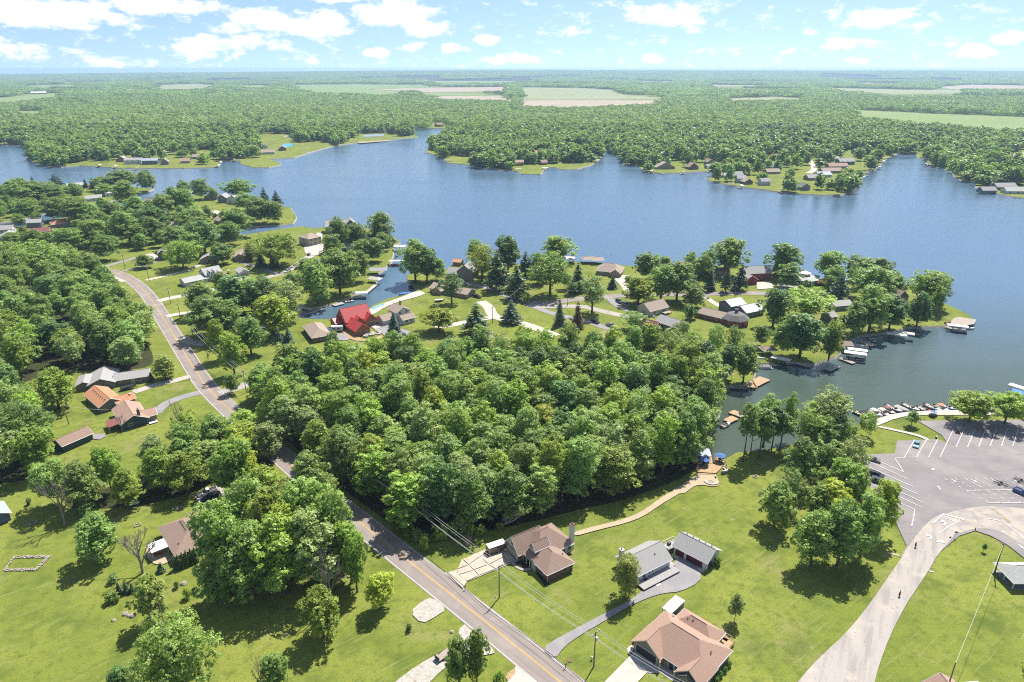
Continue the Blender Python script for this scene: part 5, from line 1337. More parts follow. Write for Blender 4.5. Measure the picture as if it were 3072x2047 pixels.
def far_woods(houses, far_lines):
 """returns lists per prototype set: near trees, small clumps, large clumps"""
 P_near, P_mid, P_far = [], [], []
 # single trees on the far shores
 X, Y = grid_pts(-1500, 1500, 470, 1500, 11.6)
 k = in_view(X, Y)
 X, Y = X[k], Y[k]
 near_left = inside_np(X, Y, [(-706.6,757.0),(-567.0,766.2),(-503.7,780.4),(-452.6,780.4),(-385.1,743.5),(-345.0,716.0),(-297.9,716.0),(-223.7,653.9),(-185.1,593.8),(-171.9,548.2),(-144.9,548.2),(-89.70,540.8),(-63.36,408.7),(178.9,408.7),(263.3,362.6),(232.9,227.6),(130.8,106.9),(-135.9,106.9)])
 ok = ~near_left & ~inside_np(X, Y, lake_top)
 ok &= clear_mask(X, Y, 13)
 for p in SPARSE:
  ok &= ~(inside_np(X, Y, p) & (fr_.random(len(X)) < 0.84))
 for (hx, hy, hr) in houses:
  ok &= (X - hx) ** 2 + (Y - hy) ** 2 > hr * hr
  n_ = math.hypot(hx, hy)
  ok &= (X - hx + hx / n_ * 13) ** 2 + (Y - hy + hy / n_ * 13) ** 2 > (hr * .85) ** 2
 for ln, w in far_lines:
  for i in range(len(ln) - 1):
   a, b = np.array(ln[i][:2]), np.array(ln[i + 1][:2])
   ab = b - a
   t = np.clip(((X - a[0]) * ab[0] + (Y - a[1]) * ab[1]) / (ab @ ab + 1e-9), 0, 1)
   ok &= (X - a[0] - t * ab[0]) ** 2 + (Y - a[1] - t * ab[1]) ** 2 > (w / 2 + 2) ** 2
 gap = np.array([noise.noise((x / 60.0, y / 60.0, 1.7)) + .6 * noise.noise((x / 23.0, y / 23.0, 5.1)) for x, y in zip(X, Y)])
 ok &= gap > -0.27
 X, Y = X[ok], Y[ok]
 for x, y in zip(X, Y):
  P_near.append((x, y, 0.0, fr_.uniform(10, 20), fr_.uniform(5.6, 10.4)))
 # small clumps
 X, Y = grid_pts(-2700, 2700, 1500, 3100, 17)
 k = in_view(X, Y)
 X, Y = X[k], Y[k]
 ok = clear_mask(X, Y, 15)
 for ln, w in far_lines:
  for i in range(len(ln) - 1):
   a, b = np.array(ln[i][:2]), np.array(ln[i + 1][:2])
   ab = b - a
   t = np.clip(((X - a[0]) * ab[0] + (Y - a[1]) * ab[1]) / (ab @ ab + 1e-9), 0, 1)
   ok &= (X - a[0] - t * ab[0]) ** 2 + (Y - a[1] - t * ab[1]) ** 2 > (w / 2 + 9) ** 2
 for x, y in zip(X[ok], Y[ok]):
  P_mid.append((x, y, 0.0, fr_.uniform(12, 19), fr_.uniform(9, 13)))
 # large clumps out to the hills, thinning into open land
 X, Y = grid_pts(-11000, 11000, 3100, 13300, 62)
 k = in_view(X, Y)
 X, Y = X[k], Y[k]
 ok = clear_mask(X, Y, 15)
 for x, y in zip(X[ok], Y[ok]):
  g = noise.noise((x / 900.0, y / 700.0, 2.2)) + 0.5 * noise.noise((x / 330.0, y / 240.0, 7.7))
  if g < -0.34 and y < 9500:
   continue
  P_far.append((x, y, hill_z(x, y), fr_.uniform(14, 22), fr_.uniform(36, 48)))
 return P_near, P_mid, P_far

lake_top = bank_top
FILL = [([(-528.2,698.0),(-463.1,723.7),(-373.5,666.2),(-331.7,623.3),(-275.2,591.3),(-246.0,573.5),(-209.8,520.8),(-215.3,480.5),(-254.0,476.3),(-319.7,468.3),(-371.2,476.3)], 11.0), ([(-386.0,500.0),(-336.4,500.0),(-292.1,450.2),(-275.4,421.7),(-285.1,399.3),(-315.0,399.3)], 11.0),
  ([(199.8,421.1),(225.9,405.0),(230.8,384.1),(226.5,352.5),(196.0,319.0),(168.4,311.0),(159.0,316.9),(176.8,373.1)], 12.0), ([(-25.21,414.5),(-5.13,408.1),(22.06,395.8),(32.31,381.3),(16.57,367.7),(-3.12,378.5),(-18.70,389.9)], 13.0), ([(-188.2,379.0),(-167.4,390.4),(-121.2,373.5),(-108.4,321.4),(-115.1,298.1),(-150.0,325.6),(-168.2,338.8)], 12.0), ([(82.68,395.8),(113.5,414.5),(133.4,408.1),(127.2,384.1),(96.23,378.5),(81.14,378.5)], 14.0)]

def fill_yards(houses, lines):
 got = []
 for k, (poly, d) in enumerate(FILL):
  for (x, y) in scatter(poly, d, 50 + k):
   if any((x - q[0]) ** 2 + (y - q[1]) ** 2 < (q[2] * .9 + 2) ** 2 for q in listed) or inside((x, y), bank_top):
    continue
   n_ = math.hypot(x, y)
   if any((x + x / n_ * a_ - hx) ** 2 + (y + y / n_ * a_ - hy) ** 2 < (min(hr, 12) * .95) ** 2 for (hx, hy, hr) in houses for a_ in (0, 9, 17)):
    continue
   bad = False
   for ln, w in lines:
    for i in range(len(ln) - 1):
     a, b = Vector(ln[i][:2]), Vector(ln[i + 1][:2])
     ab = b - a
     t = max(0, min(1, (Vector((x, y)) - a).dot(ab) / (ab.length_squared + 1e-9)))
     if (Vector((x, y)) - a - ab * t).length < w / 2 + 5:
      bad = True
   if not bad:
    got.append((x, y, 0.0, fr_.uniform(9, 15), fr_.uniform(4.0, 6.6)))
 return got

def mass_protos():
 near = []
 for i, tn in enumerate('dggbbp'):
  o = bpy.data.objects.new('woodland_tree', crown('woodland_tree', 300 + i, 15, 5.2, .04, 24, 26, 1.6, ('round', 'vase', 'round', 'cone', 'vase', 'round')[i], lobe=.42, inner=.12, upb=.22))
  o.color = (*(c * .86 for c in TINTS[tn]), 1)
  near.append((o, 15, 5.2))
 mid, far = [], []

 def clump(seed, rad, n, tr, leaf, per):
  rng = np.random.default_rng(seed)
  cen, nor, size, tint = [], [], [], []
  for q in range(n):
   a, rr = rng.uniform(0, 6.28), rad * math.sqrt(rng.random())
   h = 15 * rng.uniform(.75, 1.1)
   c = np.array([rr * math.cos(a), rr * math.sin(a), h * .55])
   e = unit(rng, per)
   e[:, 2] = np.abs(e[:, 2]) * 1.0 - 0.25
   p = c + e * np.array([tr, tr, h * .48]) * rng.uniform(.8, 1.05, (per, 1))
   nn = e + np.array([0, 0, .12]) + rng.normal(size=(per, 3)) * .3
   nn /= np.linalg.norm(nn, axis=1, keepdims=True)
   cen.append(p)
   nor.append(nn)
   size.append(leaf * rng.uniform(.7, 1.3, per))
   tint.append(np.clip(.5 + rng.normal() * .25 + rng.normal(size=per) * .1, 0, 1))
  return leaf_mesh('woodland_clump', np.concatenate(cen), np.concatenate(nor), np.concatenate(size), np.concatenate(tint), M['leaves'], rng, .08)
 for i, tn in enumerate('dggb'):
  o = bpy.data.objects.new('woodland_clump', clump(400 + i, 11, 4, 8.0, 2.2, 110))
  o.color = (*(c * .8 for c in TINTS[tn]), 1)
  mid.append((o, 15, 11))
  o = bpy.data.objects.new('woodland_clump', clump(500 + i, 42, 48, 10.0, 4.4, 38))
  o.color = (*(c * .7 for c in TINTS[tn]), 1)
  far.append((o, 15, 42))
 return near, mid, far

def mass_object(name, label, points, protos):
 """one object whose points carry instanced trees"""
 n = len(points)
 A = np.array(points, dtype=np.float64)
 me = bpy.data.meshes.new(name)
 me.vertices.add(n)
 me.vertices.foreach_set('co', A[:, :3].astype(np.float32).ravel())
 stand = np.array([noise.noise((x / 110.0, y / 110.0, 9.0)) + .7 * noise.noise((x / 420.0, y / 420.0, 3.0)) for x, y in A[:, :2]])
 idx = np.clip(((stand * .75 + .5 + fr_.uniform(-.33, .33, n)) * len(protos)).astype(int), 0, len(protos) - 1)
 h0 = np.array([p[1] for p in protos])[idx]
 r0 = np.array([p[2] for p in protos])[idx]
 sc = np.stack([A[:, 4] / r0, A[:, 4] / r0, A[:, 3] / h0], axis=1).astype(np.float32)
 a = me.attributes.new('size', 'FLOAT_VECTOR', 'POINT')
 a.data.foreach_set('vector', sc.ravel())
 a = me.attributes.new('turn', 'FLOAT', 'POINT')
 a.data.foreach_set('value', fr_.uniform(0, 6.283, n).astype(np.float32))
 a = me.attributes.new('which', 'INT', 'POINT')
 a.data.foreach_set('value', idx.astype(np.int32))
 me.update()
 o = put(name, me)
 kind(o, 'stuff', label)
 ng = bpy.data.node_groups.new(name, 'GeometryNodeTree')
 ng.interface.new_socket('Geometry', in_out='INPUT', socket_type='NodeSocketGeometry')
 ng.interface.new_socket('Geometry', in_out='OUTPUT', socket_type='NodeSocketGeometry')
 N = ng.nodes.new
 gi, go = N('NodeGroupInput'), N('NodeGroupOutput')
 join = N('GeometryNodeJoinGeometry')
 for k, (po, _, _) in enumerate(protos):
  iop = N('GeometryNodeInstanceOnPoints')
  na = N('GeometryNodeInputNamedAttribute')
  na.data_type = 'INT'
  na.inputs['Name'].default_value = 'which'
  cmp_ = N('FunctionNodeCompare')
  cmp_.data_type = 'INT'
  cmp_.operation = 'EQUAL'
  ng.links.new(na.outputs['Attribute'], cmp_.inputs['A'] if cmp_.inputs['A'].type == 'INT' else cmp_.inputs[2])
  (cmp_.inputs[3]).default_value = k
  ob = N('GeometryNodeObjectInfo')
  ob.inputs['Object'].default_value = po
  ob.inputs['As Instance'].default_value = True
  ns = N('GeometryNodeInputNamedAttribute')
  ns.data_type = 'FLOAT_VECTOR'
  ns.inputs['Name'].default_value = 'size'
  nt_ = N('GeometryNodeInputNamedAttribute')
  nt_.data_type = 'FLOAT'
  nt_.inputs['Name'].default_value = 'turn'
  cx = N('ShaderNodeCombineXYZ')
  ng.links.new(nt_.outputs['Attribute'], cx.inputs[2])
  ng.links.new(gi.outputs[0], iop.inputs['Points'])
  ng.links.new(cmp_.outputs[0], iop.inputs['Selection'])
  ng.links.new(ob.outputs['Geometry'], iop.inputs['Instance'])
  ng.links.new(cx.outputs[0], iop.inputs['Rotation'])
  ng.links.new(ns.outputs['Attribute'], iop.inputs['Scale'])
  ng.links.new(iop.outputs[0], join.inputs[0])
 ng.links.new(join.outputs[0], go.inputs[0])
 md = o.modifiers.new('trees', 'NODES')
 md.node_group = ng
 return o

# ================================================================ houses
MESH = {}

def cached(key, fn):
 if key not in MESH:
  MESH[key] = fn()
 return MESH[key]

def window(parent, x, y, z, w, h, ang, m='trim_white', name='window', pane='glass', bars=1):
 """window on a wall: pane with a frame round it; ang is the way it looks, in degrees (0 = +x)"""
 def pane_mesh():
  return MB().box(0, 0, 0, 0.05, w, h).mesh('pane', M[pane])

 def frame_mesh():
  b = MB()
  t = 0.10 if w > 0.7 else 0.07
  b.box(0, -w / 2 - t / 2, -t, 0.12, t, h + 2 * t).box(0, w / 2 + t / 2, -t, 0.12, t, h + 2 * t)
  b.box(0, 0, -t, 0.12, w, t).box(0, 0, h, 0.12, w, t)
  for k in range(1, bars + 1):
   b.box(0.01, -w / 2 + w * k / (bars + 1), 0, 0.08, 0.05, h)
  return b.mesh('frame', M[m])
 o = put(name, cached(('pane', w, h, pane), pane_mesh), parent)
 o.location = (x, y, z)
 o.rotation_euler = (0, 0, R(ang))
 put('frame', cached(('frame', w, h, m, bars), frame_mesh), o)
 return o

def door(parent, x, y, w, h, ang, m='trim_white', name='door', z=0.0, panels=0):
 b = MB()
 b.box(0, 0, 0.03, 0.06, w, h)
 o = put(name, cached(('door', w, h, m), lambda: b.mesh(name, M[m])), parent)
 o.location = (x, y, z)
 o.rotation_euler = (0, 0, R(ang))
 if panels:
  def sec():
   q = MB()
   for k in range(panels):
    q.box(0.035, 0, 0.07 + h * k / panels, 0.03, w * 0.96, h / panels - 0.07)
   return q.mesh('door_section', M[m])
  put('door_section', cached(('sec', w, h, m, panels), sec), o)

 def fr():
  q = MB()
  q.box(0.0, -w / 2 - .07, 0, .1, .14, h + .14).box(0, w / 2 + .07, 0, .1, .14, h + .14).box(0, 0, h + .03, .1, w, .12)
  return q.mesh('door_frame', M['trim_white'])
 put('door_frame', cached(('doorframe', w, h), fr), o)
 return o

def block(parent, x0, x1, y0, y1, h, rise, axis='x', i0=0.0, i1=0.0, wall='wall_white', roof='roof_gray', over=0.45, trim='trim_white', z0=0.0, gable=None, t=0.16, walls=True):
 """one rectangular body with a pitched roof; i0/i1 hip the two ends (0 = gable)"""
 def W(a, b, z):                               # along-ridge, across-ridge -> local xyz
  return (a, b, z) if axis == 'x' else (b, a, z)
 a0, a1, b0, b1 = (x0, x1, y0, y1) if axis == 'x' else (y0, y1, x0, x1)
 bm_ = (b0 + b1) / 2
 sl = rise / ((b1 - b0) / 2)
 if walls:
  mb = MB()
  top = z0 + h
  mb.prism([(x0, y0), (x1, y0), (x1, y1), (x0, y1)], z0, top)
  wo = mb.build('wall', M[wall], parent)
  for (a, ins) in ((a0, i0), (a1, i1)):
   if ins == 0:
    e = 0.02 if a == a0 else -0.02
    g = MB()
    tri = [W(a + e, b0 + .02, top - .01), W(a + e, b1 - .02, top - .01), W(a + e, bm_, top + rise - .02)]
    tri2 = [W(a + e * 8, b0 + .02, top - .01), W(a + e * 8, b1 - .02, top - .01), W(a + e * 8, bm_, top + rise - .02)]
    g.solid(tri + tri2, [(0, 1, 2), (3, 5, 4), (0, 2, 5, 3), (1, 4, 5, 2), (0, 3, 4, 1)])
    g.build('gable', M[gable or wall], parent)
 ze = z0 + h + .03 - over * sl
 zr = z0 + h + .03 + rise
 A0 = a0 - over if i0 == 0 else a0 - over
 A1 = a1 + over
 r0 = A0 if i0 == 0 else a0 + i0
 r1 = A1 if i1 == 0 else a1 - i1
 up = [W(A0, b0 - over, ze + t), W(A1, b0 - over, ze + t), W(A1, b1 + over, ze + t), W(A0, b1 + over, ze + t), W(r0, bm_, zr + t), W(r1, bm_, zr + t)]
 lo = [(p[0], p[1], p[2] - t) for p in up]
 fs = [(0, 1, 5, 4), (2, 3, 4, 5)]
 rim = [(0, 1), (2, 3)]
 if i0:
  fs.append((3, 0, 4))
  rim.append((3, 0))
 else:
  rim += [(3, 4), (4, 0)]
 if i1:
  fs.append((1, 2, 5))
  rim.append((1, 2))
 else:
  rim += [(1, 5), (5, 2)]
 faces = fs + [tuple(6 + k for k in reversed(f)) for f in fs] + [(a, b, b + 6, a + 6) for (a, b) in rim]
 ro = MB().solid(up + lo, faces).build('roof', M[roof], parent)
 fb = MB()
 for (a, b) in rim:
  pa, pb = Vector(up[a]), Vector(up[b])
  fb.tube([pa - Vector((0, 0, t * .6)), pb - Vector((0, 0, t * .6))], .11, 4)
 fb.build('fascia', M[trim], ro)
 # ridge cap
 rc = MB()
 rc.tube([Vector(up[4]) + Vector((0, 0, .01)), Vector(up[5]) + Vector((0, 0, .01))], .09, 5)
 rc.build('ridge_cap', M[roof], ro)
 return ro

def vents(ro, pts, m='dark_metal'):
 for p in pts:
  q = MB().box(0, 0, 0, .3, .3, .28).mesh('vent', M[m]) if 'v' not in MESH else MESH['v']
  MESH['v'] = q
  o = put('vent', q, ro)
  o.location = p

def chimney(parent, x, y, z0, z1, sx=.9, sy=.7, m='wall_brick', cap='stone'):
 c = MB().box(x, y, z0, sx, sy, z1 - z0).build('chimney', M[m], parent)
 MB().box(x, y, z1, sx + .15, sy + .15, .14).build('chimney_cap', M[cap], c)
 MB().lathe([(.16, 0), (.16, .4), (.2, .42), (.2, .5)], x, y, z1 + .14, 8).build('flue', M['dark_metal'], c)
 return c

def frame_from(A, B):
 return (A[0], A[1], 0.0), math.atan2(B[1] - A[1], B[0] - A[0]), math.dist(A, B)

def spot(x, y, r):
 HOUSE_SPOTS.append((x, y, r))

def house(name, label, A, ang=None, B=None, cat='house'):
 if B is not None:
  loc, an, L = frame_from(A, B)
 else:
  loc, an, L = (A[0], A[1], 0.0), R(ang), 0
 spot(A[0], A[1], 12)
 return thing(name, label, cat, loc, an), L

# ---- the brick house in the middle foreground
o, _ = house('brick_house', 'brown-roofed brick house with dormer and white chimney beside the main road', (9.06,137.4), 33)
block(o, -2.3, 6, 10.0, 15.9, 2.7, 3.3, 'x', 0, 0, 'wall_brick', 'roof_brown', gable='wall_cream')
r1 = block(o, 1.0, 12.2, 5.9, 15.6, 2.75, 3.75, 'x', 4.2, 4.6, 'wall_cream', 'roof_brown')
r2 = block(o, -0.4, 7.6, -0.2, 7.4, 2.65, 2.5, 'y', 3.6, 2.4, 'wall_brick', 'roof_brown')
block(o, -0.8, 3.0, 4.6, 6.2, 2.6, .8, 'x', 0, 0, 'wall_cream', 'roof_brown', over=.25)
d1 = block(o, 0.6, 5.0, 6.5, 9.3, 4.7, 1.5, 'x', 0, 0, 'wall_cream', 'roof_brown', over=.3)
pr = MB().solid([(-1.3, 6.3, 2.62), (-1.3, 9.7, 2.62), (1.6, 9.7, 4.1), (1.6, 6.3, 4.1), (-1.3, 6.3, 2.46), (-1.3, 9.7, 2.46), (1.6, 9.7, 3.94), (1.6, 6.3, 3.94)],
    [(0, 1, 2, 3), (7, 6, 5, 4), (0, 4, 5, 1), (1, 5, 6, 2), (2, 6, 7, 3), (3, 7, 4, 0)]).build('porch_roof', M['roof_brown'], o)
for yy in (6.5, 8.0, 9.5):
 MB().box(-1.15, yy, 0, .16, .16, 2.5).build('porch_post', M['trim_white'], o)
door(o, -2.32, 12.95, 4.9, 2.2, 180, 'garage_cream', 'garage_door', panels=4)
door(o, 1.0 - .03, 8.6, 1.0, 2.1, 180, 'wall_cream', 'front_door')
window(o, 0.58, 7.9, 4.75, .9, 1.0, 180, bars=1)
window(o, -2.29, 13.0, 3.6, .7, .9, 180, 'trim_white')
window(o, 5.2, -.22, 1.0, 1.5, 1.2, 270, 'trim_tan')
window(o, -.42, 2.4, .9, 1.6, 1.3, 180)
for xx in (9.2, 11.2):
 window(o, xx, 5.88, .7, 1.2, 1.5, 270)
window(o, 7.62, 1.8, .9, 1.2, 1.2, 0)
window(o, 12.22, 11, .8, 1.8, 1.5, 0)
chimney(o, 12.75, 7.0, 0, 7.6, 1.2, .95, 'wall_white', 'wall_brick')
vents(r2, [(5.6, 1.5, 3.55), (6.3, 2.4, 3.9)])
vents(r1, [(6.5, 13.2, 5.2), (9.0, 13.5, 4.9)])
for (xx, yy) in ((-2.75, 10.25), (-.35, -.15), (7.55, -.15)):
 MB().tube([(xx, yy - .12, 2.5), (xx, yy - .12, 0.05)], .06, 6).build('downspout', M['trim_white'], o)

# ---- the white house and its garage
o, _ = house('white_house', 'white house with gray shingle roof and side deck', (32.22,137.0), 33)
r1 = block(o, -.8, 10.2, 0, 8.0, 2.75, 2.6, 'x', 0, 0, 'wall_white', 'roof_gray')
chimney(o, -1.3, 6.0, 0, 6.6, .9, 1.1, 'wall_white', 'trim_white')
window(o, 1.2, -.03, .95, .75, 1.2, 270, bars=0)
window(o, 2.9, -.03, 1.5, .5, .8, 270, bars=0)
window(o, 4.0, -.03, 1.5, .5, .8, 270, bars=0)
door(o, 6.6, -.03, .95, 2.1, 270, 'wall_white', 'side_door')
door(o, 10.23, 2.2, 1.8, 2.1, 0, 'glass', 'patio_door')
vents(r1, [(6.6, 2.1, 4.25)])
dk = MB().box(4.6, -1.6, .50, 12.4, 2.9, .16).box(10.9, 1.0, .50, 1.4, 3.4, .16).build('deck', M['deck_gray'], o)
pl = MB()
for k in range(44):
 pl.box(-1.45 + k * .28, -1.6, .665, .24, 2.86, .02)
kind(pl.build('deck_boards', M['deck_gray'], dk), 'stuff')
sk = MB().box(4.6, -3.0, .02, 12.3, .08, .47).box(-1.5, -1.6, .02, .08, 2.7, .47)
sk.build('deck_skirt', M['door_dark'], dk)
MB().box(3.0, -3.35, .02, 1.3, .5, .22).build('step', M['trim_white'], o)
MB().box(1.2, -.55, .68, 1.1, .6, .04).build('door_mat', M['fabric_black'], o)
o, _ = house('white_garage', 'white two-door garage with gray roof and maroon doors', (42.65,147.4), -44, cat='garage')
r1 = block(o, 0, 9.4, 0.6, 7.2, 2.75, 2.1, 'x', 0, 0, 'wall_white', 'roof_gray', over=.5)
door(o, 1.7, .57, 2.5, 2.15, 270, 'door_maroon', 'garage_door', panels=4)
door(o, 6.0, .57, 4.7, 2.15, 270, 'door_maroon', 'garage_door', panels=4)
vents(r1, [(1.0 + 1.8 * k, 5.0, 4.35) for k in range(5)])
MB().box(4.7, -.15, .02, 9.2, 1.3, .10).build('apron', M['pale_concrete'], o)
# small raised deck between house and garage
o = thing('raised_deck', 'small raised wooden deck with railings between white house and garage', 'deck', (42.64,149.7), R(33))
MB().box(0, 0, 1.5, 4.2, 2.6, .15).build('deck_floor', M['deck_gray'], o)
for (xx, yy) in ((-2, -1.2), (2, -1.2), (2, 1.2), (-2, 1.2)):
 MB().box(xx, yy, 0, .14, .14, 1.5).build('post', M['deck_wood'], o)
rl = MB()
for (xa, ya, xb, yb) in ((-2, -1.25, 2, -1.25), (2, -1.25, 2, 1.25), (2, 1.25, -2, 1.25)):
 L_ = math.dist((xa, ya), (xb, yb))
 an = math.atan2(yb - ya, xb - xa)
 rl.box((xa + xb) / 2, (ya + yb) / 2, 2.55, L_, .1, .07, an)
 for k in range(int(L_ / .5) + 1):
  f_ = k / int(L_ / .5)
  rl.box(xa + (xb - xa) * f_, ya + (yb - ya) * f_, 1.65, .05, .05, .9, an)
rl.build('railing', M['trim_white'], o)
MB().box(-.6, .2, 1.65, .8, .8, .7).build('grill', M['dark_metal'], o)

# ---- the large brown-roofed house at the bottom
o, _ = house('large_house', 'large house with wide pinkish-brown hip roof at the bottom of the picture', (26.45,115.4), -45)
r1 = block(o, 0.5, 16.6, 1.6, 13.0, 2.7, 3.6, 'x', 4.6, 4.6, 'wall_tan_brick', 'roof_pink', trim='trim_white')
block(o, 0.3, 6.9, .4, 6.5, 2.7, 2.5, 'y', 0, 2.0, 'wall_tan_brick', 'roof_pink', gable='wall_gray', trim='trim_tan')
block(o, 11.6, 16.8, .2, 6.5, 2.7, 2.2, 'y', 0, 2.0, 'wall_tan_brick', 'roof_pink', gable='wall_gray', trim='trim_tan')
block(o, 12.4, 15.8, -.7, 2.5, 2.5, 1.5, 'y', 0, 0, 'wall_tan_brick', 'roof_dark', gable='wall_tan_brick', trim='door_dark', over=.3)
r2 = block(o, 3.2, 13.0, 11.0, 16.6, 2.65, 2.1, 'x', 3.0, 2.8, 'wall_cream', 'roof_pink')
door(o, 3.6, .37, 5.2, 2.3, 270, 'door_dark', 'garage_door')
for k in range(3):
 window(o, 13.2 + .95 * k, -.73, .9, .7, 1.3, 270, bars=0)
door(o, 9.2, 1.57, 1.1, 2.1, 270, 'door_dark', 'front_door')
window(o, 10.7, 1.57, .8, 1.0, 1.4, 270)
for yy in (4.2, 8.0, 11.0):
 window(o, 16.63, yy, .9, 1.3, 1.3, 0)
vents(r1, [(14.8, 7.8, 4.6), (3.0, 11.6, 3.7)])
vents(r2, [(6.0, 13.0, 4.2), (7.2, 13.2, 4.4)])
MB().box(9.2, .5, .02, 4.6, 2.3, .10).build('porch_floor', M['pale_concrete'], o)
for xx in (7.6, 11.2):
 MB().box(xx, -.4, 0, .3, .3, 2.6).build('porch_post', M['trim_tan'], o)
dk = MB().box(14.2, 15.2, .35, 2.6, 4.6, .15).box(9.5, 17.4, .35, 9.0, 1.4, .15).build('deck', M['deck_wood'], o)
rl = MB()
rl.box(10.2, 18.1, 1.3, 8.8, .08, .08).box(15.5, 15.4, 1.3, .08, 4.8, .08)
for k in range(30):
 rl.box(5.9 + k * .30, 18.1, .5, .05, .05, .8)
for k in range(16):
 rl.box(15.5, 13.1 + k * .3, .5, .05, .05, .8)
rl.build('railing', M['deck_wood'], dk)
o = thing('patio_canopy', 'flat white canopy with screened sides at the back of the large house', 'canopy', (38.04,126.3), R(-45))
MB().box(0, 0, 2.75, 2.6, 5.8, .16).build('roof', M['roof_white'], o)
for (xx, yy) in ((-1.2, -2.7), (1.2, -2.7), (1.2, 2.7), (-1.2, 2.7)):
 MB().box(xx, yy, 0, .1, .1, 2.75).build('post', M['trim_white'], o)
MB().box(1.22, .2, .3, .04, 4.6, 2.1).build('screen', M['wall_taupe'], o)
for i_, yy in enumerate((-3.2, -3.9)):
 tg = thing('patio_chair', 'white patio chair beside the flat canopy, %s' % ('by its corner' if i_ == 0 else 'nearer the house wing'), 'chair', (39.53,126.5), R(-45))
 tg.location.x += i_ * .9
 MB().box(0, 0, .38, .6, .6, .08).build('seat', M['trim_white'], tg)
 MB().box(-.28, 0, .46, .07, .6, .55).build('backrest', M['trim_white'], tg)
 for (xx, yy2) in ((-.25, -.25), (.25, -.25), (.25, .25), (-.25, .25)):
  MB().box(xx, yy2, 0, .06, .06, .38).build('leg', M['trim_white'], tg)

# ---- hip-roofed house in the lower left
o, _ = house('hip_roof_house', 'brown hip-roofed house half hidden by the lower left grove', (-97.38,155.5), -50)
r1 = block(o, 0.2, 15.2, 0.4, 10.6, 2.7, 2.5, 'x', 4.6, 5.4, 'wall_taupe', 'roof_brown', trim='trim_tan')
block(o, -1.2, 5.5, 8.0, 19.0, 2.7, 1.9, 'y', 0, 3.0, 'wall_taupe', 'roof_brown', trim='trim_tan')
vents(r1, [(4.6 + .85 * k, 4.8, 4.95) for k in range(7)])
vents(r1, [(12.4, 2.0, 3.6)], 'trim_white')
for xx in (3.5, 10.5):
 window(o, xx, .37, .9, 1.4, 1.2, 270)
window(o, 15.23, 3.4, .9, 1.2, 1.2, 0)
window(o, 15.23, 7.0, .9, 1.2, 1.2, 0)
door(o, 7.2, .37, 1.7, 2.1, 270, 'glass', 'patio_door')
o = thing('patio_cover', 'flat white patio cover attached to the hip-roofed house', 'canopy', (-93.88,147.9), R(-50))
MB().box(0, 0, 2.5, 4.5, 4.1, .12).build('roof', M['roof_white'], o)
for (xx, yy) in ((-2.1, -1.9), (2.1, -1.9), (2.1, 1.9), (-2.1, 1.9)):
 MB().box(xx, yy, 0, .1, .1, 2.5).build('post', M['trim_white'], o)
o = thing('patio_bench', 'reddish wooden bench on the tan patio', 'bench', (-94.00,147.2), R(20))
MB().box(0, 0, .4, 2.0, .5, .07).build('seat', M['wall_wood'], o)
MB().box(0, .25, .47, 2.0, .06, .5).build('backrest', M['wall_wood'], o)
for xx in (-.9, .9):
 MB().box(xx, 0, 0, .08, .45, .4).build('leg', M['wall_wood'], o)

# ---- open park pavilion at the right edge
o = thing('park_pavilion', 'open park pavilion with pale gray roof and white posts', 'pavilion', (124.0,134.4))
block(o, 0, 11, 0, 6.6, 2.55, 1.9, 'x', 2.2, 2.2, 'wall_white', 'roof_green_gray', over=.6, walls=False)
for xx in (0.1, 3.7, 7.3, 10.9):
 for yy in (.1, 3.3, 6.5):
  if yy == 3.3 and 1 < xx < 10:
   continue
  MB().box(xx, yy, 0, .2, .2, 2.55).build('post', M['trim_white'], o)
MB().box(5.5, 3.3, .0, 11.4, 7.0, .09).build('floor_slab', M['drive_asphalt'], o)
tb = MB()
for xx in (2.2, 5.4):
 tg = thing('picnic_table', 'picnic table under the park pavilion, %s' % ('near its open end' if xx < 3 else 'in its middle'), 'table', (o.location.x + xx, o.location.y + 4.4, .09))
 MB().box(0, 0, .7, 1.9, .75, .06).build('table_top', M['dock_wood'], tg)
 for s_ in (-1, 1):
  MB().box(0, s_ * .75, .42, 1.9, .28, .05).build('bench_seat', M['dock_wood'], tg)
  MB().box(s_ * .75, 0, 0, .1, 1.2, .42).box(s_ * .75, 0, .42, .1, .3, .28).build('leg', M['dock_wood'], tg)
o, _ = house('tan_roof_house', 'corner of a pinkish roof cut by the bottom right edge', (85.70,96.34), 5, cat='house')
block(o, 0, 6, 0, 8, 2.6, 2.0, 'y', 0, 0, 'wall_cream', 'roof_pink')
o, _ = house('white_roof_shed', 'white-roofed shed cut by the bottom right edge', (91.32,98.10), 5, cat='shed')
block(o, 0, 5, 0, 6, 2.4, 1.2, 'x', 0, 0, 'wall_white', 'roof_white')

# ---- sheds and houses on the left
o, L = house('teal_shed', 'small shed with brown roof and dark teal walls', (-150.7,199.5), B=(-145.8,208.0), cat='shed')
block(o, 0, L, 0, 5.5, 2.6, 1.6, 'x', 0, 0, 'wall_teal', 'roof_brown')
door(o, L + .03, 2.7, 2.4, 2.1, 0, 'trim_tan', 'shed_door')
o, L = house('gray_shed', 'blue-gray shed cut by the left edge', (-147.3,157.9), B=(-143.2,162.4), cat='shed')
block(o, 0, L, 0, 7.5, 2.6, 1.6, 'y', 0, 0, 'wall_blue_gray', 'roof_blue_gray')
o, L = house('long_gray_house', 'long low gray house with gray roofs behind the orange-roofed one', (-169.2,247.3), B=(-161.0,250.8))
block(o, -.3, 9, -1, 12, 2.6, 2.1, 'y', 0, 0, 'wall_taupe', 'roof_gray')
block(o, 9, 21.3, .2, 7.4, 2.6, 1.5, 'x', 0, 0, 'wall_taupe', 'roof_gray', over=.5)
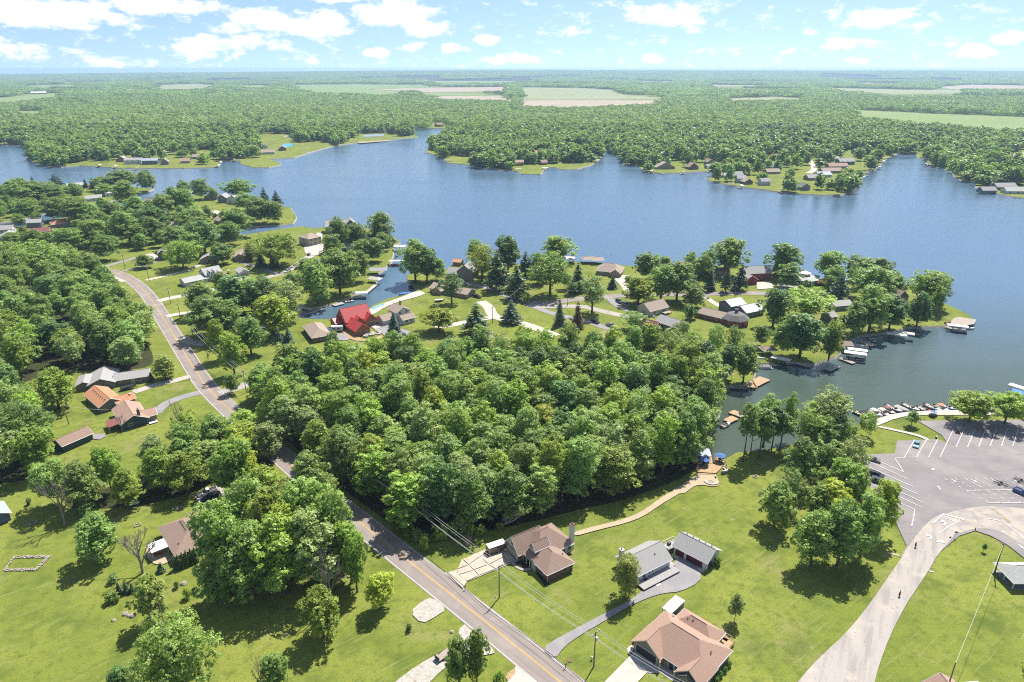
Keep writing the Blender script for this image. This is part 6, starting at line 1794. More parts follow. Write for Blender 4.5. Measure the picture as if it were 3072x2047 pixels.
block(o, -4.6, 0.5, .8, 11, 2.5, 1.2, 'y', 0, 2, 'wall_taupe', 'roof_gray')
window(o, 6.2, -1.03, 1.0, 1.0, 1.1, 270)
for xx in (10.8, 13.4):
 window(o, xx, .17, 1.2, .9, .9, 270)
window(o, 17.5, .17, 1.1, 1.4, 1.1, 270)
door(o, 15.4, .17, 1.0, 2.1, 270, 'trim_tan')
o, L = house('orange_roof_house', 'house with bright orange shingle roof', (-154.0,227.0), B=(-148.2,233.3))
r1 = block(o, .4, 8.4, .4, 16.6, 2.6, 2.1, 'y', 0, 0, 'wall_taupe', 'roof_orange')
block(o, 6, 12.4, -.8, 4.4, 2.5, 1.4, 'x', 0, 0, 'wall_tan_brick', 'roof_orange')
vents(r1, [(2.9, 1.6 + 2.0 * k, 4.3) for k in range(7)])
for yy in (3, 8, 13):
 window(o, .37, yy, .9, 1.2, 1.2, 180)
window(o, 4.4, .37, 1.0, 1.3, 1.1, 270)
sd = MB().lathe([(.05, 0), (.3, .1), (.42, .25)], 11.6, 1.0, 3.9, 8).build('satellite_dish', M['trim_white'], o)
o, L = house('brown_roof_house', 'brown-roofed house with maroon lean-to beside the orange roof', (-138.8,213.7), B=(-131.7,219.4))
block(o, .4, 8.9, .4, 15.2, 2.6, 2.2, 'y', 0, 0, 'wall_teal', 'roof_pink')
block(o, 7, 12, 1.4, 7.6, 2.5, 1.3, 'x', 0, 0, 'wall_taupe', 'roof_pink')
MB().solid([(-3.6, 1.4, 2.2), (.5, 1.4, 2.6), (.5, 7.4, 2.6), (-3.6, 7.4, 2.2), (-3.6, 1.4, 2.06), (.5, 1.4, 2.46), (.5, 7.4, 2.46), (-3.6, 7.4, 2.06)],
      [(0, 1, 2, 3), (7, 6, 5, 4), (0, 4, 5, 1), (1, 5, 6, 2), (2, 6, 7, 3), (3, 7, 4, 0)]).build('lean_to_roof', M['roof_maroon'], o)
for (xx, yy) in ((-3.4, 1.6), (-3.4, 7.2), (-3.4, 4.4)):
 MB().box(xx, yy, 0, .12, .12, 2.1).build('post', M['trim_white'], o)
chimney(o, 6.4, .9, 2.5, 6.4, .9, .8, 'wall_brick')
MB().box(10.3, .2, .3, 2.8, 2.2, .12).build('porch_floor', M['trim_white'], o)
window(o, 3.2, .37, 1.0, 1.2, 1.1, 270)
window(o, .37, 11, 1.0, 1.2, 1.1, 180)
o, L = house('white_farmhouse', 'white farmhouse with a long low wing on the lawn by the bend', (-193.0,386.9), B=(-183.4,396.9))
block(o, 0, 13.6, 0, 8, 2.6, 1.7, 'x', 0, 0, 'wall_white', 'roof_green_gray')
block(o, 13, 23, 1.2, 10, 4.4, 3.0, 'x', 0, 0, 'wall_white', 'roof_green_gray')
block(o, 17, 24, -4, 3, 3.0, 2.4, 'y', 0, 0, 'wall_white', 'roof_green_gray')
for xx in (14.6, 17.2):
 block(o, xx, xx + 1.5, .8, 4, 5.5, .8, 'y', 0, 0, 'wall_white', 'roof_green_gray', over=.2)
 window(o, xx + .75, .77, 4.7, .7, .9, 270, bars=0)
for k in range(4):
 window(o, 4.5 + 2.2 * k, -.03, .9, 1.5, 1.3, 270, bars=1)
door(o, 20.5, -4.03, 4.6, 2.1, 270, 'trim_white', 'garage_door', panels=4)
window(o, 15.8, 1.17, .9, 1.4, 1.4, 270)
o, L = house('white_detached_garage', 'white detached garage beside the white farmhouse', (-168.5,408.0), B=(-164.1,411.8), cat='garage')
block(o, 0, L, 0, 7, 2.7, 1.7, 'y', 0, 0, 'wall_white', 'roof_green_gray')
door(o, L / 2, -.03, 4.5, 2.1, 270, 'trim_tan', 'garage_door', panels=4)

def simple(name, label, A, B, depth, h, rise, axis, wall, roof, i0=0.0, i1=0.0, wing=None, wins=3, gdoor=False, storeys=1, cat='house'):
 """a plain house seen from afar: body, optional wing (x0,x1,y0,y1,h,rise,axis), windows along the front and one side"""
 o, L = house(name, label, A, B=B, cat=cat)
 spot(o.location.x + L / 2 * math.cos(o.rotation_euler.z), o.location.y + L / 2 * math.sin(o.rotation_euler.z), L / 2 + 7)
 block(o, 0, L, 0, depth, h, rise, axis, i0, i1, wall, roof)
 if wing:
  block(o, *wing, 0, 0, wall, roof)
 for s_ in range(storeys):
  for k in range(wins):
   if gdoor and s_ == 0 and k == wins - 1:
    continue
   window(o, L * (k + .5) / wins, -.03, .9 + 2.7 * s_, 1.3, 1.3, 270)
  window(o, -.03, depth * .5, .9 + 2.7 * s_, 1.3, 1.3, 180)
  window(o, L + .03, depth * .5, .9 + 2.7 * s_, 1.3, 1.3, 0)
 if gdoor:
  door(o, L * (wins - .5) / wins, -.03, min(4.6, L * .38), 2.1, 270, 'trim_white', 'garage_door', panels=4)
 return o

# ---- houses along the canal and the peninsulas
simple('canal_house', 'brown hip-roofed brick house beside the camper and canal', (-93.68,298.1), (-86.05,302.3), 18.2, 2.7, 2.3, 'y', 'wall_brick', 'roof_tan', 4.2, 4.2)
o, L = house('barn_house', 'wooden barn-style house with bright red metal roof', (-74.90,305.7), B=(-68.71,310.6))
block(o, 0.3, 7.6, .3, 12, 2.9, 2.9, 'y', 0, 0, 'wall_wood', 'roof_red_metal', trim='roof_red_metal')
block(o, .5, 14.2, 11.5, 21.5, 4.4, 5.2, 'x', 0, 0, 'wall_wood', 'roof_red_metal', trim='roof_red_metal')
block(o, 9.6, 16.2, 9.4, 17, 3.3, 3.0, 'y', 0, 0, 'wall_wood', 'roof_red_metal', trim='roof_red_metal')
block(o, -3.4, 1, 14.5, 21, 3.4, 1.7, 'x', 0, 0, 'wall_wood', 'roof_red_metal', trim='roof_red_metal')
block(o, 4.6, 9, 9.4, 14, 4.2, 1.7, 'y', 0, 0, 'wall_wood', 'roof_red_metal', trim='roof_red_metal')
door(o, 12.9, 9.37, 4.8, 2.3, 270, 'wall_taupe', 'garage_door', panels=4)
for xx in (2.2, 5.6):
 window(o, xx, .27, 1.0, .8, 1.1, 270)
o, L = house('canal_cottage', 'white two-storey house with tan roofs beside the red-roofed barn', (-54.71,322.3), B=(-49.50,326.8))
block(o, 0, 7, 0, 5, 2.8, 1.6, 'x', 0, 0, 'wall_white', 'roof_tan')
r1 = block(o, -.6, 7.2, 4.7, 13, 5.5, 2.1, 'y', 0, 0, 'wall_white', 'roof_tan')
block(o, -8, -.5, 5.5, 12, 2.8, 1.9, 'x', 0, 0, 'wall_white', 'roof_tan')
chimney(o, 5.9, 11.6, 5, 8.6, .8, .8, 'wall_tan_brick')
for xx in (2.2, 4.8):
 window(o, xx, -.03, .9, 1.0, 1.4, 270)
for xx in (1.2, 5.2):
 window(o, xx, 4.67, 4.4, 1.0, 1.2, 270)
window(o, 7.23, 8, 3.6, 1.0, 1.3, 0)
simple('long_tan_house', 'long low tan house with stepped roofs by the blue boat', (-47.41,377.1), (-25.33,364.6), 9, 2.6, 2.0, 'x', 'wall_tan_brick', 'roof_tan', wing=(3, 9, -2, 5, 2.6, 1.7, 'y'), wins=6)
o = simple('gray_lake_house', 'gray steep-gabled house beside the lake trees', (-39.91,405.9), (-31.70,403.4), 9, 3.2, 2.6, 'x', 'wall_gray', 'roof_gray', wing=(7, 17, -1.5, 10, 5.2, 4.2, 'y'), wins=3)
simple('tan_lake_house', 'tan brick house with hipped roof and white garage door by the lake', (52.72,412.3), (67.49,408.1), 13, 2.8, 3.4, 'x', 'wall_tan_brick', 'roof_tan', 5, 5, wing=(9, 15, -2.5, 6, 2.8, 2.2, 'y'), wins=4, gdoor=False)
o = simple('red_house', 'red two-storey house with gray roof on the lake side', (141.9,398.2), (157.7,400.6), 9, 5.0, 3.0, 'x', 'wall_red', 'roof_gray', wing=(-3, 4, -6, 1, 3.0, 2.2, 'y'), wins=4, storeys=2)
simple('tan_house', 'tan-roofed low house left of the red house', (126.2,407.5), (134.3,407.5), 9, 2.7, 2, 'x', 'wall_tan_brick', 'roof_tan')
simple('shore_house', 'pinkish-roofed house hidden behind the lakeside trees', (108.3,423.8), (114.8,421.8), 8, 2.7, 2, 'x', 'wall_cream', 'roof_pink')
o = simple('tan_gable_house', 'tan house with steep brown roof and back deck on the open lawn', (71.69,334.8), (82.74,342.5), 9, 3.0, 3.0, 'x', 'wall_cream', 'roof_tan', wins=2)
MB().box(10.5, -1.8, .9, 5, 3.2, .14).build('deck', M['dock_wood'], o)
for xx in (8.2, 12.8):
 MB().box(xx, -3.2, 0, .14, .14, .9).build('deck_post', M['dock_wood'], o)
o = simple('blue_gray_house', 'dark blue-gray house with pale metal roofs', (121.0,332.4), (131.8,337.9), 9, 3.0, 2.2, 'x', 'wall_blue_gray', 'roof_white', wing=(-4, 6, 7, 16, 5.0, 2.0, 'x'), wins=4)
o = simple('long_red_house', 'long low red-brick house with brown roof', (95.34,334.6), (107.4,323.8), 8, 2.7, 2.0, 'x', 'wall_red', 'roof_tan', 2.5, 0, wins=5)
o, L = house('round_house', 'eight-sided dark-roofed room at the end of the long red house', (113.1,324.8), 0)
n8 = [(6.2 * math.cos(R(45 * k + 22)), 6.2 * math.sin(R(45 * k + 22))) for k in range(8)]
MB().prism(n8, 0, 3.0).build('wall', M['wall_red'], o)
MB().lathe([(7.0, 3.0), (6.9, 3.1), (4.2, 5.2), (1.0, 6.0), (.2, 6.1)], n=8).build('roof', M['roof_dark'], o)
chimney(o, 0, 0, 5.4, 7.6, 1.4, 1.0, 'wall_brick')
for k in range(8):
 a_ = R(45 * k + 45)
 window(o, 5.75 * math.cos(a_), 5.75 * math.sin(a_), .9, 1.6, 1.4, 45 * k + 45)
o = simple('gray_barn', 'gray gabled barn at the back of the central wood', (71.22,316.9), (79.15,307.5), 8, 4.2, 2.4, 'x', 'wall_gray', 'roof_gray', wins=3, storeys=1, cat='barn')
simple('brown_gable', 'dark brown-roofed house just behind the gray barn', (62.91,314.5), (69.04,309.4), 7, 2.8, 2.4, 'x', 'wall_taupe', 'roof_maroon')
simple('wood_edge_house', 'pinkish-brown roof showing above the back of the central wood', (36.03,289.8), (42.67,287.2), 10, 3.4, 3.0, 'y', 'wall_brick', 'roof_pink')
simple('hidden_house', 'tan roof half hidden behind the central wood', (-17.44,296.8), (-9.64,296.8), 9, 3, 1.8, 'x', 'wall_cream', 'roof_tan')
simple('flat_gray_house', 'low gray house under the peninsula trees', (171.9,343.7), (182.3,346.0), 8, 2.8, 1.5, 'x', 'wall_gray', 'roof_gray')
simple('point_house', 'brown-roofed house near the tip of the peninsula', (211.5,357.0), (219.2,359.5), 11, 3.2, 3.2, 'y', 'wall_taupe', 'roof_brown')
simple('small_boat_shed', 'small gray building under the dock trees', (162.2,326.9), (166.5,329.1), 6, 2.6, 1.6, 'x', 'wall_gray', 'roof_gray', wins=1)
o, L = house('octagon_house', 'white octagonal house with white lantern roof at the lake', (176.1,396.4), 0)
MB().prism([(8 * math.cos(R(45 * k + 22)), 8 * math.sin(R(45 * k + 22))) for k in range(8)], 0, 3).build('wall', M['wall_white'], o)
ro = MB().lathe([(9.2, 3.0), (9.1, 3.15), (3.6, 4.6), (3.4, 4.6)], n=8).build('roof', M['roof_green_gray'], o)
MB().lathe([(3.0, 4.5), (3.0, 5.9)], n=8).build('lantern', M['wall_white'], ro)
MB().lathe([(3.7, 5.9), (3.6, 6.0), (.2, 7.2)], n=8).build('lantern_roof', M['roof_white'], ro)
for k in range(8):
 a_ = R(45 * k)
 window(o, 7.42 * math.cos(a_), 7.42 * math.sin(a_), .8, 1.8, 1.5, 45 * k)
 window(o, 2.8 * math.cos(a_), 2.8 * math.sin(a_), 4.9, 1.2, .8, 45 * k, bars=0)
simple('stucco_house', 'two-storey tan stucco house with arched entry at the cul-de-sac', (-147.1,485.8), (-140.2,494.6), 12, 5.6, 2.2, 'x', 'trim_tan', 'roof_tan', 4, 4, wins=3, storeys=2)
simple('tan_brick_house', 'tan brick house with low tan roof behind the lane', (-188.0,447.5), (-175.5,449.4), 13, 2.9, 2.8, 'x', 'wall_tan_brick', 'roof_tan', 4, 4, wing=(2, 9, -4, 5, 2.9, 2.2, 'y'), wins=3)
simple('gray_cottage', 'gray-roofed tan cottage behind the big bright tree', (-206.1,438.0), (-194.8,440.2), 10, 2.8, 2.6, 'y', 'wall_tan_brick', 'roof_gray', wins=3)
simple('blue_cottage', 'blue-gray house at the end of the asphalt drive', (-237.9,447.2), (-232.2,449.4), 9, 4.6, 2.2, 'y', 'wall_blue_gray', 'roof_gray', wins=2, storeys=2)
simple('pink_cottage', 'small pinkish-roofed house in the left woods', (-276.8,368.9), (-269.8,371.6), 9, 2.8, 2.2, 'x', 'wall_cream', 'roof_pink', 4, 4)
simple('white_canal_house', 'white gabled house at the left edge by the back canal', (-383.3,504.0), (-374.9,508.5), 10, 3, 2.4, 'y', 'wall_white', 'roof_gray')
simple('white_annex', 'second white gabled house at the left edge', (-401.2,528.1), (-392.9,530.6), 8, 3, 2.4, 'x', 'wall_white', 'roof_gray')
simple('blue_cabin', 'tall blue-gray cabin behind the red cabin', (-392.4,547.6), (-383.0,550.2), 8, 4.2, 2.0, 'x', 'wall_blue_gray', 'roof_gray')
simple('red_cabin', 'red cabin with brown-red roof by the back canal', (-371.9,519.9), (-360.0,524.7), 9, 2.8, 2.0, 'x', 'wall_red', 'roof_maroon')
simple('orange_brown_house', 'orange-brown hipped house beside the back canal', (-372.3,547.6), (-362.0,555.6), 12, 2.8, 2.6, 'x', 'wall_tan_brick', 'roof_orange', 5, 5)
simple('edge_house', 'brown house at the left edge above the shore road', (-507.2,676.2), (-499.3,684.1), 11, 2.8, 2.6, 'y', 'wall_brick', 'roof_tan')
simple('gray_dock_house', 'gray-roofed white house with a deck by the back inlet', (-412.8,663.9), (-401.0,671.6), 11, 3, 2.0, 'x', 'wall_white', 'roof_gray')
simple('white_roof_house', 'bright white-roofed house by the back inlet', (-409.3,692.2), (-400.4,700.5), 11, 3.6, 1.8, 'x', 'wall_white', 'roof_white')
simple('second_white_roof_house', 'white-roofed low house behind the bright white roof', (-426.5,708.9), (-418.2,715.0), 8, 3, 1.6, 'x', 'wall_white', 'roof_white')
simple('pale_shore_house', 'pale-roofed house among the left lakeside trees', (-476.0,740.1), (-462.9,749.4), 10, 3, 2.2, 'x', 'wall_cream', 'roof_green_gray')
simple('inlet_house', 'small brown house at the mouth of the inlet', (-339.3,642.7), (-336.5,649.8), 9, 3.4, 2.6, 'y', 'wall_taupe', 'roof_tan', wins=1)
simple('spit_house', 'tan house at the start of the spit', (-302.4,675.4), (-290.3,675.4), 9, 3.2, 2.2, 'y', 'wall_tan_brick', 'roof_tan', wins=2)
simple('spit_gable_house', 'tall gray gabled house in the middle of the spit', (-283.1,660.2), (-274.6,660.2), 11, 4.4, 3.2, 'y', 'wall_gray', 'roof_gray', wins=2)
simple('spit_white_house', 'white gabled house on the spit', (-273.6,658.7), (-258.5,649.8), 12, 4.4, 3.2, 'y', 'wall_white', 'roof_green_gray', wins=2)
simple('tree_house', 'tan-roofed house behind the dark yard tree', (-274.6,542.3), (-263.0,545.0), 10, 2.8, 2.2, 'x', 'wall_tan_brick', 'roof_tan')
simple('circle_house', 'brown house beside the turning circle', (-242.3,561.1), (-237.2,566.7), 9, 3, 2.4, 'y', 'wall_tan_brick', 'roof_tan', wins=2)
simple('lawn_house', 'white house behind the willow on the spit lawn', (-221.3,578.2), (-213.6,581.1), 8, 3, 2, 'x', 'wall_white', 'roof_gray', wins=2)
simple('end_house', 'tall blue-gray house with pale gable at the end of the peninsula', (-145.0,527.0), (-129.7,532.1), 12, 5.4, 3.6, 'x', 'wall_blue_gray', 'roof_gray', wing=(14, 24, -1, 11, 5.4, 4.6, 'y'), wins=4, storeys=2)
simple('dark_roof_house', 'dark-roofed house beside the peninsula lawn', (-112.0,496.1), (-100.9,500.6), 11, 3, 2.8, 'x', 'wall_gray', 'roof_dark')
simple('white_back_house', 'white house tucked between the peninsula maples', (-116.3,469.9), (-108.0,472.4), 8, 3, 2, 'x', 'wall_white', 'roof_gray', wins=2)
simple('blue_roof_shed', 'small shed with blue metal roof by the peninsula road', (-124.9,430.7), (-120.0,434.2), 7, 2.8, 1.2, 'x', 'wall_cream', 'roof_blue_gray', wins=1, cat='shed')
simple('orange_boathouse', 'orange-roofed boathouse at the water behind the gray house', (-38.61,434.2), (-33.77,432.8), 6, 2.6, 1.2, 'x', 'wall_wood', 'roof_orange', wins=1, cat='boathouse')

# ---- houses on the far shores
FAR = [
 ('green-roofed brown house on the far left shore', (-546.7,967), (-532.3,970), 10, 3, 4, 'y', 'wall_wood', 'roof_green_gray'),
 ('gray two-storey house with white porches on the far left shore', (-522.7,944), (-501.7,947), 11, 5.2, 2.6, 'x', 'wall_white', 'roof_gray'),
 ('blue-gray two-storey house next to the white porches', (-497.2,940), (-477.7,943), 11, 5.2, 2.4, 'x', 'wall_blue_gray', 'roof_blue_gray'),
 ('brown steep-roofed house on the far left shore', (-470.5,937), (-461.4,940), 9, 4, 4, 'y', 'wall_taupe', 'roof_tan'),
 ('pinkish-roofed house behind the far left bank', (-451.3,954), (-440.3,957), 10, 3, 3, 'x', 'wall_tan_brick', 'roof_pink'),
 ('brown house in the trees at the end of the far bank', (-455.9,1002), (-448.8,1005), 9, 3, 3, 'x', 'wall_taupe', 'roof_tan'),
 ('tan house beside the cove of the green point', (-421.7,1032), (-411.2,1035), 11, 3, 3, 'x', 'wall_tan_brick', 'roof_tan'),
 ('tan-roofed house with white porch on the green point', (-377.3,1057), (-358.3,1062), 12, 3.2, 3, 'x', 'wall_white', 'roof_tan'),
 ('small white house behind the green point', (-403.6,1139), (-395.8,1143), 9, 4, 2.5, 'y', 'wall_white', 'roof_gray'),
 ('brown gabled house beside the pond', (-365.8,1106), (-355.4,1110), 11, 3.6, 3.4, 'y', 'wall_brick', 'roof_tan'),
 ('dark-roofed building beyond the playing lawn', (-499.9,1439), (-481.4,1446), 12, 3, 2.6, 'x', 'wall_white', 'roof_dark'),
 ('white gabled house in the far woods by a road', (-622.9,1453), (-612.7,1459), 12, 4.5, 4, 'x', 'wall_white', 'roof_green_gray'),
 ('red-orange-roofed house on the far middle point', (29.13,1035), (45.14,1039), 13, 3.4, 4, 'x', 'wall_tan_brick', 'roof_orange'),
 ('red-brown house at the far middle shore', (4.04,928), (15.75,931), 10, 4.4, 2.4, 'x', 'wall_wood', 'roof_pink'),
 ('dark brown house right of the red-brown one', (39.57,937), (47.87,940), 9, 3.4, 2.6, 'x', 'wall_wood', 'roof_brown'),
 ('brown house at the far inlet boat ramp', (-166.2,1584), (-153.1,1592), 12, 4, 4, 'x', 'wall_brick', 'roof_brown'),
 ('tan triangular house on the far right shore', (185.2,895.3), (209.7,897.9), 12, 2.4, 6, 'y', 'wall_tan_brick', 'roof_tan'),
 ('dark red-brown chalet on the far right shore', (226.4,891.3), (238.8,893.9), 11, 3.2, 5, 'y', 'wall_brick', 'roof_brown'),
 ('brown house at the mouth of the far inlet', (262.4,937), (271.3,940), 10, 4, 3.4, 'y', 'wall_taupe', 'roof_brown'),
 ('gray house beside the far inlet docks', (252.0,901), (260.1,903), 8, 3, 2, 'x', 'wall_gray', 'roof_gray'),
 ('gray-roofed open boathouse at the tip of the far village', (240.1,821.8), (259.2,824.1), 9, 2.6, 2.2, 'x', 'wall_gray', 'roof_gray'),
 ('gray hipped house at the tip of the far village', (260.2,818.5), (273.3,820.7), 11, 3.4, 3.4, 'x', 'wall_gray', 'roof_gray'),
 ('white two-storey house on the far village lawn', (254.7,783.0), (264.3,783.0), 10, 5, 3, 'x', 'wall_white', 'roof_gray'),
 ('brown-walled house next to the white two-storey one', (258.9,770.9), (268.7,772.9), 9, 3, 3, 'y', 'wall_brick', 'roof_tan'),
 ('small white house on the far village seawall', (275.4,762.9), (285.5,764.9), 9, 4.4, 3, 'x', 'wall_white', 'roof_gray'),
 ('gray house behind the bright far village tree', (306.6,730.9), (316.3,732.7), 10, 4, 3, 'y', 'wall_gray', 'roof_dark'),
 ('pale gray house in the second row of the far village', (325.1,895.3), (347.4,897.9), 11, 3.4, 3, 'x', 'wall_white', 'roof_gray'),
 ('tan house in the second row of the far village', (311.5,849.8), (328.3,852.2), 11, 3, 3, 'x', 'wall_tan_brick', 'roof_tan'),
 ('orange-tan house at the back of the far village', (369.6,995), (391.7,998), 11, 3.4, 3, 'x', 'wall_cream', 'roof_orange'),
 ('gray-brown house beside the far village street', (341.9,799.8), (354.2,802.0), 11, 3, 3, 'x', 'wall_taupe', 'roof_gray'),
 ('blue-white roofed house right of the far village street', (363.4,824.1), (380.1,826.4), 11, 3, 3, 'x', 'wall_white', 'roof_blue_gray'),
 ('brown house in the right row of the far village', (382.4,857.1), (407.6,859.5), 12, 3, 3, 'x', 'wall_taupe', 'roof_tan'),
 ('pinkish-roofed house in the right row of the far village', (409.6,901), (434.9,903), 12, 3, 3.2, 'x', 'wall_tan_brick', 'roof_pink'),
 ('navy house with gray roof at the right of the far village', (438.9,937), (460.4,940), 12, 4.4, 3.4, 'x', 'wall_blue_gray', 'roof_gray'),
 ('small gray house behind the navy one', (450.8,982), (460.5,985), 9, 3, 2.6, 'x', 'wall_gray', 'roof_gray'),
 ('blue gabled cottage on the right far shore', (486.8,712.9), (502.3,714.3), 9, 3, 3, 'x', 'wall_blue_gray', 'roof_gray'),
 ('blue-gray house with dormers on the right far shore', (514.7,732.7), (536.9,734.2), 11, 3.4, 3.4, 'x', 'wall_blue_gray', 'roof_gray'),
 ('long gray-roofed house at the right edge of the far shore', (509.5,710.1), (532.1,708.1), 11, 3, 3, 'x', 'wall_white', 'roof_green_gray'),
 ('tan house behind the right far shore', (574.1,845.0), (595.6,846.9), 11, 3, 3, 'x', 'wall_cream', 'roof_tan'),
 ('long gray house behind the tan one', (600.3,884.8), (619.2,886.8), 10, 3, 2.4, 'x', 'wall_gray', 'roof_tan'),
 ('gray house at the head of the right bay', (653.7,1135), (668.7,1138), 11, 3, 3, 'x', 'wall_gray', 'roof_gray'),
 ('white-walled house at the head of the right bay', (650.2,1160), (662.7,1164), 11, 3, 3, 'x', 'wall_white', 'roof_gray'),
 ('gray roof in the trees left of the bay', (519.5,1064), (541.5,1067), 12, 3.4, 3.4, 'x', 'wall_taupe', 'roof_gray'),
 ('orange roof deep in the far right woods', (573.7,1480), (588.8,1487), 14, 7, 3.5, 'x', 'wall_wood', 'roof_orange'),
 ('blue-gray roof deep in the far woods', (361.7,1429), (375.4,1436), 13, 6, 4, 'x', 'wall_gray', 'roof_blue_gray'),
 ('white house with gray roof deep in the far woods', (449.8,1572), (465.2,1580), 13, 6, 4, 'x', 'wall_white', 'roof_gray'),
 ('pale building in the woods behind the middle point', (198.4,1885), (213.1,1896), 14, 6, 4, 'x', 'wall_white', 'roof_green_gray'),
 ('gray roof in the woods behind the middle point', (280.7,1760), (294.5,1770), 14, 6, 4, 'x', 'wall_gray', 'roof_gray'),
 ('long pale roof in the far right woods', (465.4,1338), (488.8,1344), 13, 6, 4, 'x', 'wall_white', 'roof_blue_gray'),
 ('white farm building by the big right field', (1173,2392), (1206,2406), 16, 5, 5, 'x', 'wall_white', 'roof_white'),
 ('white and tan farmstead beyond the big right field', (1397,2184), (1442,2196), 18, 6, 6, 'x', 'wall_white', 'roof_tan'),
 ('white farmhouse beyond the big right field', (1306,2109), (1326,2120), 14, 5, 6, 'y', 'wall_white', 'roof_dark'),
 ('long barn on the far left fields', (-2412,3639), (-2360,3680), 26, 6, 6, 'x', 'wall_taupe', 'roof_white'),
 ('low white building beside the straight farm road', (-50.74,2625), (-18.96,2646), 14, 4, 2.5, 'x', 'wall_cream', 'roof_white'),
 ('far white barns left of the hills', (-4527,7334), (-4506,7416), 40, 9, 9, 'x', 'wall_white', 'roof_white'),
 ('white barn beyond the far middle fields', (2606,5711), (2670,5750), 36, 9, 8, 'x', 'wall_white', 'roof_white'),
 ('tan barn at the far right field edge', (3780,6135), (3833,6181), 36, 9, 8, 'y', 'wall_cream', 'roof_white'),
]
for (lb, A, B, dp, h, rs, ax, wl_, rf) in FAR:
 simple('far_house', lb, A, B, dp, h, rs, ax, wl_, rf, wins=3, storeys=2 if h > 4.2 else 1)

# ================================================================ road paint in the parking lot
LOTZ = LAYER[0] + 0.008
lot = [ob for ob in C.objects if ob.name.startswith('parking_lot')][0]
entrance = [ob for ob in C.objects if ob.name.startswith('entrance_road')][0]

def stripe(a, b, w=.16, m='line_white', parent=None, name='bay_line', z=None):
 ribbon(name, [a, b], w, m, z or LOTZ, 0, parent=parent or lot)

def path_line(pts, w=.16, m='line_white', name='bay_line', it=0):
 ribbon(name, pts, w, m, LOTZ, it, parent=lot)

for (a, b) in (((157.3,214.3), (141.8,195.8)), ((161.1,214.3), (151.1,202.4)), ((165.3,214.7), (155.1,202.5)), ((169.2,214.8), (159.1,202.8)), ((173.1,214.9), (163.0,202.9)), ((177.1,215.1), (167.0,203.0)),
       ((181.1,215.2), (171.0,203.2)), ((185.1,215.4), (175.0,203.4)), ((143.8,207.4), (134.0,195.8)), ((147.8,207.5), (138.0,195.8)),
       ((116.2,194.6), (124.3,182.9)), ((115.0,190.7), (123.5,178.8)), ((112.9,188.5), (122.8,174.8)), ((111.8,184.9), (122.0,170.7)), ((110.9,181.3), (120.4,168.0)),
       ((120.4,193.5), (125.1,187.0))):
 stripe(a, b, .2)
path_line([(139.8,207.4),(130.0,195.8),(126.6,195.4),(125.1,187.0)], .22)
path_line([(113.5,172.2),(117.7,167.0),(114.8,162.5),(112.5,159.2)], .22)
DASH = [(135.9,183.3),(136.3,182.3),(139.2,183.5),(139.6,182.5),(142.4,183.5),(142.8,182.5),(145.6,183.5),(146.0,182.5),(148.7,183.6),(149.1,182.6),(151.9,183.6),(152.3,182.6),(155.1,183.6),(155.5,182.6),(136.8,181.3),(137.2,180.3),(140.0,181.3),(140.4,180.4),(143.2,181.3),(143.6,180.4),(146.4,181.4),(146.8,180.5),(149.7,181.4),(150.1,180.5),(155.9,181.5),(156.2,180.5),(137.7,179.2),(138.1,178.3),(140.8,179.4),(141.2,178.4),(144.2,179.3),(144.5,178.3),(147.2,179.7),(147.6,178.7),(150.8,179.6),(151.1,178.6),(156.9,179.6),(157.3,178.6),(139.4,175.0),(139.8,174.1),(142.6,175.0),(143.0,174.1),(145.8,175.2),(146.1,174.3),(149.1,175.2),(149.4,174.3),(152.4,174.6),(152.8,173.7),(140.3,173.0),(140.7,172.1),(143.5,173.0),(143.9,172.1),(146.8,173.0),(147.2,172.1),(150.0,173.1),(150.3,172.2),(138.5,177.0),(138.9,176.1),(141.8,177.2),(142.2,176.3),(145.1,176.7),(145.5,175.8),(148.2,177.4),(148.6,176.5),(151.7,176.9),(152.0,176.0),(141.1,171.2),(141.5,170.3),(144.5,171.1),(144.9,170.2),(147.6,171.2),(147.9,170.3),(150.9,171.1),(151.2,170.2)]
for i in range(0, len(DASH), 2):
 stripe(DASH[i], DASH[i + 1], .2)
stripe((138.5,176.7), (153.1,177.1), .2)
stripe((141.4,170.3), (153.5,170.4), .2)
path_line([(124.7,164.9),(128.9,162.4),(128.5,162.1),(129.0,162.1)], .5)
path_line([(119.1,160.5),(121.8,162.5),(124.6,164.7)], .3)
path_line([(118.7,156.3),(122.8,159.0),(125.3,160.5),(127.2,161.4)], .25)
path_line([(136.5,162.7),(139.2,161.8),(140.0,159.5),(140.3,156.5),(140.4,153.6),(139.9,148.1)], .25, it=1)

def arrow(pts, name='arrow_marking', m='line_white', parent=None):
 """painted arrow given as an outline"""
 sheet(name, pts, m, LOTZ, parent or lot)

def arrow_straight(tail, head, parent=None):
 a, b = Vector(tail), Vector(head)
 d = (b - a).normalized()
 n = Vector((-d.y, d.x))
 L = (b - a).length
 k = a + d * L * .55
 arrow([a + n * .13, k + n * .13, k + n * .45, b, k - n * .45, k - n * .13, a - n * .13], parent=parent)

def arrow_turn(tail, head, side, parent=None):
 """curved arrow: shaft runs on, then bends to the head"""
 a, b = Vector(tail), Vector(head)
 d = (b - a)
 L = d.length
 d.normalize()
 n = Vector((-d.y, d.x)) * side
 pts = []
 ctr = [a, a + d * L * .25 + n * L * .30, a + d * L * .60 + n * L * .30, a + d * L * .66 + n * L * .15]
 cl = [Vector(q) for q in chaikin(ctr, False, 2)]
 rp = ribbon_pts(cl, .5)
 left = [q[0] for q in rp]
 right = [q[1] for q in rp]
 e = cl[-1]
 dd = (b - e).normalized()
 nn = Vector((-dd.y, dd.x))
 arrow(left + [e + nn * .8, b, e - nn * .8] + right[::-1], parent=parent)

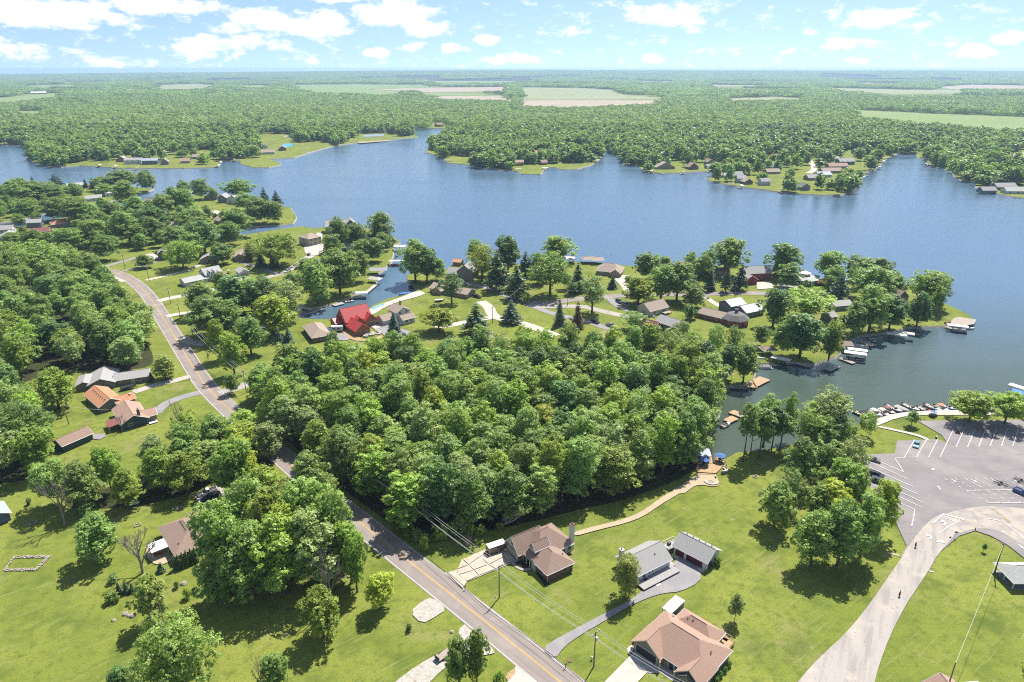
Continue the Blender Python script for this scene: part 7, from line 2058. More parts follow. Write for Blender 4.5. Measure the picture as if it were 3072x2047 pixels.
for a, b in (((137.7,183.1), (138.6,181.1)), ((143.8,183.1), (145.0,181.1)), ((150.4,183.2), (151.3,181.3)), ((156.8,183.1), (157.7,181.2)), ((131.1,177.1), (131.5,179.3)), ((134.6,188.1), (136.2,189.1)), ([(137.2,151.3),(137.3,149.4)][0], [(137.2,151.3),(137.3,149.4)][1])):
 arrow_straight(a, b)
arrow_turn((121.8,159.9), (122.6,162.1), -1)
arrow_turn((114.5,153.6), (114.7,155.9), -1)
arrow_turn((115.7,152.2), (117.8,151.9), 1)

def words(text, P, Q, height, m, name='lettering', parent=None, shear=0.0):
 """painted or printed letters running from P to Q, flat on the ground"""
 cu = bpy.data.curves.new(name, 'FONT')
 cu.body = text
 cu.size = 1.0
 cu.align_x = 'LEFT'
 tmp = bpy.data.objects.new(name, cu)
 C.objects.link(tmp)
 dg = bpy.context.evaluated_depsgraph_get()
 me = bpy.data.meshes.new_from_object(tmp.evaluated_get(dg))
 bpy.data.objects.remove(tmp)
 xs_ = [v.co.x for v in me.vertices]
 w = max(xs_) - min(xs_)
 d = Vector(Q) - Vector(P)
 an = math.atan2(d.y, d.x)
 mtx = Matrix.Translation((P[0], P[1], LOTZ)) @ Matrix.Rotation(an, 4, 'Z') @ Matrix.Diagonal((d.length / w, height, 1, 1)) @ Matrix.Translation((-min(xs_), 0, 0))
 me.transform(mtx)
 me.materials.clear()
 me.materials.append(M[m])
 return put(name, me, parent or lot)

words('YIELD', (124.0,163.3), (125.7,161.4), 1.6, 'line_white')
words('DO NOT ENTER', (140.3,167.6), (140.8,160.8), 1.5, 'faded_yellow')
words('ONLY', (108.9,149.0), (109.8,148.1), .9, 'line_white')
words('ONLY', (110.7,147.1), (111.4,146.2), .9, 'line_white')

# ================================================================ power line
def pole(label, base, h, arm=1.2, ang=0.0, can=False, lean=0.0):
 o = thing('utility_pole', label, 'utility pole', base, ang)
 MB().tube([(0, 0, 0), (lean * .5, 0, h * .5), (lean, 0, h)], [.17, .14, .11], 8).build('shaft', M['pole_wood'], o)
 if arm:
  MB().box(lean, .12, h - .55, .12, arm * 2, .13).build('crossarm', M['pole_wood'], o)
  for s_ in (-1, -.35, .35, 1):
   MB().lathe([(.05, 0), (.07, .06), (.04, .12), (.06, .2)], lean, .12 + s_ * arm * .93, h - .42, 6).build('insulator', M['steel'], o)
 if can:
  MB().lathe([(.22, 0), (.26, .1), (.26, .75), (.2, .85)], .38, 0, h - 2.1, 10).build('transformer', M['steel'], o)
 MB().box(.13, 0, 1.6, .03, .2, .3).build('tag', M['steel'], o)
 return o

POLES = [((17.65,110.9), (19.28,120.5), 'utility pole with grey transformer beside the asphalt driveway', True),
      ((-3.11,131.6), 0, 'utility pole on the brick house lawn near the speed sign', False),
      ((-31.89,163.0), 0, 'utility pole at the edge of the wood where the road emerges', False),
      ((-66.78,198.7), 0, 'utility pole half hidden between road and central wood', False),
      ((-105.8,244.9), 0, 'utility pole at the side road junction', False),
      ((-134.8,278.3), 0, 'utility pole on the roadside lawn by the pale tall tree', True),
      ((-151.0,300.8), 0, 'utility pole beside the gravel pull-in', False)]
line_ang = R(-49)
pole_tops = []
for (b_, _, lb, cn) in POLES:
 pole(lb, b_, 9.8, 1.2, line_ang, cn)
 pole_tops.append(Vector((b_[0], b_[1], 9.8)))
for (b_, h_, lb) in (((-170.3,329.9), 9.0, 'utility pole beside the gravel drive into the trees'), ((-187.2,355.4), 9.2, 'utility pole at the lane to the white farmhouse'), ((-220.7,399.3), 9.2, 'utility pole on the farmhouse lawn'),
     ((-249.2,425.7), 9.6, 'utility pole between the two asphalt drives'), ((-290.9,453.2), 9.0, 'utility pole behind the olive tree at the bend'),
     ((-9.92,325.2), 9.0, 'utility pole beside the wide dark pine'), ((6.27,362.0), 9.5, 'utility pole at the lane fork'), ((-52.51,299.2), 9.5, 'utility pole at the barn forecourt'), ((124.1,362.5), 9.0, 'utility pole on the peninsula road near the red house'),
     ((30.25,352.0), 9.0, 'utility pole among the sparse spruces')):
 pole(lb, b_, h_, .9, line_ang)
pole('leaning bare utility pole on the lawn behind the small brown shed', (-160.9,219.1), 8.0, 0, 0.0, False, -.5)
pole('tall lamp pole on the grass island of the park road', (123.3,140.1), 9.5, .7, .4)
pole('dark utility pole at the bottom beside the park road', (89.29,103.6), 9.0, 0, .4)

def sag(a, b, drop, n=12):
 return [a.lerp(b, t / n) - Vector((0, 0, drop * 4 * (t / n) * (1 - t / n))) for t in range(n + 1)]

def wire(label, pts, drop=.7, r=.04, m='wire'):
 mb = MB()
 ln = []
 for i in range(len(pts) - 1):
  s_ = sag(pts[i], pts[i + 1], drop)
  ln += s_ if i == 0 else s_[1:]
 mb.tube(ln, r, 4)
 return tag(mb.build('power_line', M[m]), label, 'wire')

ax_ = Vector((math.cos(line_ang + math.pi / 2), math.sin(line_ang + math.pi / 2), 0))
end = Vector((*(34.97,95.99), 9.8))
tops = [end] + pole_tops
for off, dz, lb in ((-1.1, -.2, 'overhead wire of the roadside line, outer side towards the houses'), (1.1, -.2, 'overhead wire of the roadside line, outer side towards the road'), (.38, -.2, 'inner overhead wire of the roadside line'), (0.0, -1.9, 'thick lower cable of the roadside line')):
 wire(lb, [t + ax_ * off + Vector((0, 0, dz)) for t in tops], .8, .05 if dz < -1 else .04)
wire('service wire running from the lamp pole down to the bottom edge', [Vector((*(123.3,140.1), 9.0)), Vector((*(89.29,103.6), 8.6))], .5, .03)
wire('service wire over the central lane', [Vector((*(-9.92,325.2), 8.6)), Vector((*(6.27,362.0), 9.1)), Vector((*(30.25,352.0), 8.6)), Vector((*(124.1,362.5), 8.6))], 1.0, .03)
wire('service wire from the leaning pole to the brown house', [Vector((*(-160.9,219.1), 7.6)), Vector((*(-147.4,222.6), 4.0))], .4)
wire('wire along the road bend', [Vector((*(-151.0,300.8), 9.4)), Vector((*(-170.3,329.9), 8.6)), Vector((*(-187.2,355.4), 8.8)), Vector((*(-220.7,399.3), 8.8)), Vector((*(-249.2,425.7), 9.2)), Vector((*(-290.9,453.2), 8.6))], .8, .03)

# ================================================================ vehicles

def wheel(parent, x, y, r=.34, w=.22):
 t_ = cached(('tyre', r, w), lambda: MB().tube([(0, -w / 2, 0), (0, w / 2, 0)], r, 14).mesh('wheel', M['tyre']))
 k_ = cached(('rim', r, w), lambda: MB().tube([(0, -w / 2 - .01, 0), (0, w / 2 + .01, 0)], r * .6, 10).mesh('rim', M['rim']))
 o = put('wheel', t_, parent)
 o.location = (x, y, r)
 put('rim', k_, o)
 return o

def vehicle(name, label, cat, P, Q, style, colour, z=0.0):
 """P and Q: ground points under the tail and the nose"""
 an = math.atan2(Q[1] - P[1], Q[0] - P[0])
 o = thing(name, label, cat, ((P[0] + Q[0]) / 2, (P[1] + Q[1]) / 2, z + .05), an)
 col = M['car_' + colour]
 if style == 'pickup':
  L, W, belt, top = 5.6, 1.95, 1.05, 1.85
  prof = [(-L / 2, .45), (L / 2, .45), (L / 2 + .03, .8), (L / 2 - .25, .98), (L / 2 - 1.25, 1.08), (-L / 2 + 2.2, 1.08), (-L / 2, 1.05)]
  cab = (-.55, 1.35, .0, 1.0)
 elif style == 'suv':
  L, W, belt, top = 4.9, 1.9, 1.1, 1.78
  prof = [(-L / 2, .4), (L / 2, .4), (L / 2 + .03, .75), (L / 2 - .2, .95), (L / 2 - 1.1, 1.1), (-L / 2 + .05, 1.12), (-L / 2 - .03, .8)]
  cab = (-L / 2 + .1, L / 2 - 1.1, .25, .75)
 else:
  L, W, belt, top = 4.6, 1.8, .92, 1.44
  prof = [(-L / 2, .36), (L / 2, .36), (L / 2 + .04, .62), (L / 2 - .2, .8), (L / 2 - 1.15, .93), (-L / 2 + .9, .95), (-L / 2 + .05, .88), (-L / 2 - .03, .6)]
  cab = (-L / 2 + .55, L / 2 - 1.2, .6, .85)
 # body: side profile lofted, slightly narrower at the top
 mb = MB()
 n = len(prof)
 zmid = .62
 for s_ in (-1, 1):
  for (x, zz) in prof:
   mb.v.append((x, s_ * (W / 2 - (.06 if zz > zmid else 0.0)), zz - .12 if zz < .5 else zz))
 mb.f += [tuple(range(n - 1, -1, -1)), tuple(range(n, 2 * n))] + [(i, (i + 1) % n, n + (i + 1) % n, n + i) for i in range(n)]
 mb.build('body', col, o)
 x0, x1, i0, i1 = cab
 hw = W / 2 - .08
 ht = hw - .16
 lo = [(x0, -hw, belt), (x1, -hw, belt), (x1, hw, belt), (x0, hw, belt)]
 hi = [(x0 + i0, -ht, top - .06), (x1 - i1, -ht, top - .06), (x1 - i1, ht, top - .06), (x0 + i0, ht, top - .06)]
 MB().solid(lo + hi, [(0, 3, 2, 1), (4, 5, 6, 7), (0, 1, 5, 4), (1, 2, 6, 5), (2, 3, 7, 6), (3, 0, 4, 7)]).build('window', M['glass'], o)
 xr0, xr1 = x0 + i0 - .03, x1 - i1 + .05
 MB().solid([(xr0, -ht - .02, top - .07), (xr1, -ht - .02, top - .07), (xr1, ht + .02, top - .07), (xr0, ht + .02, top - .07),
    (xr0 + .06, -ht + .08, top), (xr1 - .06, -ht + .08, top), (xr1 - .06, ht - .08, top), (xr0 + .06, ht - .08, top)],
       [(0, 3, 2, 1), (4, 5, 6, 7), (0, 1, 5, 4), (1, 2, 6, 5), (2, 3, 7, 6), (3, 0, 4, 7)]).build('roof_panel', col, o)
 pl = MB()
 for s_ in (-1, 1):
  for fx in (.5,) if style == 'sedan' else (.36, .66):
   xb = x0 + (x1 - x0) * fx
   pl.tube([(xb, s_ * (hw + .005), belt), (xb, s_ * (ht + .01), top - .06)], .035, 4)
 pl.build('pillar', col, o)
 if style == 'pickup':
  bd = MB()
  bx0, bx1 = -L / 2 + .08, -.62
  bd.box((bx0 + bx1) / 2, -W / 2 + .12, 1.08, bx1 - bx0, .10, .28).box((bx0 + bx1) / 2, W / 2 - .12, 1.08, bx1 - bx0, .10, .28).box(bx0, 0, 1.08, .1, W - .2, .28)
  bd.build('bed_side', col, o)
  MB().box((bx0 + bx1) / 2, 0, 1.085, bx1 - bx0 - .1, W - .34, .02).build('bed_floor', M['dark_metal'], o)
 for s_ in (-1, 1):
  MB().box(L / 2 - .06, s_ * (W / 2 - .32), .66, .16, .36, .13).build('headlight', M['trim_white'], o)
  MB().box(-L / 2 + .03, s_ * (W / 2 - .2), .72, .10, .2, .16).build('tail_light', M['cone_red'], o)
  MB().box(x1 - .15, s_ * (W / 2 + .06), belt - .02, .12, .16, .12).build('mirror', col, o)
  for xx in (-L / 2 + .95, L / 2 - .95):
   wheel(o, xx, s_ * (W / 2 - .1), .36 if style != 'sedan' else .32)
 return o

CARS = [
 ('pickup_truck', 'white pickup truck parked beside a dark one under the trees', (-90.26,176.9), (-94.54,173.8), 'pickup', 'white'),
 ('pickup_truck', 'dark blue pickup truck nearer the hip-roofed house', (-88.46,174.3), (-92.06,171.4), 'pickup', 'navy'),
 ('sedan', 'taupe sedan parked farthest up the angled bays', (117.5,195.1), (120.1,193.1), 'sedan', 'taupe'),
 ('minivan', 'black minivan with roof rails in the angled bays', (113.4,186.0), (116.7,183.7), 'suv', 'black'),
 ('suv', 'dark blue car parked beside the black minivan', (112.4,182.5), (115.9,179.9), 'suv', 'navy'),
 ('sedan', 'dark car mostly hidden by the yellow-green park tree', (113.1,175.8), (115.0,174.1), 'sedan', 'navy'),
 ('sedan', 'teal hatchback alone in a lot bay', (139.8,205.7), (136.8,201.6), 'sedan', 'teal'),
 ('pickup_truck', 'bright blue pickup truck towing an empty boat trailer', (154.1,176.0), (155.8,173.3), 'pickup', 'blue'),
 ('suv', 'dark car at the white farmhouse garage door', (-175.3,401.8), (-175.6,396.9), 'suv', 'black'),
 ('sedan', 'dark car in front of the white detached garage', (-166.9,408.0), (-162.9,403.0), 'sedan', 'dark'),
 ('sedan', 'white car at the tan brick house', (-181.7,450.9), (-176.8,444.9), 'sedan', 'white'),
 ('pickup_truck', 'white pickup truck on the peninsula road', (-141.7,421.0), (-143.3,416.4), 'pickup', 'white'),
 ('sedan', 'dark sedan behind the white pickup on the peninsula road', (-137.9,427.8), (-138.9,423.0), 'sedan', 'dark'),
 ('suv', 'white car before the stucco house', (-149.6,492.8), (-145.3,486.6), 'suv', 'white'),
 ('suv', 'dark car parked on the cul-de-sac', (-140.2,457.0), (-140.5,463.7), 'suv', 'gray'),
 ('pickup_truck', 'black pickup truck on the drive of the long tan house', (-21.46,368.3), (-18.07,365.6), 'pickup', 'black'),
 ('suv', 'dark car beside the long tan house', (-24.73,375.2), (-22.67,370.9), 'suv', 'black'),
 ('pickup_truck', 'silver pickup truck on the barn forecourt', (-52.01,307.9), (-55.48,304.3), 'pickup', 'silver'),
 ('pickup_truck', 'small red truck beside the white camper', (-86.88,323.3), (-84.89,319.9), 'pickup', 'red'),
 ('suv', 'dark blue car on the curved drive', (58.03,360.5), (60.10,355.5), 'suv', 'navy'),
 ('suv', 'silver car next to the dark blue one on the curved drive', (60.90,354.5), (63.13,350.6), 'suv', 'silver'),
 ('suv', 'black car on the lane near the central spruces', (41.00,327.4), (43.65,323.5), 'suv', 'black'),
 ('pickup_truck', 'silver truck at the end of the central lane', (48.13,321.5), (51.00,318.6), 'pickup', 'silver'),
 ('suv', 'dark car beside the blue-gray house', (116.8,348.2), (118.4,344.9), 'suv', 'dark'),
 ('sedan', 'dark car on the drive of the tan lake house', (168.0,390.8), (169.9,389.0), 'sedan', 'gray'),
]
for (n_, lb, P, Q, st, cl) in CARS:
 vehicle(n_, lb, n_.replace('_', ' '), P, Q, st, cl)

def box_trailer(name, label, P, Q, L, W, H, body, roof, cat='trailer', z=.1, windows=False):
 an = math.atan2(Q[1] - P[1], Q[0] - P[0])
 o = thing(name, label, cat, ((P[0] + Q[0]) / 2, (P[1] + Q[1]) / 2, .05), an)
 MB().box(0, 0, .5, L, W, H - .08).build('body', M[body], o)
 MB().box(0, 0, .42 + H, L + .04, W + .04, .1).build('roof', M[roof], o)
 fr = MB()
 for (xx, yy) in ((-L / 2, -W / 2), (L / 2, -W / 2), (L / 2, W / 2), (-L / 2, W / 2)):
  fr.box(xx, yy, .48, .09, .09, H - .05)
 fr.build('corner_trim', M['steel'], o)
 for s_ in (-1, 1):
  for xx in (-.45, .4):
   wheel(o, xx - .3, s_ * (W / 2 + .02), .34, .2)
  MB().box(-.3, s_ * (W / 2 + .06), .74, 2.0, .24, .06).build('fender', M['steel'], o)
 MB().tube([(L / 2, -.5, .5), (L / 2 + 1.2, 0, .5)], .05, 5).tube([(L / 2, .5, .5), (L / 2 + 1.2, 0, .5)], .05, 5).build('hitch', M['dark_metal'], o)
 if windows:
  for xx in (-L * .28, L * .12):
   window(o, xx, -W / 2 - .03, 1.35, 1.1, .6, 270, 'dark_metal', bars=0)
   window(o, xx, W / 2 + .03, 1.35, 1.1, .6, 90, 'dark_metal', bars=0)
 return o

mat('bronze_panel', (0.24, 0.18, 0.13), 0.4, 0.08, 2.0, metal=0.4)
box_trailer('cargo_trailer', 'enclosed bronze cargo trailer with white roof on the concrete driveway', (-6.27,147.8), (-2.24,149.9), 5.0, 2.1, 1.95, 'bronze_panel', 'roof_white')
box_trailer('camper', 'white camper trailer beside the red-roofed barn', (-87.06,313.6), (-84.50,313.9), 5.6, 2.4, 2.3, 'wall_white', 'roof_white', 'camper', windows=True)
box_trailer('camper', 'white camper parked by the peninsula road', (-133.2,403.0), (-128.6,400.8), 6.5, 2.4, 2.4, 'wall_white', 'roof_white', 'camper', windows=True)
box_trailer('storage_trailer', 'dark storage trailer with white roof beside the gray barn', (65.13,323.1), (68.92,320.0), 6.5, 2.4, 2.2, 'wall_taupe', 'roof_white')

def flat_trailer(label, P, Q, L=4.5, boat=False, m='dark_metal'):
 an = math.atan2(Q[1] - P[1], Q[0] - P[0])
 o = thing('boat_trailer' if boat else 'flatbed_trailer', label, 'trailer', ((P[0] + Q[0]) / 2, (P[1] + Q[1]) / 2, .05), an)
 fr = MB()
 for s_ in (-1, 1):
  fr.tube([(-L / 2, s_ * .8, .55), (L * .1, s_ * .8, .55), (L / 2 + 1.0, 0, .5)], .06, 5)
 for k in range(4):
  fr.box(-L / 2 + .2 + k * L * .2, 0, .5, .08, 1.6, .07)
 fr.build('frame', M[m], o)
 for s_ in (-1, 1):
  wheel(o, -L * .15, s_ * .95, .32, .2)
  MB().box(-L * .15, s_ * .95, .68, .9, .26, .05).build('fender', M[m], o)
  if boat:
   MB().box(-L * .1, s_ * .45, .62, L * .7, .1, .12).build('bunk', M['fabric_black'], o)
 if boat:
  MB().tube([(L / 2 - .1, 0, .5), (L / 2 - .1, 0, 1.2)], .05, 5).build('winch_post', M[m], o)
  for s_ in (-1, 1):
   MB().tube([(-L / 2, s_ * .85, .55), (-L / 2, s_ * .85, 1.5)], .04, 5).build('guide_post', M['trim_white'], o)
 else:
  MB().box(-.3, 0, .58, L - .4, 1.6, .06).build('deck', M['dock_wood'], o)
  MB().box(-L / 2, 0, .6, .06, 1.6, .9).build('ramp_gate', M[m], o)
 return o

flat_trailer('empty boat trailer hitched behind the bright blue pickup', (150.7,181.3), (153.3,178.1), 5.2, True)
flat_trailer('empty boat trailer standing at the right edge of the lot', (158.4,182.3), (159.8,180.1), 5.2, True)
flat_trailer('black flatbed trailer on the gravel drive beside the tree pair', (-16.11,112.4), (-13.55,115.0), 4.2)

# utility cart in the lot and cart on the marina walk
def cart(name, label, P, Q, body, roof, z=0.05):
 an = math.atan2(Q[1] - P[1], Q[0] - P[0])
 o = thing(name, label, 'cart', ((P[0] + Q[0]) / 2, (P[1] + Q[1]) / 2, z), an)
 mb = MB()
 mb.extrude([(-1.5, -.7, .35), (1.45, -.7, .35), (1.5, -.7, .7), (.7, -.7, .85), (.5, -.7, .45), (-.5, -.7, .45), (-.55, -.7, .95), (-1.5, -.7, .95)], 0, (0, 1.4, 0)).build('body', M[body], o)
 MB().box(-.3, 0, .55, .55, 1.2, .3).box(-.55, 0, .85, .12, 1.2, .5).build('seat', M['fabric_cream'], o)
 for (xx, yy) in ((.65, -.65), (.65, .65), (-.7, -.65), (-.7, .65)):
  MB().tube([(xx, yy, .8), (xx * .85, yy, 1.9)], .035, 5).build('roof_post', M['dark_metal'], o)
 MB().box(0, 0, 1.9, 1.7, 1.45, .07).build('roof', M[roof], o)
 for s_ in (-1, 1):
  for xx in (-1.0, 1.0):
   wheel(o, xx, s_ * .62, .3, .22)
 return o

cart('utility_cart', 'boxy brown utility cart parked in a bay of the upper row', (159.7,215.4), (156.7,210.9), 'car_taupe', 'car_dark')
cart('golf_cart', 'dark cart with a blue roof on the marina walk', (154.7,224.6), (157.9,225.5), 'car_black', 'tarp_blue')
cart('golf_cart', 'tan golf cart beside the white farmhouse', (-178.6,414.4), (-178.5,417.7), 'trim_tan', 'canvas')

# ================================================================ boats, docks, canopies

def hull_mesh(mb, L, W, H, n=9):
 """open runabout hull: rows of sections from stern to bow"""
 rows = []
 for i in range(n):
  t = i / (n - 1)
  w = W / 2 * (1 - max(0, (t - .45) / .55) ** 2.2)
  zt = H * (.85 + .25 * t * t)
  zk = .0 + .35 * H * max(0, (t - .6) / .4) ** 2
  x = -L / 2 + L * t
  w = max(w, .03)
  rows.append([(x, -w, zt), (x, -w * .96, zt * .55), (x, -w * .6, zk + .1), (x, 0, zk), (x, w * .6, zk + .1), (x, w * .96, zt * .55), (x, w, zt)])
 b = len(mb.v)
 for r_ in rows:
  mb.v += r_
 for i in range(n - 1):
  for k in range(6):
   a = b + i * 7 + k
   mb.f.append((a, a + 1, a + 8, a + 7))
 mb.f.append(tuple(b + k for k in range(7)))
 return rows

def boat(label, pos, an, L=6.2, W=2.3, hull='hull_white', cover=None, bimini=None, z=None, name='motorboat', stripe_m=None):
 o = thing(name, label, 'boat', (pos[0], pos[1], (WATER - .18) if z is None else z), an)
 mb = MB()
 rows = hull_mesh(mb, L, W, 1.05)
 hl = mb.build('hull', M[hull], o)
 # gunwale and foredeck
 dk = MB()
 for i in range(5, 8):
  a, b = rows[i], rows[i + 1]
  dk.face([a[0], a[6], b[6], b[0]])
 dk.build('foredeck', M[stripe_m or 'hull_white'], o)
 if cover:
  cv_ = MB()
  for i in range(0, 8):
   a, b = rows[i], rows[i + 1]
   za, zb = .28 * math.sin(3.1 * (i + .3) / 9) + .1, .28 * math.sin(3.1 * (i + 1.3) / 9) + .1
   ca, cb = (a[0][0], 0, a[0][2] + za), (b[0][0], 0, b[0][2] + zb)
   cv_.face([(a[0][0], a[0][1] * 1.04, a[0][2] + .02), (b[0][0], b[0][1] * 1.04, b[0][2] + .02), cb, ca])
   cv_.face([ca, cb, (b[6][0], b[6][1] * 1.04, b[6][2] + .02), (a[6][0], a[6][1] * 1.04, a[6][2] + .02)])
  cv_.build('cover', M[cover], o)
  return o
 MB().box(-L * .14, 0, .42, L * .62, W * .78, .06).build('cockpit_floor', M['vinyl'], o)
 for s_ in (-1, 1):
  MB().box(L * .02, s_ * W * .24, .48, .55, .55, .3).box(-L * .03, s_ * W * .24, .78, .14, .55, .42).build('seat', M['vinyl'], o)
 MB().box(-L * .34, 0, .48, .6, W * .7, .32).box(-L * .40, 0, .8, .14, W * .7, .3).build('rear_bench', M['fabric_cream'], o)
 ws = MB()
 ws.face([(L * .15, -W * .40, .95), (L * .21, 0, .98), (L * .12, 0, 1.42), (L * .07, -W * .36, 1.36)])
 ws.face([(L * .21, 0, .98), (L * .15, W * .40, .95), (L * .07, W * .36, 1.36), (L * .12, 0, 1.42)])
 ws.build('windshield', M['glass'], o)
 MB().box(-L / 2 - .22, 0, .35, .42, .42, .9).build('outboard_motor', M['dark_metal'], o)
 if bimini:
  MB().box(-L * .12, 0, 2.0, L * .36, W * .86, .07).build('bimini', M[bimini], o)
  for s_ in (-1, 1):
   for xx in (-L * .26, L * .02):
    MB().tube([(xx * .6 - L * .05, s_ * W * .42, .95), (xx, s_ * W * .40, 2.0)], .025, 4).build('bimini_pole', M['steel'], o)
 return o

def pontoon(label, pos, an, L=7.0, W=2.5, top=None, fence='hull_white', z=None, cover=None):
 o = thing('pontoon_boat', label, 'boat', (pos[0], pos[1], (WATER - .25) if z is None else z), an)
 for s_ in (-1, 1):
  MB().tube([(-L / 2, s_ * W * .36, .32), (L / 2 - .5, s_ * W * .36, .32), (L / 2, s_ * W * .36, .5)], [.32, .32, .08], 8).build('pontoon', M['steel'], o)
 MB().box(0, 0, .62, L * .94, W, .1).build('deck', M['dock_wood'], o)
 fn = MB()
 for s_ in (-1, 1):
  fn.box(0, s_ * (W / 2 - .06), .75, L * .84, .05, .62)
 fn.box(L * .42, 0, .75, .05, W - .9, .62).box(-L * .42, 0, .75, .05, W - .9, .62)
 fn.build('fence', M[fence], o)
 if cover:
  MB().solid([(-L * .44, -W / 2, 1.3), (L * .44, -W / 2, 1.3), (L * .44, W / 2, 1.3), (-L * .44, W / 2, 1.3), (-L * .35, 0, 1.75), (L * .35, 0, 1.75)], [(0, 1, 5, 4), (2, 3, 4, 5), (1, 2, 5), (3, 0, 4), (0, 3, 2, 1)]).build('cover', M[cover], o)
  return o
 for (xx, yy, sx, sy) in ((-L * .3, W * .3, 1.8, .6), (L * .25, W * .3, 1.8, .6), (L * .25, -W * .3, 1.8, .6)):
  MB().box(xx, yy, .72, sx, sy, .4).build('seat', M['vinyl'], o)
 MB().box(0, -W * .25, .72, .6, .6, .8).build('helm', M['hull_white'], o)
 MB().box(-L / 2 - .1, 0, .3, .4, .4, .9).build('outboard_motor', M['dark_metal'], o)
 if top:
  MB().box(-.3, 0, 2.5, L * .42, W * .9, .07).build('bimini', M[top], o)
  for s_ in (-1, 1):
   for xx in (-L * .24, L * .12):
    MB().tube([(xx, s_ * W * .44, 1.3), (xx, s_ * W * .42, 2.5)], .03, 4).build('bimini_pole', M['steel'], o)
 return o

def dock(label, P, Q, w=1.6, m='dock_wood', z=-.35, name='dock', group=None):
 P, Q = Vector(P), Vector(Q)
 d = Q - P
 o = thing(name, label, 'dock', (P.x, P.y, 0), math.atan2(d.y, d.x), group)
 L = d.length
 dk = MB()
 npl = max(2, int(L / .45))
 for k in range(npl):
  dk.box(L * (k + .5) / npl, 0, z, L / npl - .03, w, .09)
 kind(dk.build('deck_boards', M[m], o), 'stuff')
 MB().box(L / 2, -w / 2 + .1, z - .16, L, .1, .16).box(L / 2, w / 2 - .1, z - .16, L, .1, .16).build('stringer', M['pole_wood'], o)
 for k in range(max(2, int(L / 3)) + 1):
  f_ = k / max(2, int(L / 3))
  for s_ in (-1, 1):
   MB().box(.15 + (L - .3) * f_, s_ * (w / 2 + .06), -2.4, .14, .14, 2.4 + z + .35).build('pile', M['pole_wood'], o)
 return o

def canopy(label, pos, an, L=7.0, W=3.2, m='canvas', H=2.6, style='arch', name='boat_canopy', cat='canopy'):
 L, W = L * 1.15, W * 1.15
 o = thing(name, label, cat, (pos[0], pos[1], 0), an)
 mb = MB()
 if style == 'arch':
  n = 7
  for k in range(n):
   a0_, a1_ = math.pi * k / n, math.pi * (k + 1) / n
   y0_, y1_ = -W / 2 * math.cos(a0_), -W / 2 * math.cos(a1_)
   z0_, z1_ = H - .25 + .55 * math.sin(a0_), H - .25 + .55 * math.sin(a1_)
   e0, e1 = L / 2, L / 2
   mb.solid([(-e0, y0_, z0_), (e0, y0_, z0_), (e0, y1_, z1_), (-e0, y1_, z1_), (-e0, y0_, z0_ - .06), (e0, y0_, z0_ - .06), (e0, y1_, z1_ - .06), (-e0, y1_, z1_ - .06)],
         [(0, 1, 2, 3), (7, 6, 5, 4), (0, 4, 5, 1), (2, 6, 7, 3), (1, 5, 6, 2), (3, 7, 4, 0)])
  mb.build('canopy_cover', M[m], o)
 elif style == 'flat':
  MB().box(0, 0, H, L, W, .14).build('canopy_cover', M[m], o)
 else:
  block(o, -L / 2, L / 2, -W / 2, W / 2, H, 1.1, 'x', 1.2 if style == 'hip' else 0, 1.2 if style == 'hip' else 0, 'wall_white', m, .35, 'trim_white', walls=False)
 fr = MB()
 for s_ in (-1, 1):
  fr.tube([(-L / 2 + .3, s_ * (W / 2 - .1), H - .12), (L / 2 - .3, s_ * (W / 2 - .1), H - .12)], .05, 4)
  fr.tube([(-L / 2 + .3, s_ * (W / 2 - .1), -.3), (L / 2 - .3, s_ * (W / 2 - .1), -.3)], .05, 4)
 fr.build('lift_frame', M['steel'], o)
 for xx in (-L / 2 + .4, L / 2 - .4):
  for s_ in (-1, 1):
   MB().box(xx, s_ * (W / 2 - .1), -2.2, .1, .1, 2.2 + H - .05).build('post', M['steel'], o)
 return o

def heading(P, Q):
 return math.atan2(Q[1] - P[1], Q[0] - P[0])

# marina boats, bows to the walk
MAR = [((131.0,227.6), 'black speedboat with wake tower at the left end of the marina', 'car_black', None, None), ((133.8,227.6), 'small boat partly hidden by the dark marina tree', 'hull_white', 'fabric_black', None),
     ((136.7,228.5), 'white boat with white bimini third from the left of the marina', 'hull_white', None, 'canvas'), ((139.7,228.7), 'tan boat with cream bimini in the marina', 'vinyl', None, 'canvas'),
     ((142.5,230.3), 'boat with maroon bimini in the marina', 'hull_maroon', None, 'hull_maroon'), ((145.7,232.3), 'long white open boat beside the maroon bimini', 'hull_white', None, None),
     ((148.9,232.0), 'boat under a gray cover in the marina', 'hull_white', 'deck_gray', None), ((152.8,233.4), 'long white open boat right of the gray cover', 'hull_white', None, None),
     ((157.1,231.4), 'red and white bowrider in the marina', 'hull_white', None, None), ((161.2,233.1), 'big cream open boat beside the red bowrider', 'hull_white', None, None),
     ((164.2,232.5), 'boat with an orange bimini in the marina', 'hull_white', None, 'roof_orange'), ((167.1,233.6), 'blue-striped boat beside the marina trees', 'fabric_blue', None, None)]
for i_, (ps, lb, hl, cv2, bi) in enumerate(MAR):
 boat(lb, ps, R(-62), 7.0 if 'long' in lb or 'big' in lb else 6.0, 2.4, hl, cv2, bi, stripe_m='hull_red' if 'red and' in lb else None)
for (ps, lb, m_) in (((201.9,244.6), 'white canopy at the right edge of the marina', 'canvas'), ((199.5,239.3), 'blue-covered canopy at the right edge of the marina', 'tarp_blue')):
 canopy(lb, ps, R(-55), 7, 3.2, m_)

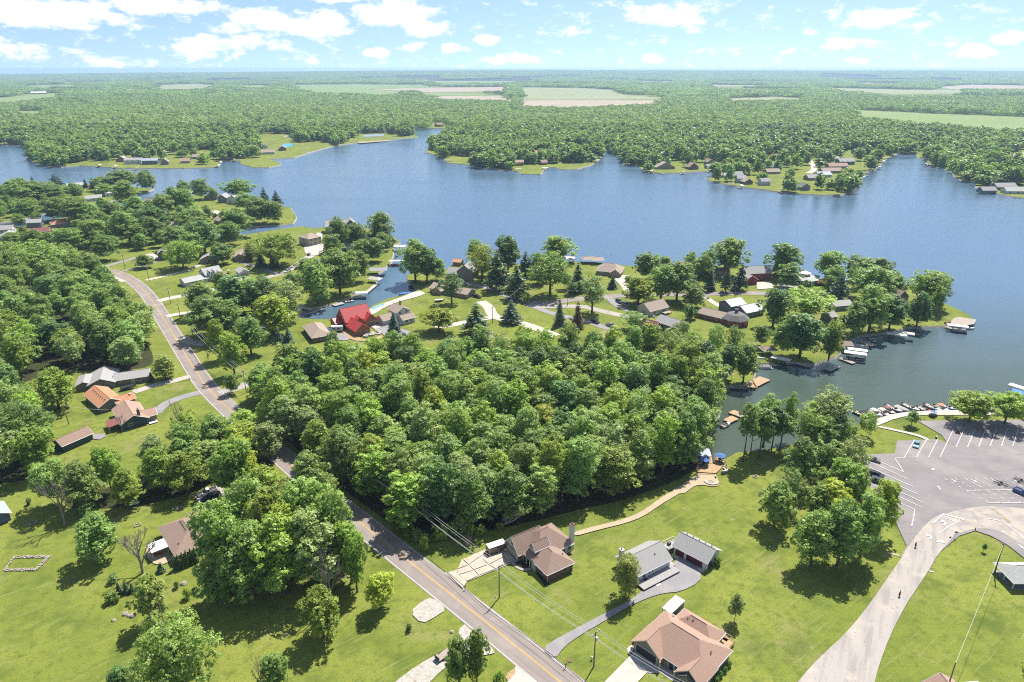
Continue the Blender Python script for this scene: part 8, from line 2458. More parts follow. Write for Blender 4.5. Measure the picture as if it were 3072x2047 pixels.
# docks on the near channel and the point
dock('wooden swim dock with an orange slide', (96.09,251.4), (105.9,259.5), 5.0, 'dock_orange')
sl = thing('pool_slide', 'orange water slide on the swim dock', 'slide', (97.65,252.0), R(-60))
sm = MB()
for k in range(8):
 t0_, t1_ = k / 8, (k + 1) / 8
 za, zb = 2.2 * (1 - t0_) ** 1.6 + .1, 2.2 * (1 - t1_) ** 1.6 + .1
 for s_ in (-1, 1):
  sm.face([(3 * t0_, s_ * .35, za + .22), (3 * t1_, s_ * .35, zb + .22), (3 * t1_, s_ * .3, zb), (3 * t0_, s_ * .3, za)])
 sm.face([(3 * t0_, -.3, za), (3 * t1_, -.3, zb), (3 * t1_, .3, zb), (3 * t0_, .3, za)])
sm.build('chute', M['line_yellow'], sl)
for s_ in (-1, 1):
 MB().tube([(-.6, s_ * .3, -.3), (0, s_ * .3, 2.3)], .04, 5).build('ladder_rail', M['steel'], sl)
dock('brown walkway dock under the dense tree', (88.58,250.8), (95.96,250.1), 2.4, 'wall_taupe')
canopy('small brown-roofed boathouse under the trees of the channel', (87.43,257.2), R(40), 6, 4, 'roof_brown', 2.6, 'gable', 'boathouse', 'boathouse')
canopy('brown-roofed gazebo on the channel shore', (115.5,284.9), R(8), 5.4, 4.6, 'roof_brown', 2.7, 'hip', 'gazebo', 'gazebo')
dock('gray dock under the gazebo', (111.7,278.8), (115.3,272.2), 2.0)
canopy('tan flat canopy over a boat lift beside the gazebo', (117.6,274.2), R(-35), 7, 3, 'canvas', 2.3, 'flat')
boat('dark speedboat hanging under the tan flat canopy', (118.7,273.7), R(-35), 5.6, 2.2, 'car_black', z=-.7)
pontoon('white pontoon boat with ribbed fence near the gazebo', (109.5,271.5), R(-12), 7, 2.5, None, 'hull_white')
boat('white kayak-like skiff beside the gazebo', (111.2,279.6), R(-30), 3.6, .9, 'hull_white', 'roof_white', z=-.6, name='skiff')
dock('long gray shore walk between gazebo and steel dock', (121.6,276.6), (129.8,271.5), 1.6, 'deck_gray')
dock('gray square dock with steel lift frame', (134.9,268.0), (141.7,273.0), 4.0, 'deck_gray')
fr = thing('steel_lift', 'bare steel boat lift frame beside the square dock', 'boat lift', (135.0,270.8), R(-30))
for k in range(7):
 MB().box(-2.6 + k * .87, 0, .6, .12, 4.2, .1).build('beam', M['steel'], fr)
for (xx, yy) in ((-2.6, -2), (2.6, -2), (2.6, 2), (-2.6, 2)):
 MB().box(xx, yy, -2.2, .14, .14, 2.9).build('post', M['steel'], fr)
for yy in (-2, 2):
 MB().box(0, yy, .7, 5.4, .12, .1).build('beam', M['steel'], fr)
dock('wooden dock of the twin canopies', (146.8,281.1), (150.3,275.1), 2.4)
canopy('near tan canopy of the twin boat lifts', (152.9,280.2), R(-22), 8, 3.0, 'canvas', 2.4, 'flat')
canopy('far white canopy of the twin boat lifts', (155.6,284.1), R(-22), 7, 2.8, 'roof_white', 2.4, 'flat')
pontoon('dark pontoon boat under the twin canopies', (152.9,278.1), R(-22), 6.5, 2.4, None, 'car_dark', z=-.9)
canopy('brown-roofed gazebo behind the twin canopies', (153.3,291.3), R(-15), 5, 4.2, 'roof_brown', 2.6, 'hip', 'gazebo', 'gazebo')
pontoon('white pontoon boat with ribbed fence behind the twin canopies', (162.9,295.0), R(-18), 7, 2.4, None, 'hull_white')
dock('narrow dock beside the ribbed pontoon', (159.8,292.9), (163.4,288.9), 1.2)
dock('wide cluttered dock in the shade of the point trees', (166.9,301.3), (169.1,295.4), 4.2, 'dock_wood')
boat('dark boat moored at the shaded wide dock', (170.4,301.3), R(-20), 5.5, 2.2, 'car_dark')
canopy('cream arched canopy on the left of the point pair', (183.7,304.0), R(-25), 7.5, 3.2, 'canvas', 2.3)
canopy('cream arched canopy on the right of the point pair', (188.3,305.8), R(-25), 7.5, 3.2, 'canvas', 2.3)
dock('brown dock right of the arched canopies', (195.0,312.8), (198.2,309.1), 2.2, 'wall_taupe')
dock('pale landing dock at the tip', (217.6,321.2), (220.9,314.6), 2.2, 'dock_wood')
canopy('white arched canopy at the tip landing', (219.9,315.8), R(-22), 8, 3.0, 'roof_white', 2.2)
boat('white boat beside the tip canopy', (227.9,319.3), R(-15), 6, 2.2, 'hull_white')
pontoon('white pontoon under the tip canopy', (221.5,315.5), R(-22), 6.5, 2.4, None, 'hull_white', z=-.9)
tg = tag(boat('orange kayak lying at the tip landing', (220.3,324.1), R(0), 3.2, .8, 'roof_orange', 'roof_orange', z=.05, name='kayak'), 'orange kayak lying at the tip landing', 'kayak')
dock('wooden dock near the fallen trees of the channel', (82.47,227.6), (85.13,229.8), 3.0, 'dock_orange')
dock('orange dock under the channel trees', (78.80,221.9), (82.92,225.0), 3.2, 'dock_orange')
dock('gray dock on the right side of the channel', (86.63,225.0), (84.31,227.1), 2.2, 'deck_gray')
boat('small white boat under the channel trees', (77.82,219.4), R(35), 4.8, 1.9, 'hull_white')

# canal boats and docks
dock('long gray dock along the canal', (-109.2,339.2), (-101.4,348.4), 1.6, 'deck_gray')
dock('raised gray dock with stairs at the canal head', (-112.4,346.7), (-107.0,344.5), 3.2, 'deck_gray', .7)
dock('gray dock beneath the big canal tree', (-97.68,354.0), (-93.26,358.5), 3.4, 'deck_gray')
boat('tan fishing boat at the canal dock', (-90.59,361.5), R(15), 5.5, 2.1, 'vinyl')
canopy('white canopy over a pontoon beside the canal', (-85.96,368.6), R(4), 8, 3.2, 'roof_white', 2.3, 'flat')
pontoon('pontoon boat with ribbed fence under the canal canopy', (-86.14,368.6), R(4), 7.5, 2.5, None, 'hull_white', z=-.9)
dock('concrete seawall walk along the canal', (-84.08,377.4), (-81.20,393.2), 2.6, 'pale_concrete', -.1)
canopy('cream canopy at the canal bend', (-82.83,396.2), R(-20), 6.5, 3.4, 'canvas', 2.4, 'hip')
canopy('dark gray boathouse at the canal bend', (-84.28,415.2), R(4), 9, 5, 'roof_gray', 2.8, 'gable', 'boathouse', 'boathouse')
canopy('white canopy over a red boat at the canal mouth', (-76.06,437.6), R(5), 9, 3.2, 'roof_white', 2.3, 'flat')
boat('red boat under the white canopy at the canal mouth', (-76.47,436.7), R(5), 6.5, 2.4, 'hull_red', z=-.8)
canopy('flat-roofed white boathouse near the end of the peninsula', (-79.17,475.6), R(3), 8.5, 4.5, 'roof_white', 2.8, 'flat', 'boathouse', 'boathouse')
pontoon('bright blue covered boat on the canal', (-61.73,374.8), R(22), 7.5, 2.4, None, 'tarp_blue', cover='tarp_blue')
pontoon('first black covered boat on the canal point', (-59.48,386.4), R(-70), 7, 2.5, None, 'fabric_black', cover='fabric_black')
pontoon('second black covered boat on the canal point', (-59.35,397.3), R(-70), 7, 2.5, None, 'fabric_black', cover='fabric_black')
canopy('left tan-roofed boathouse at the tan lake house', (50.78,441.9), R(5), 7, 7, 'roof_tan', 2.8, 'hip', 'boathouse', 'boathouse')
canopy('right tan-roofed boathouse at the tan lake house', (56.35,440.1), R(5), 7, 7, 'roof_tan', 2.8, 'hip', 'boathouse', 'boathouse')
canopy('white canopy behind the round lake tree', (36.49,443.6), R(80), 8, 3.2, 'roof_white', 2.4, 'flat')
canopy('second white canopy behind the round lake tree', (39.98,442.7), R(80), 8, 3.2, 'canvas', 2.4, 'flat')
canopy('white canopy beside the octagonal house', (182.8,401.9), R(10), 8, 3.2, 'roof_blue_gray', 2.4)
boat('runabout on the lawn before the long tan house', (-40.23,359.5), R(10), 5.2, 2.0, 'car_dark', 'hull_white', z=.25)
boat('boat under a dark cover on its trailer by the gravel drive', (-154.5,248.3), R(35), 5.8, 2.1, 'car_dark', 'fabric_black', z=.45)
boat('white boat lying at the shaded edge of the central wood', (-0.25,161.5), R(32), 5.6, 2.0, 'hull_white', z=.3)
# the covered boats stand on trailers
flat_trailer('trailer under the covered boat by the gravel drive', (-155.5,247.3), (-152.9,249.1), 4.6, True)
flat_trailer('trailer under the white boat at the wood edge', (-1.45,160.7), (0.97,162.5), 4.4, True)
flat_trailer('trailer under the runabout on the long tan house lawn', (-41.54,359.0), (-38.92,360.0), 4.2, True)
for i_, ps in enumerate(((-89.34,315.2), (-84.46,303.2))):
 o = thing('tarp_pile', 'blue tarp over a load, %s' % ('left of the white camper' if i_ == 0 else 'at the edge of the wood by the canal house'), 'tarp', ps, .4)
 MB().lathe([(2.0, 0), (1.9, .5), (1.4, 1.0), (.4, 1.3), (.05, 1.35)], n=9).build('tarp', M['tarp_blue'], o)

# far-shore docks and canopies
FD = [((-692.6,1002), 'far-left dock at the frame edge of the bay'), ((-607.9,918), 'dock left of the long gray far bank'), ((-548.5,925), 'dock in the middle of the far left bank'), ((-520.3,911), 'dock below the green-roofed far house'),
     ((-483.8,897.9), 'dock below the gray far houses'), ((-461.8,932), 'dock below the brown steep-roofed far house'), ((-389.8,923), 'dock at the right end of the far left bank'), ((-400.9,957), 'covered dock before the green point'), ((-391.9,982), 'dock in the cove of the green point'),
     ((-132.0,1081), 'orange dock at the tip of the middle point'), ((-106.5,1032), 'dock on the left side of the middle point'), ((-89.80,973), 'covered boat dock on the left side of the middle point'), ((-50.20,911), 'dock at the front of the middle point'), ((-15.59,887.4), 'white dock in front of the middle point'),
     ((5.98,878.3), 'dock beside the little spit of the middle point'), ((40.45,891.3), 'dock right of the little spit'), ((115.4,970), 'first dock of the middle inlet'), ((124.1,1002), 'second dock of the middle inlet'), ((130.2,1035), 'third dock of the middle inlet'),
     ((156.3,1018), 'dock across the middle inlet'), ((170.0,865.7), 'orange dock on the right shore'), ((184.6,859.5), 'dark dock below the triangular house'), ((208.2,859.5), 'white dock below the chalet'), ((246.4,878.3), 'dock by the far inlet mouth'), ((260.8,891.3), 'second dock by the far inlet mouth'), ((273.5,897.9), 'third dock by the far inlet mouth'),
     ((239.3,765.9), 'covered dock at the tip of the far village'), ((247.1,753.2), 'brown dock at the tip of the far village'), ((281.1,725.5), 'dock in the middle of the far village seawall'), ((347.8,715.0), 'orange dock at the corner of the far village'),
     ((369.7,747.5), 'first dock of the bay row, at the village corner'), ((390.1,783.0), 'second dock of the bay row'), ((407.4,812.9), 'third dock of the bay row'), ((424.5,840.3), 'fourth dock of the bay row'), ((437.9,859.5), 'fifth dock of the bay row'), ((450.1,874.5), 'sixth dock of the bay row'),
     ((469.4,901), 'seventh dock of the bay row'), ((489.7,934), 'eighth dock of the bay row'), ((506.8,964), 'ninth dock of the bay row'), ((528.2,995), 'tenth dock of the bay row'), ((556.8,1029), 'dock at the head of the bay'), ((599.2,1064), 'dock right of the bay head'),
     ((582.8,982), 'upper dock on the right side of the bay'), ((564.7,951), 'middle dock on the right side of the bay'), ((550.8,928), 'lower dock on the right side of the bay'), ((531.8,831.0), 'dock below the big bay tree'), ((527.4,799.8), 'dock beside the blue cottage')]
rd = random.Random(9)
for i_, (ps, lb) in enumerate(FD):
 ang_ = R(rd.uniform(-25, 10)) if i_ < 29 else R(-18)
 L_ = rd.uniform(7, 10)
 v_ = Vector((math.cos(ang_), math.sin(ang_)))
 p0 = Vector(ps)
 if i_ < 9 or (19 < i_ < 29):
  v_ = Vector((math.cos(ang_ - 1.2), math.sin(ang_ - 1.2)))
 orange = 'orange' in lb
 dock(lb, p0 - v_ * 3, p0 + v_ * (L_ - 3), 2.6, 'dock_orange' if orange or i_ % 5 == 3 else 'dock_wood', -.25)
 if i_ % 4 != 1:
  n2 = Vector((-v_.y, v_.x)) * 3.0
  q = p0 + v_ * 2 + n2
  canopy('boat canopy beside the ' + lb, (q.x, q.y), math.atan2(v_.y, v_.x), 7, 3.2, rd.choice(('canvas', 'roof_white', 'canvas', 'roof_tan')), 2.3, rd.choice(('flat', 'arch')))

# ================================================================ the lake deck
o = thing('lake_deck', 'tan wooden lake deck with steps and railings below the central wood', 'deck', (0, 0, 0))

def boards(name, poly, z, m, parent, ang, w=.30, t=.08):
 """deck of separate boards running along ang inside a convex outline"""
 d = Vector((math.cos(ang), math.sin(ang)))
 n = Vector((-d.y, d.x))
 us = [Vector(p).dot(n) for p in poly]
 u = min(us)
 k = 0
 while u + w * k < max(us):
  uu = u + w * (k + .5)
  cut = []
  for i in range(len(poly)):
   a, b = Vector(poly[i]), Vector(poly[(i + 1) % len(poly)])
   ua, ub = a.dot(n), b.dot(n)
   if (ua - uu) * (ub - uu) < 0:
    q = a.lerp(b, (uu - ua) / (ub - ua))
    cut.append(q.dot(d))
  if len(cut) >= 2:
   c0, c1 = min(cut), max(cut)
   c = n * uu + d * (c0 + c1) / 2
   MB().box(c.x, c.y, z, c1 - c0, w - .03, t, ang).build(name, M[m], parent)
  k += 1

ua = heading((59.14,187.0), (65.01,186.3))
boards('deck_board', [(59.11,186.9),(65.01,186.3),(66.98,188.6),(68.70,191.1),(64.28,191.6),(60.08,191.3)], .34, 'deck_wood', o, ua, .42)
boards('deck_board', [(65.57,199.2),(66.79,199.5),(65.54,192.2),(64.36,192.2)], .22, 'deck_wood', o, ua, .42)
boards('deck_board', [(60.14,196.1),(64.88,196.1),(64.35,193.0),(62.95,191.6),(59.25,192.2)], .30, 'deck_wood', o, ua, .42)
boards('deck_board', [(67.06,195.8),(70.32,196.1),(68.93,191.6),(66.08,191.6)], .42, 'deck_wood', o, ua, .42)
for k, (a, b) in enumerate((((58.91,186.4), (64.82,185.7)), ((58.72,185.9), (64.64,185.2)))):
 c = (Vector(a) + Vector(b)) / 2
 MB().box(c.x, c.y, .02, (Vector(b) - Vector(a)).length, .45, .22 - .1 * k, ua).build('step', M['deck_wood'], o)

def railing(pts, z, m='door_dark', h=.95, parent=None):
 mb = MB()
 for i in range(len(pts) - 1):
  a, b = Vector(pts[i]), Vector(pts[i + 1])
  L = (b - a).length
  an = math.atan2(b.y - a.y, b.x - a.x)
  c = (a + b) / 2
  mb.box(c.x, c.y, z + h - .06, L, .09, .06, an).box(c.x, c.y, z + .12, L, .06, .05, an)
  nb = max(2, int(L / .35))
  for k in range(nb + 1):
   p = a.lerp(b, k / nb)
   s_ = .09 if k % 4 == 0 else .04
   mb.box(p.x, p.y, z, s_, s_, h, an)
 return mb.build('railing', M[m], parent)

railing([(60.21,196.1),(64.88,196.1),(64.35,192.4)], .36, 'door_dark', .95, o)
railing([(66.36,193.3),(67.21,196.1),(70.32,196.1),(69.00,191.1),(70.20,192.2),(68.12,186.5)], .40, 'deck_wood', .95, o)
railing([(58.93,186.8),(60.08,191.1)], .36, 'deck_wood', .95, o)

def umbrella(label, pos, z, seats):
 o = thing('patio_umbrella', label, 'umbrella', (pos[0], pos[1], z))
 MB().tube([(0, 0, 0), (0, 0, 2.5)], .04, 6).build('pole', M['steel'], o)
 MB().lathe([(1.75, 2.05), (1.72, 2.10), (1.0, 2.42), (1.02, 2.36), (.98, 2.45), (.35, 2.68), (.05, 2.75)], n=8).build('shade', M['fabric_blue'], o)
 MB().lathe([(.3, 0), (.3, .12)], n=8).build('base', M['dark_metal'], o)
 t = thing('patio_table', label.replace('umbrella', 'umbrella table').replace('blue striped ', 'round '), 'table', (pos[0], pos[1], z))
 MB().lathe([(.7, .70), (.7, .74)], n=12).build('table_top', M['dark_metal'], t)
 for k in range(4):
  MB().tube([(.5 * math.cos(k * 1.57), .5 * math.sin(k * 1.57), 0), (.4 * math.cos(k * 1.57), .4 * math.sin(k * 1.57), .7)], .03, 4).build('leg', M['dark_metal'], t)
 for k in range(seats):
  a = k * 6.283 / seats + .5
  ch = thing('patio_chair', label.replace('blue striped umbrella', 'patio chair %s the umbrella' % ('left of', 'behind', 'right of', 'in front of')[k]), 'chair', (pos[0] + 1.15 * math.cos(a), pos[1] + 1.15 * math.sin(a), z), a)
  MB().box(0, 0, .42, .5, .5, .06).build('seat', M['fabric_blue'], ch)
  MB().box(.24, 0, .48, .06, .5, .5).build('backrest', M['fabric_blue'], ch)
  for (xx, yy) in ((-.2, -.2), (.2, -.2), (.2, .2), (-.2, .2)):
   MB().box(xx, yy, 0, .04, .04, .42).build('leg', M['dark_metal'], ch)

umbrella('blue striped umbrella on the lower lake deck', (62.44,191.1), .42, 4)
umbrella('blue striped umbrella on the raised lake platform', (68.07,193.3), .50, 3)
for i_, ps in enumerate(((60.76,194.7), (61.52,194.1))):
 lg = thing('lounge_chair', 'pale lounge chair on the lake deck, %s' % ('by the railing corner' if i_ == 0 else 'nearer the umbrella'), 'chair', (ps[0], ps[1], .38), -.6)
 MB().box(0, 0, .28, 1.3, .6, .08).build('seat', M['fabric_cream'], lg)
 MB().solid([(-.65, -.3, .3), (-.65, .3, .3), (-1.2, .3, .85), (-1.2, -.3, .85), (-.7, -.3, .25), (-.7, .3, .25), (-1.25, .3, .8), (-1.25, -.3, .8)],
       [(0, 1, 2, 3), (7, 6, 5, 4), (0, 4, 5, 1), (1, 5, 6, 2), (2, 6, 7, 3), (3, 7, 4, 0)]).build('backrest', M['fabric_cream'], lg)
 for (xx, yy) in ((-.6, -.25), (.6, -.25), (.6, .25), (-.6, .25)):
  MB().box(xx, yy, 0, .05, .05, .28).build('leg', M['trim_white'], lg)
sf = thing('curved_sofa', 'curved cream outdoor sofa in the corner of the lake deck', 'sofa', (*(67.31,188.0), .42), 0)

def arc(mb, r0, r1, a0, a1, z0, z1, n=10):
 for k in range(n):
  t0_, t1_ = a0 + (a1 - a0) * k / n, a0 + (a1 - a0) * (k + 1) / n
  c = [(r * math.cos(t), r * math.sin(t)) for (r, t) in ((r0, t0_), (r1, t0_), (r1, t1_), (r0, t1_))]
  mb.prism(c, z0, z1)
 return mb

arc(MB(), .9, 1.7, R(-110), R(60), 0, .42).build('seat', M['fabric_cream'], sf)
arc(MB(), 1.6, 1.85, R(-110), R(60), .42, .8).build('backrest', M['fabric_cream'], sf)
arc(MB(), 1.86, 2.0, R(-115), R(65), -.4, .55).build('base', M['wall_taupe'], sf)
canopy('pale flat roof over the boat lift beside the lake deck', (*(63.32,197.3),), ua, 4.5, 5.2, 'roof_blue_gray', 1.6, 'flat', 'boat_lift_roof', 'canopy')
st = thing('fire_pit', 'round stone fire pit below the lake deck', 'fire pit', (61.99,181.6))
for k in range(14):
 a = k * 6.283 / 14
 MB().box(.62 * math.cos(a), .62 * math.sin(a), .03, .22, .26, .34, a).build('stone', M['paver'], st)
MB().lathe([(.5, .05), (.5, .1)], n=12).build('ash_bed', M['charcoal'], st)
sw = thing('seat_wall', 'curved low stone seat wall round the fire pit', 'wall', (62.27,182.0))
arc(MB(), 1.75, 2.25, R(185), R(350), .02, .45).build('stone_wall', M['wall_taupe'], sw)
arc(MB(), 1.65, 2.35, R(184), R(351), .45, .52).build('coping', M['pale_concrete'], sw)
ps = (64.15,183.9)
bn = thing('trash_bin', 'dark bin at the foot of the lake deck steps', 'bin', ps)
MB().lathe([(.25, 0), (.28, .7), (.3, .72)], n=10).build('body', M['dark_metal'], bn)
MB().lathe([(.3, .73), (.2, .95), (.05, 1.0)], n=10).build('lid', M['trim_white'], bn)
fr2 = thing('fire_ring', 'grey fire ring on the lawn beside the bank trees', 'fire pit', (76.97,184.6))
for k in range(12):
 a = k * 6.283 / 12
 MB().box(.68 * math.cos(a), .68 * math.sin(a), .0, .3, .3, .32, a).build('stone', M['stone'], fr2)
fr2 = thing('fire_ring', 'tan stone fire ring on the far left lawn', 'fire pit', (-136.1,161.0))
for k in range(14):
 a = k * 6.283 / 14
 MB().box(.95 * math.cos(a), .95 * math.sin(a), .0, .34, .3, .3, a).build('stone', M['paver'], fr2)

# ================================================================ stones and garden beds
rs = random.Random(21)
sb = thing('stone_bed', 'rectangular garden bed edged with rough tan stones on the left lawn', 'garden bed', (0, 0, 0))
quad = [Vector(p) for p in [(-131.6,146.5),(-122.2,146.8),(-122.2,141.3),(-130.4,141.1)]]
for s_ in range(4):
 a, b = quad[s_], quad[(s_ + 1) % 4]
 nst = int((b - a).length / .55)
 for row in range(2 if s_ in (0, 1, 2) else 1):
  for k in range(nst):
   p = a.lerp(b, (k + .5) / nst) + Vector((rs.uniform(-.1, .1), rs.uniform(-.1, .1))) + (sum(quad, Vector((0, 0))) / 4 - a.lerp(b, .5)).normalized() * .5 * row
   MB().box(p.x, p.y, 0, rs.uniform(.3, .55), rs.uniform(.3, .45), rs.uniform(.2, .4), rs.uniform(0, 3)).build('stone', M[rs.choice(('paver', 'stone', 'paver'))], sb)

def boulder(label, pos, r, m='stone', seed=0):
 rr = random.Random(seed)
 bm = bmesh.new()
 bmesh.ops.create_icosphere(bm, subdivisions=2, radius=r)
 for v in bm.verts:
  v.co *= 1 + .28 * noise.noise(v.co * (1.3 / r) + Vector((seed * 3.1, 0, 0)))
  v.co.z = max(v.co.z * .75, -r * .25)
 me = bpy.data.meshes.new('boulder')
 bm.to_mesh(me)
 bm.free()
 me.materials.append(M[m])
 o = put('boulder', me)
 o.location = (pos[0], pos[1], r * .2)
 return tag(o, label, 'boulder')

for i_, (p, r_, lb) in enumerate((((-82.23,136.3), .75, 'tan boulder near the small dark lawn shrub'), ((-91.52,126.1), .7, 'largest boulder of the lawn rock group'), ((-90.43,125.6), .5, 'middle boulder of the lawn rock group'), ((-89.46,125.6), .8, 'upright boulder beside the olive cedar'),
            ((-93.15,124.1), .55, 'small boulder in a flower patch on the left lawn'), ((-110.5,146.2), .6, 'pale boulder under the dark lawn tree'), ((-51.60,119.8), .4, 'little boulder on the bottom left lawn'), ((-13.73,120.6), .5, 'small boulder in bare soil by the gravel drive'))):
 boulder(lb, p, r_, 'stone', i_)
rp = thing('rubble_pile', 'heap of tan rubble on the lawn by the hip-roofed house', 'rubble', (-98.14,168.0))
for k in range(40):
 a, q = rs.uniform(0, 6.28), rs.random() ** .6 * 1.6
 MB().box(q * math.cos(a), q * math.sin(a) * .8, max(0, .35 * (1 - q / 1.7)) * rs.random(), rs.uniform(.2, .45), rs.uniform(.15, .3), rs.uniform(.12, .25), rs.uniform(0, 3)).build('stone', M[rs.choice(('paver', 'bare_soil', 'stone'))], rp)
for i_ in range(26):
 p = Vector((-72.14,306.4)).lerp(Vector((-63.81,311.1)), rs.random()) + Vector((rs.uniform(-2, 2), rs.uniform(-2.5, 2.5)))
 bo = MB().box(0, 0, 0, rs.uniform(1.0, 1.6), rs.uniform(.8, 1.1), rs.uniform(.5, 1.1), rs.uniform(0, .6)).build('stone_block', M['pale_concrete'])
 bo.location = (p.x, p.y, 0)
 tag(bo, 'pale stone block in the stacks beside the red-roofed barn', 'stone block', 'stone blocks at the barn')
tk = thing('propane_tank', 'white propane tank in the shade of the tree belt', 'tank', (-111.7,169.5), R(25))
MB().tube([(-1.5, 0, .75), (-1.25, 0, .75), (1.25, 0, .75), (1.5, 0, .75)], [.15, .5, .5, .15], 12).build('body', M['wall_white'], tk)
for xx in (-.8, .8):
 MB().box(xx, 0, 0, .2, .7, .35).build('foot', M['dark_metal'], tk)
MB().lathe([(.15, 0), (.15, .2), (.05, .25)], 0, 0, 1.22, 8).build('valve_dome', M['trim_white'], tk)
pb = thing('planter_box', 'small square raised planter near the hip-roofed house', 'planter', (-105.9,160.0), R(35))
for (xx, yy, sx, sy) in ((0, -.6, 1.6, .25), (0, .6, 1.6, .25), (-.7, 0, .25, 1.2), (.7, 0, .25, 1.2)):
 MB().box(xx, yy, 0, sx, sy, .3).build('edge_board', M['paver'], pb)

# ================================================================ mailboxes, signs, cone, posts

def mailbox(label, pos, m='car_black', an=.7):
 o = thing('mailbox', label, 'mailbox', pos, an)
 MB().box(0, 0, 0, .1, .1, 1.05).build('post', M['pole_wood'], o)
 mb = MB()
 prof = [(-.1, 1.05), (.1, 1.05), (.1, 1.18), (.06, 1.25), (-.06, 1.25), (-.1, 1.18)]
 mb.extrude([(-.28, y, z) for (y, z) in prof], 0, (.56, 0, 0)).build('box', M[m], o)
 MB().box(.2, .12, 1.15, .02, .02, .2).build('flag', M['cone_red'], o)

mailbox('black mailbox at the foot of the brick house driveway', (-11.62,134.2))
mailbox('black mailbox near the asphalt driveway at the bottom', (11.53,110.5))
mailbox('red mailbox at the gravel drive of the gray house', (-133.4,256.4), 'car_red')
mailbox('dark mailbox beside the gravel drive by the grove', (-174.9,329.0))
sg = thing('speed_sign', 'white speed limit sign beside the lawn pole', 'sign', (-4.11,129.5), R(-49))
MB().tube([(0, 0, 0), (0, 0, 2.4)], .035, 5).build('post', M['steel'], sg)
MB().box(0, 0, 1.6, .04, .62, .78).build('sign_plate', M['trim_white'], sg)
sg = thing('exit_sign', 'dark small sign on a post by the grass island', 'sign', (121.8,154.3), R(70))
MB().tube([(0, 0, 0), (0, 0, 2.2)], .035, 5).build('post', M['steel'], sg)
MB().box(0, 0, 1.7, .04, .6, .55).build('sign_plate', M['dark_metal'], sg)
sg = thing('small_sign', 'low sign with white base at the edge of the grass island', 'sign', (121.3,153.9), R(70))
MB().box(0, .9, .0, .3, .5, .12).build('base', M['trim_white'], sg)
MB().box(0, .9, .12, .05, .5, .45).build('sign_plate', M['dark_metal'], sg)
cn = thing('traffic_marker', 'red cone at the top of the grass island', 'cone', (129.5,157.7))
MB().lathe([(.22, .04), (.05, 1.0), (.02, 1.05)], n=8).build('cone', M['cone_red'], cn)
MB().box(0, 0, 0, .5, .5, .04).build('base', M['cone_red'], cn)
bn = thing('park_bin', 'white-topped dark bin at the end of the footpath', 'bin', (147.9,208.5))
MB().lathe([(.3, 0), (.32, .85)], n=10).build('body', M['dark_metal'], bn)
MB().lathe([(.34, .85), (.3, 1.1), (.05, 1.15)], n=10).build('lid', M['trim_white'], bn)
for i_, (p, lb) in enumerate((((101.5,147.5), 'concrete culvert strip on the left verge of the park road'), ((107.5,140.9), 'concrete culvert strip on the right verge of the park road'))):
 cv3 = MB().box(0, 0, 0, 2.6 - i_, .5, .14, -.45).build('culvert', M['pale_concrete'])
 cv3.location = (p[0], p[1], 0)
 tag(cv3, lb, 'culvert')
ut = thing('utility_box', 'small white meter post near the right utility pole', 'utility box', (17.45,112.7))
MB().box(0, 0, 0, .12, .12, .5).build('post', M['pole_wood'], ut)
MB().lathe([(.2, .45), (.22, .9), (.12, 1.0)], n=8).build('cap', M['trim_white'], ut)
mc = tag(MB().lathe([(.45, .0), (.45, .14), (.38, .17)], n=14).build('septic_lid', M['wall_brick']), 'round rusty lid on the lawn near the lower mailbox', 'lid')
mc.location = (*(12.57,112.4), 0)
for i_, (p, lb) in enumerate((((140.9,206.4), 'brown parking stop beside the teal hatchback'), ((145.0,206.3), 'brown parking stop in the middle bay'), ((148.9,206.3), 'brown parking stop in the right bay'))):
 ws_ = MB().box(0, 0, 0, 2.4, .22, .16, -.42).build('parking_stop', M['wall_wood'])
 ws_.location = (p[0], p[1], .1)
 tag(ws_, lb, 'parking stop')
fl = thing('flower_pot', 'maroon flowers in a pot before the white garage', 'flower pot', (45.17,146.2))
MB().lathe([(.25, 0), (.35, .5), (.38, .52)], n=10).build('pot', M['dark_metal'], fl)
MB().lathe([(.3, .5), (.55, .75), (.5, 1.0), (.2, 1.15)], n=9).build('flowers', M['flower_red'], fl)
cl = thing('closed_umbrella', 'pink folded umbrella at the corner of the open garage', 'umbrella', (26.91,116.2))
MB().tube([(0, 0, 0), (0, 0, 2.2)], .03, 5).build('pole', M['steel'], cl)
MB().lathe([(.28, .9), (.25, 1.2), (.1, 2.0), (.03, 2.2)], n=8).build('shade', M['hull_red'], cl)
ac = thing('air_conditioner', 'grey air conditioner beside the tan gable house', 'air conditioner', (73.69,333.5))
MB().box(0, 0, 0, 1.1, 1.1, .9).build('case', M['trim_white'], ac)
MB().lathe([(.42, .9), (.42, .94)], n=12).build('fan_grille', M['dark_metal'], ac)

# ================================================================ people

def skin_body(name, joints, bones, radii, m, parent):
 """continuous body grown over a skeleton of joints"""
 me = bpy.data.meshes.new(name)
 me.from_pydata(joints, bones, [])
 ob = put(name, me, parent)
 md = ob.modifiers.new('skin', 'SKIN')
 sv = me.skin_vertices[0].data
 for i, r_ in enumerate(radii):
  sv[i].radius = (r_, r_)
  sv[i].use_root = (i == 0)
 md.use_smooth_shade = True
 sd = ob.modifiers.new('subdivision', 'SUBSURF')
 sd.levels = 1
 sd.render_levels = 1
 me.materials.append(m)
 return ob

